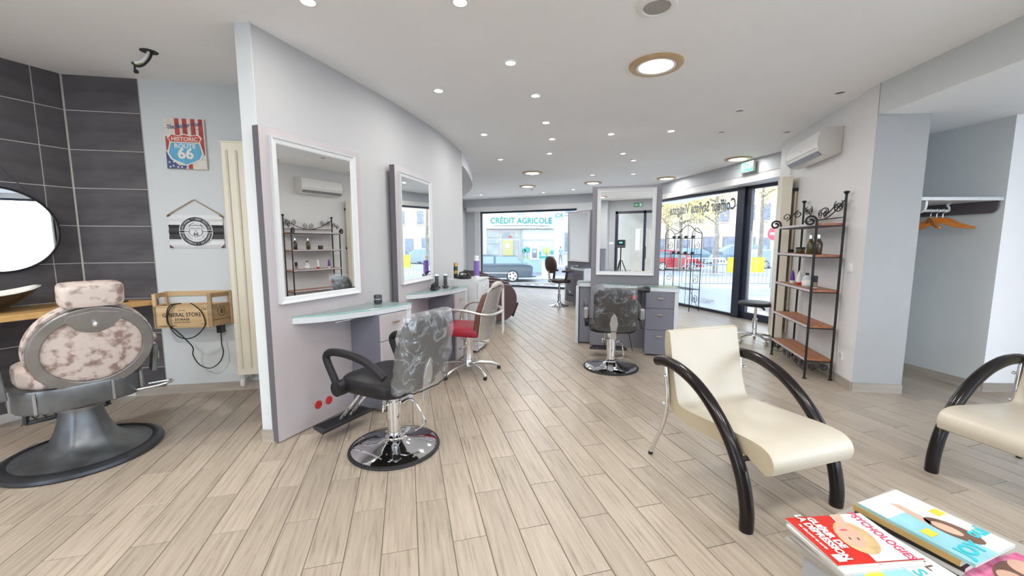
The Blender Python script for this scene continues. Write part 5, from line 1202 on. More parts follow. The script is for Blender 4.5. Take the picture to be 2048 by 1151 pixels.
for x in(0.0,SWd):
    for zc in(1.34,1.0,0.65,0.25):
        MB().tube([(x,-SD/2+q[0],zc+q[1]) for q in spiral(0,0,0.085,0.012,PI/2,1.4)],0.005,6).build('side_scroll',M_blackmetal,t,smooth=True)
    MB().tube(catmull([(x,0,1.60),(x,-0.05,1.68),(x,-0.12,1.70),(x,-SD,1.60)],5),0.007,6).build('side_arch',M_blackmetal,t,smooth=True)
    MB().tube([(x,-0.02,0.42),(x,-SD+0.02,0.05)],0.005,6).build('side_brace',M_blackmetal,t)
sr=t.matrix_basis.copy(); sr=Matrix.Translation(t.location)@Matrix.Rotation(rzof(sdn),4,'Z')
for zi,z in((0,1.508),(1,1.178)):
    for k,x in enumerate((0.12,0.32,0.52,0.68)):
        p=sr@Vector((x,-0.12,z)); g_=MB().lathe([(0.0,0.0),(0.03,0.0),(0.034,0.01),(0.034,0.03),(0.026,0.045),(0.0,0.05)],seg=14)
        g_.sphere((0.035,0,0.03),0.018,8,6)
        o=g_.build('product_tin',M_bk,smooth=True); o.location=p
        tag(o,'small dark product on the %s tier of the iron display stand, %s'%(('top','second')[zi],('nearest the door','second from the door','third from the door','farthest from the door')[k]),'product','products on the display stand')
# ------------------------------------------------------------------ coat niche
z=1.815
t=thing('coat_shelf','white board shelf with dark bracket and hanging rail in the coat niche','shelf',(3.66,3.715,z))
MB().prism([(0.02,-0.01),(0.790,-0.005),(0.64,0.88),(0.10,0.88)],-0.03,0.0).build('board',M_framewhite,t,bevel=0.002)
bdir=(D1-D0).normalized()
b=MB(); ang=rzof(bdir); b.m=Matrix.Translation((0.775,0.01,-0.03))@Matrix.Rotation(ang,4,'Z')@Matrix(((1,0,0,0),(0,0,1,0),(0,1,0,0),(0,0,0,1)))
prf=[(0.0,0.0)]+[(0.06-0.06*math.cos(a),-0.05-0.06*math.sin(a)) for a in(0.0,0.5,1.0,1.3,PI/2)]+[(0.86,-0.11),(0.86,0.0)]
b.prism(prf,0.0,0.02); b.f=[f[::-1] for f in b.f]; b.build('bracket',mat('bracket_dark',(0.085,0.075,0.085),0.5),t)
b=MB(); b.m=Matrix.Translation((0.13,0.02,-0.03))@Matrix.Rotation(PI/2,4,'Z')@Matrix(((1,0,0,0),(0,0,1,0),(0,1,0,0),(0,0,0,1))); b.prism(prf,0.0,0.02); b.f=[f[::-1] for f in b.f]; b.build('bracket',M_framewhite,t)
MB().tube([(0.13,0.285,-0.10),(0.60,0.285,-0.10)],0.013,12).build('hanging_rail',M_framewhite,t,smooth=True)
MB().tube(catmull([(0.62,0.285,-0.03),(0.59,0.285,-0.045),(0.61,0.285,-0.07),(0.61,0.285,-0.10),(0.59,0.285,-0.108)],5),0.010,8).build('rail_hook',M_framewhite,t,smooth=True)
def hanger(label,x,rz):
    t=thing('coat_hanger',label,'hanger',(x,4.0,z-0.10),rz,'wooden coat hangers')
    b=MB(); top=catmull([(-0.21,-0.155,0),(-0.13,-0.125,0),(-0.05,-0.075,0),(0,-0.066,0),(0.05,-0.075,0),(0.13,-0.125,0),(0.21,-0.155,0)],5); bot=catmull([(0.215,-0.18,0),(0.12,-0.16,0),(0.04,-0.125,0),(0,-0.12,0),(-0.04,-0.125,0),(-0.12,-0.16,0),(-0.215,-0.18,0)],5)
    b.m=Matrix(((1,0,0,0),(0,0,1,0),(0,1,0,0),(0,0,0,1))); b.prism([(p.x,p.y) for p in top+bot],-0.012,0.012); b.f=[f[::-1] for f in b.f]; b.build('arms',M_hanger,t,bevel=0.004)
    MB().tube(catmull([(0,0,-0.068),(0,0,-0.03),(0.018,0,-0.012),(0.02,0,0.006),(0.0,0,0.017),(-0.018,0,0.006)],5),0.0028,6).build('hook',M_chrome,t,smooth=True)
    for sgn in(-1,1): MB().sphere((sgn*0.213,0,-0.168),0.013,10,6).build('tip',M_hanger,t,smooth=True)
hanger('honey wood coat hanger on the niche rail, nearest the pillar',4.10,-2.08); hanger('honey wood coat hanger in the middle of the niche rail',4.16,-1.08); hanger('honey wood coat hanger on the niche rail, farthest from the pillar',4.22,-1.02)
# ------------------------------------------------------------------ exit sign
p=Vector(FL(1503,334,2.67)); 
t=thing('exit_sign','green emergency exit sign with a white down arrow above the glass door','sign',(3.995,6.98,2.675),rzof(sfd)+PI); 
t.rotation_euler=(0,0,rzof(sfd))
b=MB().box(-0.15,0.15,-0.045,0.0,-0.085,0.085); b.build('housing',M_bottomplastic,t,bevel=0.006)
flat(t,'sign_face',[(-0.145,-0.075),(0.145,-0.075),(0.145,0.08),(-0.145,0.08)],-0.048,-0.045,M_green)
flat(t,'arrow',[(0.055,0.055),(0.085,0.055),(0.085,0.0),(0.115,0.0),(0.07,-0.055),(0.025,0.0),(0.055,0.0)],-0.0495,-0.048,M_signwhite)
flat(t,'doorway',[(-0.115,-0.06),(-0.04,-0.06),(-0.04,0.065),(-0.115,0.065)],-0.0495,-0.048,M_signwhite)
flat(t,'running_figure',[(-0.085,0.045),(-0.07,0.05),(-0.065,0.035),(-0.075,0.02),(-0.055,0.005),(-0.06,-0.002),(-0.078,0.008),(-0.07,-0.015),(-0.055,-0.045),(-0.066,-0.05),(-0.082,-0.02),(-0.10,-0.045),(-0.106,-0.038),(-0.092,-0.01),(-0.095,0.02)],-0.0505,-0.0496,M_green)
flat(t,'divider',[(0.0,-0.07),(0.005,-0.07),(0.005,0.075),(0.0,0.075)],-0.0495,-0.048,M_signwhite)
# ------------------------------------------------------------------ magazine table
TA,TB=FL(1569,1072,0.45),FL(1721,1003,0.45); td=(TB-TA); td.z=0; tw_=td.length; td.normalize(); tn=Vector((td.y,-td.x,0)); 
t=thing('magazine_table','small grey topped table holding magazines in the right foreground','table',(TA.x,TA.y,0),rzof(td)); TL_=0.60; TW_=0.66
M_tabletop=mat('table_grey',(0.34,0.31,0.27),0.4,var=0.03)
MB().box(0,TW_,-TL_,0,0.425,0.45).build('tabletop',M_tabletop,t,bevel=0.004)
MB().box(0.035,0.055,-TL_+0.04,-0.04,0.0,0.425).build('side_panel',M_pale,t,bevel=0.002); MB().box(TW_-0.055,TW_-0.035,-TL_+0.04,-0.04,0.0,0.425).build('side_panel',M_pale,t,bevel=0.002)
MB().box(0.055,TW_-0.055,-0.07,-0.05,0.0,0.425).build('back_panel',M_pale,t); MB().box(0.055,TW_-0.055,-TL_+0.05,-0.07,0.16,0.18).build('lower_shelf',M_tabletop,t)
M_pages=mat('paper_pages',(0.55,0.53,0.49),0.7,var=0.08,scale=90,stretch=(1,1,30))
def quadpts(c,lx,ly,ang):
    X=Vector((math.cos(ang),math.sin(ang),0)); Y=Vector((-X.y,X.x,0)); return X,Y
def magazine(label,c,w,h,ang,z0,th,cover,art=(),sag=0.0,spine=None):
    """w along local x (reading direction), h along local y (top of cover is +y)"""
    t=thing('magazine',label,'magazine',(c[0],c[1],z0),ang,'magazines on the low table')
    n=6
    b=MB(); vs=[];fs=[]
    for i in range(n+1):
        x=-w/2+w*i/n; dz=sag*(1-(2*i/n-1)**2)
        for y in(-h/2,h/2):
            for z in(0.0,th-0.0012): vs.append((x,y,z+dz))
    for i in range(n):
        o,p=i*4,(i+1)*4; fs+=[(o,o+2,p+2,p),(o+1,p+1,p+3,o+3),(o,p,p+1,o+1),(o+2,o+3,p+3,p+2)]
    fs+=[(0,1,3,2),(n*4,n*4+2,n*4+3,n*4+1)]
    b.add(vs,fs).build('pages',M_pages,t)
    b=MB(); vs=[];fs=[]
    for i in range(n+1):
        x=(-w/2+w*i/n)*1.008; dz=sag*(1-(2*i/n-1)**2)
        for y in(-h/2*1.006,h/2*1.006):
            for z in(th-0.0012,th): vs.append((x,y,z+dz))
    for i in range(n):
        o,p=i*4,(i+1)*4; fs+=[(o,o+2,p+2,p),(o+1,p+1,p+3,o+3),(o,p,p+1,o+1),(o+2,o+3,p+3,p+2)]
    fs+=[(0,1,3,2),(n*4,n*4+2,n*4+3,n*4+1)]
    cv=b.add(vs,fs).build('cover',cover,t)
    MB().box(-w/2-0.0012,-w/2,-h/2,h/2,0,th).build('spine',spine or cover,t)
    zt=th+0.0004+sag
    for a in art:
        if a[0]=='t': _,s_,x,y,size,m,kw=a; text_on('lettering',s_,size,m,cv,(x*w,y*h,zt+0.0010),kw.get('x',(1,0,0)),kw.get('u',(0,1,0)),ext=0.0001,bold=kw.get('bold',0.0006),sx=kw.get('sx',1.0),align=kw.get('al','CENTER'))
        else: _,nm,pts,m=a[:4]; lay=a[4] if len(a)>4 else 0; MB().prism([(x*w,y*h) for x,y in pts],zt-0.0004+lay*0.00025,zt+lay*0.00025).build(nm,m,cv)
    return t
def ell(cx,cy,rx,ry,rot=0,n=20): return [(cx+rx*math.cos(a)*math.cos(rot)-ry*math.sin(a)*math.sin(rot),cy+rx*math.cos(a)*math.sin(rot)+ry*math.sin(a)*math.cos(rot)) for a in [2*PI*i/n for i in range(n)]]
M_mred=mat('cover_red',(0.48,0.022,0.014),0.3,var=0.04); M_skin=mat('print_skin',(0.54,0.34,0.25),0.4,var=0.08); M_blond=mat('print_blond',(0.48,0.34,0.17),0.4,var=0.2,scale=30); M_mwhite=mat('cover_white',(0.58,0.58,0.565),0.3,var=0.03); M_mcyan=mat('cover_cyan',(0.24,0.48,0.53),0.3,var=0.12,scale=14); M_mteal=mat('print_teal',(0.03,0.42,0.48),0.4); M_mpink=mat('cover_pink',(0.45,0.03,0.14),0.3,col2=(0.70,0.28,0.42),scale=22,detail=3); M_mblack=mat('cover_black',(0.03,0.028,0.027),0.3); M_morange=mat('print_orange',(0.85,0.28,0.01),0.4); M_myellow=mat('print_yellow',(0.62,0.50,0.05),0.4); M_mbrown=mat('print_brown',(0.13,0.07,0.05),0.4,var=0.2,scale=30); M_mgrey=mat('cover_grey',(0.45,0.44,0.42),0.35); M_crim=mat('print_crimson',(0.55,0.03,0.10),0.4); M_lilac=mat('print_lilac',(0.55,0.60,0.78),0.4)
# left pile: top red and white psychology issue, reading towards the table's far right
ang=rzof((0.945-0.938,1.232-1.059))-PI  # title runs from the far edge to the near edge
aL=math.radians(-84)
zb=0.4505
magazine('white magazine at the bottom of the left pile',(1.04,1.10),0.215,0.275,aL+0.10+PI/2,zb,0.010,M_mgrey)
magazine('thick cream paged catalogue second from the bottom of the left pile',(1.03,1.12),0.205,0.27,aL-0.02+PI/2,zb+0.0102,0.016,M_mwhite)
magazine('pale cyan special issue under the red magazine',(1.075,1.09),0.205,0.275,aL+0.13,zb+0.0265,0.008,M_mwhite,(('t','SPÉCIAL',0.05,0.36,0.036,M_mbrown,{}),('p','cyan_strip',[(-0.5,-0.5),(0.5,-0.5),(0.5,0.1),(-0.5,0.1)],M_mcyan),('t','S',0.35,0.18,0.05,M_mteal,{}),('p','yellow_spot',[(0.2,-0.4),(0.45,-0.4),(0.45,-0.2),(0.2,-0.2)],M_myellow,1)))
magazine('dark backed white magazine just below the red one',(1.035,1.135),0.20,0.265,aL+0.03,zb+0.0348,0.009,M_mwhite,(('p','pink_spot',ell(0.36,-0.1,0.06,0.06),M_crim),('t','S',0.38,0.02,0.05,M_crim,{})),spine=M_mblack)
magazine('red and white psychology magazine with a blond woman on top of the left pile',(1.040,1.148),0.195,0.265,aL-0.02,zb+0.0441,0.007,M_mred,
 (('p','white_half',[(-0.5,0.08),(0.5,-0.06),(0.5,0.5),(-0.5,0.5)],M_mwhite),('p','hair',ell(0.02,0.06,0.36,0.20,-0.15),M_blond,1),('p','face',ell(-0.02,0.02,0.26,0.13,-0.2),M_skin,2),('p','arm',[(-0.5,0.10),(-0.28,0.06),(-0.24,0.14),(-0.5,0.22)],M_skin,2),
  ('p','eye',ell(0.06,0.06,0.03,0.012,-0.2),M_mbrown,3),('p','eye',ell(0.04,-0.03,0.03,0.012,-0.2),M_mbrown,3),('p','mouth',ell(-0.14,0.02,0.016,0.045,-0.2),M_crim,3),
  ('t','PSYCHOLOGIES',0.0,0.37,0.036,M_crim,{'sx':0.80}),('t','GUÉRIR DE',-0.12,-0.22,0.030,M_mwhite,{'bold':0.0016,'sx':0.9}),('t','LA DÉPRESSION',-0.05,-0.33,0.032,M_mwhite,{'bold':0.0016,'sx':0.85}),('p','barcode',[(0.32,-0.46),(0.46,-0.46),(0.46,-0.36),(0.32,-0.36)],M_mwhite,1),('t','les clés pour en sortir',-0.05,-0.43,0.012,M_mwhite,{})),sag=0.002)
# rear pile
aM=math.radians(22)
mz=zb
for i,(cv,th,da,lab) in enumerate(((M_mgrey,0.014,0.05,'grey magazine at the bottom of the rear pile'),(M_mwhite,0.012,-0.03,'white magazine second from the bottom of the rear pile'),(M_mblack,0.014,0.03,'black covered magazine in the rear pile'),(mat('pages_ochre',(0.42,0.28,0.10),0.6),0.018,-0.02,'thick ochre magazine below the blue one in the rear pile'))):
    magazine(lab,(1.322-0.002*i,1.200+0.002*i),0.205,0.265,aM+da,mz,th,cv); mz+=th+0.0003
magazine('pale blue fashion magazine with a woman on top of the rear pile',(1.332,1.192),0.215,0.285,aM-0.03,mz,0.009,M_mcyan,(('p','pale_half',[(0.05,-0.5),(0.5,-0.5),(0.5,0.5),(0.05,0.5)],M_mwhite),('p','sky_corner',[(-0.5,0.2),(0.05,0.2),(0.05,0.5),(-0.5,0.5)],M_mwhite),('p','hair',ell(0.08,-0.16,0.17,0.24,0.35),M_mbrown,1),('p','face',ell(0.04,-0.12,0.09,0.13,0.35),M_skin,2),('p','arm',[(-0.10,0.02),(0.0,-0.06),(0.06,0.30),(-0.04,0.36)],M_skin,1),('t','JOY',-0.20,-0.38,0.055,M_mteal,{'bold':0.002}),('t','oui',0.33,-0.26,0.055,M_mteal,{'bold':0.002}),('p','yellow_tag',[(0.28,0.02),(0.46,0.02),(0.46,0.12),(0.28,0.12)],M_myellow,2),('p','yellow_tag',[(-0.40,-0.14),(-0.22,-0.14),(-0.22,-0.04),(-0.40,-0.04)],M_myellow,2)))
magazine('black magazine with orange lettering in front of the rear pile',(1.312,0.972),0.205,0.17,math.radians(12),zb,0.012,M_mblack,(('t','S',-0.34,0.30,0.085,M_morange,{'bold':0.005}),('p','orange_bar',[(-0.48,0.0),(0.1,0.0),(0.1,0.12),(-0.48,0.12)],M_morange),('t','NEWS',-0.26,-0.18,0.050,M_morange,{'bold':0.003})))
magazine('magenta illustrated magazine at the right front of the table',(1.432,0.975),0.245,0.24,math.radians(14),zb+0.0125,0.010,M_mpink,(('p','hair',ell(0.02,0.30,0.30,0.14,0.2),M_mbrown),('p','face',ell(-0.10,0.24,0.13,0.13,0.3),M_skin,1),('p','face',ell(0.24,0.30,0.15,0.14,0.3),M_skin,1),('t','MOTION',-0.12,0.02,0.080,M_crim,{'bold':0.004,'sx':0.8}),('p','collar',[(0.05,0.12),(0.4,0.14),(0.4,0.2),(0.05,0.18)],M_mwhite,1)))
# ------------------------------------------------------------------ things on the desks
def onSt(o,d,x,out,z):
    d=Vector(d).normalized(); n=Vector((d.y,-d.x)); p=Vector(o)+d*x+n*out; return (p.x,p.y,z)
t=thing('candle_jar','small dark patterned jar on the first mirror desk','jar',onSt(ST1o,ST1d,0.93,0.10,0.8752)); MB().lathe([(0.0,0.0),(0.032,0.0),(0.035,0.005),(0.035,0.068),(0.030,0.075),(0.0,0.073)],seg=24).build('body',mat('jar_dark',(0.035,0.04,0.045),0.35,var=0.3,scale=60),t,smooth=True)
MB().lathe([(0.0354,0.036),(0.0356,0.036),(0.0356,0.042),(0.0354,0.042)],seg=24).build('print_line',M_steel,t)
D2=((-1.142,4.019),(0.222,0.975))
def on2(x,out,z=0.8702): return onSt(D2[0],D2[1],x,out,z)
c=on2(0.66,0.08)
def clipper(label,x,out):
    t=thing('hair_clipper',label,'clipper',on2(x,out),0.3,'hair clippers on the second desk')
    MB().box(-0.035,0.035,-0.04,0.04,0,0.022).build('charging_base',M_blackplastic,t,bevel=0.005)
    MB().lathe([(0.0,0.02),(0.020,0.02),(0.024,0.05),(0.021,0.10),(0.024,0.135),(0.022,0.145),(0.0,0.146)],seg=16,sy=0.75).build('body',mat('clipper_grey',(0.06,0.065,0.07),0.3),t,smooth=True)
    MB().box(-0.022,0.022,-0.008,0.008,0.144,0.162).build('blade',M_chrome,t,bevel=0.002)
clipper('black hair clipper standing in its charger nearest the mirror edge',0.80,0.07); clipper('black hair clipper standing in its charger at the front of the desk',0.87,0.15)
t=thing('comb_set','row of black clipper combs in a tray on the second desk','comb set',on2(0.62,0.12),rzof(D2[1])); MB().box(-0.06,0.06,-0.03,0.03,0,0.03).build('tray',M_blackplastic,t,bevel=0.004)
for k in range(4): MB().box(-0.055+k*0.03,-0.035+k*0.03,-0.022,0.022,0.03,0.065+0.006*k).build('comb',M_blackplastic,t,bevel=0.003)
# white drawer cabinet beside the second desk
cabo=Vector((-0.83,5.12)); cd2=Vector((0.222,0.975)).normalized(); t=thing('white_cabinet','white drawer cabinet between the second mirror and the shampoo chairs','cabinet',(cabo.x,cabo.y,0),rzof(cd2)); CH=0.945
MB().box(0.0,0.50,-0.40,0.0,0.03,CH-0.02).build('body',M_framewhite,t,bevel=0.003); MB().prism([(0.0,0.0),(0.50,0.0),(0.50,-0.415)]+[(0.06-0.06*math.sin(a),-0.355-0.06*math.cos(a)) for a in(0,0.5,1.0,PI/2)],CH-0.02,CH).build('top',M_framewhite,t)
for i in range(4):
    z0=0.05+i*0.218; d=MB().box(0.01,0.49,-0.418,-0.402,z0,z0+0.205).build('drawer',M_framewhite,t,bevel=0.003); h=MB(); h.tube([(0.18,-0.418,z0+0.14),(0.18,-0.44,z0+0.14),(0.32,-0.44,z0+0.14),(0.32,-0.418,z0+0.14)],0.006,8); h.build('handle',M_chrome,d,smooth=True)
    
def onC(x,y,z=CH): 
    p=cabo+cd2*x+Vector((cd2.y,-cd2.x))*y; return (p.x,p.y,z+0.0003)
t=thing('spray_can','tall white can with a purple band on the white cabinet','spray can',onC(0.27,0.31)); MB().lathe([(0.0,0.0),(0.033,0.0),(0.035,0.004),(0.035,0.235),(0.030,0.24)],seg=24).build('body',M_plastic,t,smooth=True); MB().lathe([(0.0353,0.03),(0.0356,0.03),(0.0356,0.225),(0.0353,0.225)],seg=24).build('purple_band',mat('band_purple',(0.20,0.11,0.42),0.35,var=0.08,scale=30),t,smooth=True); MB().lathe([(0.030,0.24),(0.031,0.245),(0.031,0.29),(0.0,0.293)],seg=24).build('cap',M_plastic,t,smooth=True)
t=thing('hair_lacquer','black can with a gold cap on the white cabinet','spray can',onC(0.16,0.06)); MB().lathe([(0.0,0.0),(0.026,0.0),(0.028,0.004),(0.028,0.15),(0.024,0.16)],seg=20).build('body',M_blackplastic,t,smooth=True); MB().lathe([(0.0275,0.155),(0.0275,0.20),(0.0,0.203)],seg=20).build('cap',mat('gold_cap',(0.55,0.36,0.12),0.3,0.8),t,smooth=True); MB().lathe([(0.0282,0.06),(0.0284,0.06),(0.0284,0.10),(0.0282,0.10)],seg=20).build('print_band',MATS['gold_cap'],t)
t=thing('colour_bowl','black tray with a bow handle on the white cabinet','tray',onC(0.12,0.19)); MB().lathe([(0.0,0.0),(0.085,0.0),(0.095,0.01),(0.098,0.04),(0.090,0.042),(0.085,0.015),(0.0,0.012)],seg=28).build('dish',M_blackplastic,t,smooth=True); MB().tube(catmull([(-0.06,0,0.04),(-0.05,0,0.075),(0,0,0.085),(0.05,0,0.075),(0.06,0,0.04)],5),0.010,8).build('handle',M_blackplastic,t,smooth=True)
# hair dryer hanging at the central station
t=thing('hair_dryer','black hair dryer hooked beside the central mirror desk','hair dryer',AT(1280,579,4.80)); t.rotation_euler=(0,0,-0.12)
b=MB(); b.m=Matrix.Rotation(PI/2,4,'Y'); b.lathe([(0.0,-0.13),(0.018,-0.13),(0.022,-0.06),(0.034,0.0),(0.038,0.04),(0.036,0.10),(0.028,0.115),(0.0,0.117)],seg=20); b.m=Matrix.Identity(4); b.build('barrel',M_blackplastic,t,smooth=True)
MB().tube([(0.03,0,-0.03),(0.035,0,-0.10),(0.02,0,-0.19)],[0.022,0.020,0.016],10).build('grip',M_blackplastic,t,smooth=True)
MB().tube(catmull([(0.02,0,-0.19),(0.0,0.0,-0.32),(0.02,0,-0.44),(0.04,0.0,-0.47),(0.01,0.01,-0.30),(-0.02,0.05,-0.22)],6),0.005,6).build('cord',M_rubber,t,smooth=True)
MB().tube(catmull([(-0.06,0.04,-0.30),(-0.11,0.10,-0.46),(-0.08,0.05,-0.66),(-0.06,0.02,-0.76)],6),0.005,6).build('cord_loop',M_rubber,t,smooth=True)
MB().box(-0.085,-0.02,0.02,0.06,-0.16,-0.03).build('wall_hook',M_blackplastic,t,bevel=0.006)
t=thing('brush_tray','silver tray of brushes on the farthest station desk','tray',onSt((1.34,9.72),(0.479,-0.878),0.45,0.12,0.8605)); MB().lathe([(0.0,0.0),(0.07,0.0),(0.085,0.02),(0.08,0.022),(0.065,0.006),(0.0,0.006)],seg=20).build('dish',M_steel,t,smooth=True)
MB().tube([(-0.03,0,0.02),(0.10,0.02,0.045)],0.010,8).build('brush',M_blackplastic,t,smooth=True)
# ------------------------------------------------------------------ behind the viewer: scanner tripod, glazed door, cabinet (all seen in the mirrors)
t=thing('camera_tripod','black tripod with a scanning camera, seen in the central mirror','tripod',(0.0,-0.13,0.0))
MB().box(-0.115,0.115,-0.055,0.055,1.28,1.49).build('camera_body',M_blackplastic,t,bevel=0.012)
MB().box(-0.10,0.10,0.055,0.058,1.30,1.345).build('lens_band',mat('lens_grey',(0.10,0.10,0.11),0.3),t)
MB().box(-0.03,0.05,0.055,0.0585,1.40,1.43).build('status_light',mat('led_green',(0.05,0.8,0.5),0.4,var=0,emit=(0.05,0.9,0.55),estr=1.5),t)
MB().tube([(0,0,0.55),(0,0,1.28)],0.016,10).build('centre_column',M_blackmetal,t,smooth=True)
for k in range(3):
    a=PI/2+2*PI*k/3+0.4; MB().tube([(0.03*math.cos(a),0.03*math.sin(a),0.95),(0.40*math.cos(a),0.40*math.sin(a),0.012)],0.013,8).build('leg',M_blackmetal,t,smooth=True)
    MB().tube([(0.0,0.0,0.62),(0.16*math.cos(a),0.16*math.sin(a),0.60)],0.006,6).build('brace',M_blackmetal,t)
fm=MB()
for x0,x1 in((-0.88,-0.80),(0.03,0.10),(0.92,1.0)): fm.box(x0,x1,BY-0.08,BY+0.01,0,2.44)
fm.box(-0.88,1.0,BY-0.08,BY+0.01,2.36,2.44); fm.box(-0.88,1.0,BY-0.08,BY+0.01,0.0,0.08)
d2=struct(fm.build('door_2',M_frame)); MB().box(-0.80,0.92,BY-0.04,BY-0.034,0.08,2.36).build('pane',M_glass,d2); MB().tube([(0.13,BY+0.06,0.9),(0.13,BY+0.06,1.3)],0.014,8).build('pull_handle',M_blackmetal,d2)
struct(MB().box(-1.3,1.35,BY-1.5,BY-1.4,0,2.8).build('wall_hall',mat('hall_plaster',(0.62,0.58,0.52),0.8,var=0.06,scale=3))); struct(MB().box(-1.3,1.35,BY-1.5,BY,-0.05,0.0).build('floor_hall',M_skirt))
struct(MB().box(-1.3,1.35,BY-1.5,BY,2.8,2.9).build('ceiling_hall',M_ceil))
t=thing('exit_sign','green emergency exit sign over the rear door, seen in the central mirror','sign',(-0.15,BY,2.62),PI); MB().box(-0.14,0.14,-0.03,0.0,-0.065,0.065).build('housing',M_bottomplastic,t,bevel=0.004); flat(t,'sign_face',[(-0.135,-0.06),(0.135,-0.06),(0.135,0.06),(-0.135,0.06)],-0.032,-0.03,M_green); flat(t,'arrow',[(0.0,0.012),(0.06,0.012),(0.06,0.04),(0.11,0.0),(0.06,-0.04),(0.06,-0.012),(0.0,-0.012)],-0.034,-0.032,M_signwhite); flat(t,'doorway',[(-0.11,-0.045),(-0.04,-0.045),(-0.04,0.045),(-0.11,0.045)],-0.034,-0.032,M_signwhite)
t=thing('reception_cabinet','dark grey cabinet by the rear door, seen in the central mirror','cabinet',(-1.55,BY+0.262,0)); MB().box(-0.42,0.42,0.002,0.42,0.0,1.20).build('body',M_slate,t,bevel=0.003); MB().box(-0.44,0.44,0.0,0.44,1.20,1.225).build('top',M_slate,t,bevel=0.002)
for i in range(2): MB().box(-0.41+i*0.41,-0.005+i*0.41,0.42,0.436,0.06,1.18).build('door',M_slate,t,bevel=0.002)
t=thing('pump_bottle','blue pump bottle on the rear cabinet, seen in the central mirror','bottle',(-1.40,BY+0.47,1.2252)); MB().lathe([(0.0,0.0),(0.035,0.0),(0.037,0.005),(0.037,0.13),(0.015,0.15)],seg=20).build('body',mat('blue_bottle',(0.06,0.22,0.38),0.2),t,smooth=True); MB().tube([(0,0,0.15),(0,0,0.20),(0.03,0,0.20)],0.007,8).build('pump',M_blackplastic,t)
t=thing('light_switch','pair of white switches by the rear door, seen in the central mirror','switch',(-1.0,BY,1.40)); MB().box(-0.075,-0.002,0.0,0.01,-0.036,0.036).build('rocker',M_plastic,t,bevel=0.003); MB().box(0.002,0.075,0.0,0.01,-0.036,0.036).build('rocker',M_plastic,t,bevel=0.003)
# ------------------------------------------------------------------ the street outside
GZ=-0.6
M_asphalt=mat('asphalt',(0.22,0.216,0.21),0.85,var=0.12,scale=3); M_pave=mat('pavement',(0.46,0.45,0.43),0.85,var=0.06,scale=4); M_facade=mat('facade_white',(0.47,0.47,0.465),0.8,var=0.03,scale=2); M_cream2=mat('facade_cream',(0.54,0.48,0.385),0.8,var=0.04,scale=2)
struct(MB().box(-60,90,13.9,130,GZ-0.3,GZ).build('street_ground',M_asphalt),'sunlit asphalt street outside the windows','street')
struct(MB().prism([(-30,14.2),(4.2,14.2),(4.2,18.4),(-30,18.4)],GZ,GZ+0.12).build('pavement_strip',M_pave)); struct(MB().prism([(6.2,-6),(60,-6),(60,13.9),(5.7,13.9)],GZ-0.3,GZ).build('street_side',M_pave))
struct(MB().prism([(3.0,13.95),(5.75,6.2),(6.6,6.2),(6.6,13.95)],GZ-0.3,GZ+0.3).build('pavement_step',M_pave))
def plane_at(Y): return lambda u,v: AT(u,v,Y)
def rect(par,name,Y,u0,v0,u1,v1,m,y0=0.0,y1=0.05):
    a,b=AT(u0,v1,Y),AT(u1,v0,Y); return MB().box(a.x,b.x,Y-y1,Y-y0,a.z,b.z).build(name,m,par)
# bank across the street
BKY=26.0
t=thing('bank_building','white bank building with green lettering across the street','building',(0,0,0)); B=lambda nm,u0,v0,u1,v1,m,y0=0.0,y1=0.05: rect(t,nm,BKY,u0,v0,u1,v1,m,y0,y1)
a=AT(900,330,BKY); b_=AT(1108,560,BKY); MB().box(-8.5,b_.x,BKY,BKY+8,GZ,9.0).build('wall',M_facade,t)
B('sign_board',986,431,1098,450.5,mat('sign_pale',(0.46,0.52,0.54),0.4),0,0.15)
M_teal=mat('sign_teal',(0.0,0.16,0.13),0.4); p=AT(1042,441.5,BKY-0.17); text_on('lettering','CRÉDIT AGRICOLE',0.50,M_teal,t,(p.x,p.y,p.z),(1,0,0),(0,0,1),bold=0.012,sx=0.92)
B('cornice',972,452.5,1108,457,mat('cornice_cream',(0.56,0.53,0.47),0.7),0,0.3)
B('upper_window',1034,405,1051,429,mat('window_grey_blue',(0.28,0.33,0.42),0.2),0,0.06); B('upper_window',1075,395,1090,425,MATS['window_grey_blue'],0,0.06); B('upper_window',990,395,1006,425,MATS['window_grey_blue'],0,0.06)
M_shop=mat('shopfront_grey',(0.33,0.31,0.295),0.6); M_shopglass=mat('shop_glass',(0.20,0.235,0.235),0.1,col2=(0.36,0.36,0.29),scale=1.5)
B('shopfront',973,458,1042,556,M_shop,0,0.08)
for u0,v0,u1,v1 in((975,464,998,475),(975,478.5,998,487),(975,488.5,998,512),(1004,464,1026,475),(1029,464,1036,475),(1029,480,1036,515)): B('shop_window',u0,v0,u1,v1,M_shopglass,0.08,0.12)
B('shop_door',1006,480,1026,548,mat('door_yellow',(0.36,0.31,0.12),0.5),0.08,0.13); B('door_poster',1011,487,1019,495,M_plastic,0.13,0.15); B('red_sticker',1018,471,1023,475,M_red,0.12,0.13)
B('down_pipe',1041.5,458,1043.5,556,M_shop,0,0.15)
B('mural_wall',1044,458,1108,518,mat('mural_grey',(0.36,0.36,0.385),0.6),0,0.04); B('mural_top',1044,459,1108,479,mat('mural_pale',(0.42,0.47,0.50),0.6),0.04,0.07); B('mural_base',1044,516,1108,545,mat('mural_blue',(0.27,0.36,0.43),0.6),0.04,0.07)
for u0,v0,u1,v1 in((1047,486,1055,490),(1057,484,1062,494),(1065,486,1073,489),(1075,485,1080,493),(1082,486,1090,492),(1092,484,1103,487),(1094,489,1104,492)): B('mural_house',u0,v0,u1,v1,M_plastic,0.04,0.06)
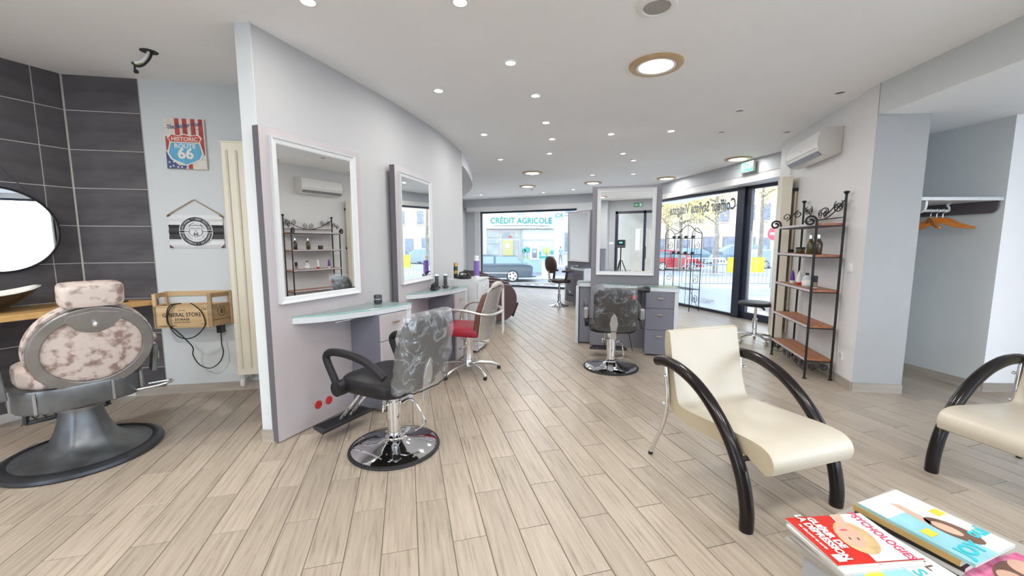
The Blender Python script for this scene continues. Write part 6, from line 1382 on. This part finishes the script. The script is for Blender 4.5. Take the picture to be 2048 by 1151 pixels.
def blob(nm,u,v,rx,ry,m,y=0.08):
    c=AT(u,v,BKY); s=BKY/806.0; flatp=[(c.x+rx*s*math.cos(q*PI/10),c.z+ry*s*math.sin(q*PI/10)) for q in range(20)]
    b=MB(); b.m=Matrix(((1,0,0,0),(0,0,1,0),(0,1,0,0),(0,0,0,1))); b.prism(flatp,BKY-y,BKY-0.04); b.f=[f[::-1] for f in b.f]; b.build(nm,m,t)
M_mt=mat('mural_teal',(0.02,0.26,0.20),0.6); M_ml=mat('mural_lime',(0.36,0.42,0.10),0.6)
for u,v,rx,ry,m in((1047,501,5,4,M_mt),(1054,499,6,5,M_mt),(1093,501,7,6,M_ml),(1104,504,3,4,M_mt),(1079,506,3,4,M_mt)): blob('mural_tree',u,v,rx,ry,m)
for u in(1048,1054,1093): B('mural_trunk',u-0.5,503,u+0.5,516,M_mt,0.04,0.08)
B('mural_grass',1044,514,1061,516,M_ml,0.04,0.08); B('mural_grass',1078,512,1108,516,M_mt,0.04,0.08)
B('cash_machine_niche',1060,489,1078,519,M_plastic,0.04,0.12); B('cash_machine',1064,497,1074,515,mat('atm_grey',(0.12,0.14,0.16),0.4),0.12,0.2); B('cash_machine_screen',1066,499.5,1072,505,mat('atm_screen',(0.35,0.62,0.48),0.3),0.2,0.22)
for i in range(9):
    u=975+i*16; B('facade_panel',u,520,u+14,550,M_facade,0,0.03) if u<1030 and False else None
p=AT(1118,432,BKY-0.6); t2=thing('bank_blade_sign','square bank logo sign projecting at the corner of the bank','sign',(p.x,p.y,p.z))
MB().box(-0.28,0.28,-0.05,0.05,-0.26,0.26).build('panel',mat('logo_pale',(0.36,0.45,0.46),0.4),t2,bevel=0.02); text_on('lettering','CA',0.36,M_teal,t2,(-0.03,-0.054,0.03),(1,0,0),(0,0,1),shear=0.3,bold=0.008); MB().sphere((0.2,-0.05,0.15),0.03,8,6).build('red_dot',M_red,t2)
MB().tube([(-0.28,0.0,0.1),(-0.62,0.5,0.1)],0.02,6).build('arm',M_shop,t2)
def house(label,Y,x0,x1,h,m,wins=(),roof=None,dep=8.0,shutter=None):
    t=thing('house',label,'building',((x0+x1)/2,Y,GZ)); w=(x1-x0)/2
    MB().box(-w,w,0,dep,0,h).build('wall',m,t)
    if roof: MB().sweepx([(-0.5,h),(dep+0.5,h),(dep/2,h+1.7)],-w-0.4,w+0.4).build('roof',roof,t)
    else: MB().box(-w-0.15,w+0.15,-0.15,dep,h,h+0.25).build('parapet',m,t)
    for (wx,wz,ww,wh) in wins:
        f=MB().box(wx-ww/2,wx+ww/2,-0.04,0.02,wz,wz+wh).build('window',shutter or MATS['window_grey_blue'],t)
        MB().box(wx-ww/2+0.08,wx+ww/2-0.08,-0.06,-0.04,wz+0.08,wz+wh-0.08).build('pane',mat('far_glass',(0.16,0.18,0.22),0.15,var=0.3,scale=2),f)
        MB().box(wx-ww/2-0.1,wx+ww/2+0.1,-0.12,0.0,wz-0.12,wz).build('window_sill',m,f)
    return t
M_roof=mat('roof_tiles',(0.52,0.24,0.17),0.8,var=0.15,scale=12)
house('pale house beyond the walking person to the right of the bank',45,5.3,12.5,11,M_facade,[(-2.5,1.0,1.2,2.2),(-0.6,1.0,1.2,2.2),(-2.5,5.2,1.1,1.8),(0.2,5.2,1.1,1.8),(-2.5,8,1.1,1.8)])
house('cream house with dark windows facing the square',44,15.0,27.0,8.2,M_cream2,[(-4.6,0.2,1.3,2.3),(-2.4,0.4,1.5,2.0),(0.4,0.3,1.4,2.4),(2.6,0.3,1.5,2.4),(4.8,0.1,1.2,2.6),(-4.2,4.4,1.1,1.7),(-1.2,4.4,1.1,1.7),(1.8,4.3,1.2,2.0),(4.6,4.4,1.1,1.7)],None,shutter=mat('shutter_brown',(0.24,0.18,0.16),0.7))
house('tall cream house with red tiled roof behind the no entry sign',47,27.3,43.0,9.3,mat('facade_peach',(0.53,0.44,0.34),0.8,var=0.04),[(-6,0.3,1.6,2.4),(-3.4,0.2,1.4,2.6),(-0.5,0.3,1.6,2.4),(2.4,0.3,1.4,2.4),(-6,4.6,1.2,2.0),(-2.6,4.6,1.2,2.0),(0.8,4.6,1.2,2.0)],M_roof,shutter=mat('shutter_grey',(0.34,0.33,0.33),0.7))
house('pale house far left of the square behind the trees',56,2.0,14.5,9.0,M_facade,[(3.0,1,1.3,2.2),(6,1,1.3,2.2),(3,5,1.2,1.8),(6,5,1.2,1.8)])
hl=MB(); n=40; vs=[];fs=[]
for i in range(n+1):
    x=-20+100*i/n; h=6+10*math.exp(-((x-30)/22)**2)+0.9*math.sin(i*1.1)
    vs+=[(x,85,GZ),(x,92,h*0.65),(x,105,h)]
for i in range(n): o=i*3; fs+=[(o,o+3,o+4,o+1),(o+1,o+4,o+5,o+2)]
struct(hl.add(vs,fs).build('hill',mat('hill_wood',(0.36,0.32,0.13),0.9,col2=(0.52,0.48,0.25),scale=0.5,detail=8),smooth=True))
def tree(label,x,y,h,seed,spread=2.2,leaves=1500,trunk=0.2,base=0.36):
    r=random.Random(seed); t=thing('plane_tree',label,'tree',(x,y,GZ),0,'trees on the square')
    tr=MB(); tr.tube([(0,0,0),(0.05,0.02,h*0.3),(-0.05,0.05,h*0.6),(0.1,0,h*0.85)],[trunk*1.15,trunk,trunk*0.7,trunk*0.3],9); to=tr.build('trunk',M_bark,t,smooth=True)
    tips=[]; br=MB()
    for k in range(16):
        z0=h*(base+0.55*r.random()); a=r.uniform(0,2*PI); L=spread*r.uniform(0.5,1.0); e=Vector((math.cos(a)*L,math.sin(a)*L,z0+L*r.uniform(0.3,0.8)))
        m_=Vector((math.cos(a)*L*0.45,math.sin(a)*L*0.45,z0+L*0.15)); br.tube([(0,0,z0),tuple(m_),tuple(e)],[trunk*0.38,trunk*0.24,0.015],6); tips+=[m_,e,(m_+e)/2]
        for q in range(4):
            s_=m_.lerp(e,r.uniform(0.2,1)); g=s_+Vector((r.uniform(-1,1),r.uniform(-1,1),r.uniform(-0.1,0.9)))*spread*0.36; br.tube([tuple(s_),tuple(g)],[0.02,0.006],4); tips.append(g)
    bo=br.build('branches',M_bark,t); bo['kind']='stuff'
    lf=MB(); vs=[];fs=[]
    for k in range(leaves):
        c=r.choice(tips)+Vector((r.gauss(0,1),r.gauss(0,1),r.gauss(0,1)))*spread*0.15; a,b2=Vector((r.uniform(-1,1),r.uniform(-1,1),r.uniform(-1,1))).normalized(),Vector((r.uniform(-1,1),r.uniform(-1,1),r.uniform(-1,1))).normalized(); s_=r.uniform(0.04,0.085); o=len(vs)
        vs+=[tuple(c-a*s_),tuple(c+b2*s_*0.6),tuple(c+a*s_),tuple(c-b2*s_*0.6)]; fs.append((o,o+1,o+2,o+3))
    lo=lf.add(vs,fs).build('foliage',M_leaf,t); lo['kind']='stuff'
def gx(u,Y): return AT(u,500,Y).x
tree('bare barked tree with yellow leaves in the middle of the side window',gx(1431,26),26,7.8,3,3.1,7000,0.15)
tree('slimmer yellow leaved tree behind the iron display stand',gx(1360,29),29,7.6,5,3.1,7000,0.12)
tree('yellow leaved tree seen through the glass door',gx(1520,30),30,9.0,8,3.2,7000,0.14,0.5)
tree('farther yellow leaved tree left of the side window',gx(1332,36),36,9.2,11,3.8,8000,0.16)
def car(label,loc,rz,col,L=4.3,Hh=1.45,Wd=1.75,kind='hatch',wheelm=None):
    t=thing('parked_car',label,'car',loc,rz,'cars parked outside'); mp=mat('car_paint_'+label.split()[0]+label.split()[1],col,0.25,var=0.02,coat=0.5); hw=Wd/2
    if kind=='hatch': low=[(-L/2,0.30),(-L/2-0.02,0.55),(-L/2+0.05,0.85),(-L/2+0.12,0.92),(L*0.18,0.92),(L*0.40,0.80),(L/2-0.04,0.62),(L/2,0.42),(L/2-0.04,0.24),(-L/2+0.08,0.22)]; gh=[(-L/2+0.10,0.90),(-L/2+0.38,Hh-0.06),(-L/2+0.75,Hh),(-L*0.02,Hh-0.01),(L*0.10,Hh-0.12),(L*0.27,0.90)]
    elif kind=='van': low=[(-L/2,0.30),(-L/2-0.01,1.0),(L*0.30,1.0),(L*0.46,0.88),(L/2,0.6),(L/2-0.03,0.26),(-L/2+0.05,0.24)]; gh=[(-L/2+0.03,1.0),(-L/2+0.10,Hh-0.05),(-L/2+0.3,Hh),(L*0.12,Hh-0.02),(L*0.34,1.0)]
    else: low=[(-L/2,0.36),(-L/2-0.03,0.60),(-L/2+0.02,0.86),(-L*0.36,0.93),(L*0.20,0.88),(L*0.40,0.76),(L/2-0.05,0.60),(L/2,0.42),(L/2-0.06,0.24),(-L/2+0.10,0.24)]; gh=[(-L*0.44,0.90),(-L*0.33,1.08),(-L*0.20,1.27),(-L*0.07,Hh-0.02),(L*0.04,Hh),(L*0.13,Hh-0.10),(L*0.28,0.88)]
    def sidesweep(pr,w,name,m,par=t,bev=0.05,taper=0.0):
        pr=[(p.x,p.y) for p in catmull([(*p,0) for p in pr+[pr[0]]],3)][:-1]
        n=len(pr); zs=[p[1] for p in pr]; z0,z1=min(zs),max(zs)
        vs=[(p[0],s*(w-taper*(p[1]-z0)/(z1-z0)),p[1]) for s in(-1,1) for p in pr]
        fs=[tuple(range(n)),tuple(range(2*n-1,n-1,-1))]+[(i,n+i,n+(i+1)%n,(i+1)%n) for i in range(n)]
        o=MB().add(vs,fs).build(name,m,par,smooth=True,bevel=bev,bseg=2); return o
    bd=sidesweep(low,hw,'body',mp); cab=sidesweep(gh,hw-0.06,'cabin',mp,taper=0.16,bev=0.04)
    mgl=mat('car_glass',(0.13,0.19,0.22),0.08,coat=0.4)
    xs=sorted(p[0] for p in gh); z0=0.95; zt=Hh-0.10
    x0,x1=gh[0][0]+0.22,gh[-1][0]-0.28
    for s in(-1,1):
        yb,yt=s*(hw-0.045),s*(hw-0.205); cut=[(x0,z0),(x0+(x1-x0)*0.46,z0),(x0+(x1-x0)*0.46,zt),(x0+0.28,zt)],[(x0+(x1-x0)*0.50,z0),(x1,z0),(x1-0.42,zt),(x0+(x1-x0)*0.50,zt)]
        for q in cut:
            f=lambda z:yb+(yt-yb)*(z-0.9)/(Hh-0.9)
            b=MB().add([(p[0],f(p[1])+s*0.004,p[1]) for p in q]+[(p[0],f(p[1])-s*0.03,p[1]) for p in q],[(0,1,2,3),(7,6,5,4),(0,4,5,1),(1,5,6,2),(2,6,7,3),(3,7,4,0)] if s<0 else [(3,2,1,0),(4,5,6,7),(1,5,4,0),(2,6,5,1),(3,7,6,2),(0,4,7,3)]); b.build('side_window',mgl,cab)
        MB().box(-L/2-0.005 if True else 0,-L/2+0.14,s*hw*0.62-0.16,s*hw*0.62+0.16,0.62,0.76).build('tail_light',M_red,bd,bevel=0.03)
        MB().box(L/2-0.30,L/2-0.02,s*hw*0.70-0.14,s*hw*0.70+0.14,0.54,0.66).build('headlight',M_plastic,bd,bevel=0.03)
        MB().box(-L*0.30,L*0.28,s*hw-0.01 if s>0 else -hw-0.012,s*hw+0.012 if s>0 else -hw+0.01,0.46,0.50).build('side_trim',M_steel if kind=='sedan' else mp,bd)
        for xw in(-L*0.29,L*0.31):
            w=MB(); w.m=Matrix.Translation((xw,s*(hw-0.09),0.32))@Matrix.Rotation(PI/2,4,'X'); w.lathe([(0.20,-0.10),(0.31,-0.10),(0.325,-0.06),(0.325,0.06),(0.31,0.10),(0.20,0.10),(0.20,-0.10)],seg=28,caps=False); wo=w.build('tyre',M_rubber,t,smooth=True)
            w=MB(); w.m=Matrix.Translation((xw,s*(hw-0.045),0.32))@Matrix.Rotation(PI/2,4,'X'); w.lathe([(0.0,-0.062),(0.10,-0.070),(0.20,-0.060),(0.232,-0.066),(0.232,0.066),(0.20,0.060),(0.10,0.070),(0.0,0.062)],seg=28); ro=w.build('wheel_rim',wheelm or M_steel,wo,smooth=True)
            for k in range(5):
                w=MB(); w.m=Matrix.Translation((xw,s*(hw+0.02),0.32))@Matrix.Rotation(PI/2,4,'X')@Matrix.Rotation(2*PI*k/5+0.3,4,'Z'); w.prism([(-0.025,0.10),(0.025,0.10),(0.055,0.19),(-0.055,0.19)],-0.012,0.012); w.build('rim_opening',M_rubber,ro)
    return t
p=AT(1063,561,21.3); car('black saloon car parked in front of the bank',(p.x-2.40,21.6,GZ),PI,(0.028,0.045,0.06),4.8,1.42,1.82,'sedan',mat('alloy_white',(0.75,0.75,0.76),0.35,0.3))
cc=[o for o in COL.objects if o.name.startswith('parked_car')][0]; cc.rotation_euler=(0,0,PI)
p=AT(1355,545,30.5); car('red hatchback parked behind the white barrier',(p.x-0.4,30.5,GZ),0.0,(0.40,0.015,0.02),3.7,1.50,1.66,'hatch')
car('blue grey van parked at right behind the tree trunk',(gx(1475,36),36,GZ),PI-0.15,(0.16,0.22,0.27),4.3,1.85,1.8,'van')
car('pale blue hatchback behind the red car',(gx(1392,40),40,GZ),0.2,(0.13,0.21,0.26),4.0,1.5,1.7,'hatch')
car('dark grey estate car parked at the far row',(gx(1478,41),41.4,GZ),0.0,(0.14,0.16,0.18),4.4,1.55,1.75,'van')
car('silver blue car parked beyond the glass door',(gx(1545,33),33,GZ),0.1,(0.20,0.26,0.29),4.2,1.5,1.75,'hatch')
# planter bin, barrier, railing, signs, rubbish bin
p=AT(1095,548,22.6); t=thing('street_bin','white street bin with a violet emblem behind the black car','bin',(p.x,p.y,GZ)); MB().box(-0.30,0.30,-0.25,0.25,0,0.95).build('body',M_plastic,t,bevel=0.03); b=MB(); b.m=Matrix.Translation((0,-0.252,0.62))@Matrix.Rotation(PI/2,4,'X'); b.lathe([(0.0,0.004),(0.12,0.004),(0.12,0.0)],seg=20); b.build('emblem',M_lilac,t)
MB().box(-0.32,0.32,-0.27,0.27,0.95,1.0).build('lid',M_plastic,t,bevel=0.02)
def barrier(label,p0,p1,h,n,m,r=0.022,rb=0.012,name='crowd_barrier',zb=GZ):
    p0,p1=Vector((p0[0],p0[1],zb)),Vector((p1[0],p1[1],zb)); d=(p1-p0); t=thing(name,label,'barrier',tuple(p0),rzof(d)); L=d.length
    MB().tube([(0,0,0.0),(0,0,h-0.12),(0.12,0,h),(L-0.12,0,h),(L,0,h-0.12),(L,0,0.0)],r,8).build('frame',m,t,smooth=True); MB().tube([(0,0,0.18),(L,0,0.18)],r*0.8,6).build('lower_rail',m,t)
    for k in range(1,n): MB().tube([(L*k/n,0,0.18),(L*k/n,0,h)],rb,5).build('bar',m,t)
    return t
M_galv=mat('galvanised',(0.60,0.61,0.62),0.4,0.3)
barrier('white crowd barrier in front of the red car',(gx(1372,24.5),24.5),(gx(1454,24.0),24.0),1.10,12,M_galv)
M_railing=mat('railing_grey',(0.16,0.19,0.23),0.5)
lw=struct(MB().box(gx(1300,15.5),gx(1640,15.5),15.3,15.75,GZ,-0.33).build('street_wall',mat('wall_blue_grey',(0.42,0.48,0.54),0.8,var=0.05)))
barrier('dark grey street railing on the low wall outside the side window',(gx(1366,15.5),15.5),(gx(1545,15.5),15.5),0.92,22,M_railing,0.02,0.010,'street_railing',-0.33)
p=AT(1500,530,15.2); t=thing('yellow_banner','bright yellow notice fixed on the street railing','banner',(p.x,15.468,p.z)); MB().box(-0.71,0.71,0.0,0.012,-0.29,0.29).build('sheet',mat('banner_yellow',(0.62,0.54,0.01),0.5,var=0.02),t)
M_by=mat('banner_print',(0.50,0.43,0.05),0.5); text_on('lettering','STATIONNEMENT',0.155,M_by,t,(0,-0.004,0.11),(1,0,0),(0,0,1)); text_on('lettering','INTERDIT',0.155,M_by,t,(0,-0.004,-0.10),(1,0,0),(0,0,1))
p=AT(1548,467,20.0); t=thing('no_entry_sign','round red no entry sign on a pole beyond the glass door','road sign',(p.x,p.y,GZ)); z=p.z-GZ
MB().tube([(0,0.03,0),(0,0.03,z+0.5)],0.035,10).build('pole',M_galv,t,smooth=True); b=MB(); b.m=Matrix.Translation((0,-0.02,z))@Matrix.Rotation(PI/2,4,'X'); b.lathe([(0.0,0.0),(0.33,0.0),(0.33,0.03),(0.0,0.03)],seg=32); b.build('disc',mat('sign_red',(0.70,0.03,0.05),0.35,var=0.01),t); MB().box(-0.23,0.23,-0.055,-0.04,z-0.055,z+0.055).build('white_bar',M_plastic,t); MB().box(-0.33,0.33,-0.02,0.0,z+0.25,z+0.62).build('notice_plate',mat('plate_mauve',(0.55,0.42,0.46),0.5),t)
p=AT(1437,540,28.0); t=thing('rubbish_bin','grey slatted rubbish bin beside the tree on the square','bin',(p.x,p.y,GZ)); MB().box(-0.32,0.32,-0.3,0.3,0.0,0.95).build('body',mat('bin_grey',(0.42,0.42,0.43),0.6),t,bevel=0.03); MB().box(-0.34,0.34,-0.32,0.32,0.95,1.02).build('lid',M_slate,t,bevel=0.02)
for k in(-1,0,1): MB().box(k*0.2-0.04,k*0.2+0.04,-0.31,-0.30,0.72,0.82).build('slot',M_dark,t)
t=thing('pharmacy_cross','green pharmacy cross on a tall post near the no entry sign','sign',(gx(1600,24),24,GZ)); MB().tube([(0,0.05,0),(0,0.05,3.0)],0.05,10).build('post',M_galv,t); gm=mat('cross_green',(0.05,0.45,0.28),0.4,emit=(0.05,0.5,0.3),estr=0.3); MB().box(-0.15,0.15,-0.08,0.08,3.0,3.9).build('cross',gm,t); MB().box(-0.45,-0.15,-0.08,0.08,3.3,3.6).build('cross_arm',gm,t); MB().box(0.15,0.45,-0.08,0.08,3.3,3.6).build('cross_arm',gm,t)
# walking person in a pale blue shirt
def person(label,loc,rz,h):
    me=bpy.data.meshes.new('person'); V={'pel':(0,0,.53),'bel':(0,0.0,.62),'che':(0,0,.74),'nek':(0,0,.85),'hd0':(0,0.01,.885),'hd1':(0,0.015,.94),'hd2':(0,0.01,.985),
     'ls':(-.105,0,.81),'le':(-.135,-.02,.65),'lw':(-.13,.045,.52),'lh':(-.125,.07,.47),'rs':(.105,0,.81),'re':(.135,.0,.65),'rw':(.135,-.03,.52),'rh':(.13,-.04,.465),
     'lp':(-.055,0,.50),'lk':(-.055,.055,.28),'la':(-.055,.03,.045),'lt':(-.055,.10,.015),'rp':(.055,0,.50),'rk':(.055,-.02,.28),'ra':(.055,-.12,.06),'rt':(.055,-.06,.015)}
    R={'pel':.085,'bel':.075,'che':.088,'nek':.032,'hd0':.040,'hd1':.052,'hd2':.035,'ls':.042,'le':.03,'lw':.022,'lh':.024,'rs':.042,'re':.03,'rw':.022,'rh':.024,'lp':.062,'lk':.042,'la':.028,'lt':.022,'rp':.062,'rk':.042,'ra':.028,'rt':.022}
    E=[('pel','bel'),('bel','che'),('che','nek'),('nek','hd0'),('hd0','hd1'),('hd1','hd2'),('che','ls'),('ls','le'),('le','lw'),('lw','lh'),('che','rs'),('rs','re'),('re','rw'),('rw','rh'),('pel','lp'),('lp','lk'),('lk','la'),('la','lt'),('pel','rp'),('rp','rk'),('rk','ra'),('ra','rt')]
    ks=list(V); me.from_pydata([tuple(c*h for c in V[k]) for k in ks],[(ks.index(a),ks.index(b)) for a,b in E],[])
    o=bpy.data.objects.new('person',me); COL.objects.link(o); o.modifiers.new('Skin','SKIN'); 
    for i,k in enumerate(ks): sv=me.skin_vertices[0].data[i]; sv.radius=(R[k]*h*0.75,R[k]*h*0.75); sv.use_root=(i==0)
    sb=o.modifiers.new('Sub','SUBSURF'); sb.levels=2
    dg=bpy.context.evaluated_depsgraph_get(); m2=bpy.data.meshes.new_from_object(o.evaluated_get(dg)); bpy.data.objects.remove(o)
    m2.materials.clear()
    for m in(mat('shirt_blue',(0.22,0.36,0.52),0.7),mat('trousers_grey',(0.20,0.20,0.21),0.8),mat('skin_tone',(0.55,0.36,0.27),0.6),mat('hair_dark',(0.06,0.045,0.04),0.7)): m2.materials.append(m)
    for f in m2.polygons:
        z=f.center.z/h; y=f.center.y/h; f.use_smooth=True
        f.material_index=2 if (z>0.85 and not(z>0.94 or (y<0.0 and z>0.88))) or (abs(f.center.x)/h>0.105 and z<0.66) else 3 if z>0.85 else 0 if z>0.52 else 1
    o=bpy.data.objects.new('person',m2); COL.objects.link(o); o.location=loc; o.rotation_euler=(0,0,rz); tag(o,label,'person')
person('person in a pale blue shirt and grey trousers walking beside the bank',(gx(1121,38),38,GZ),0.3,1.72)
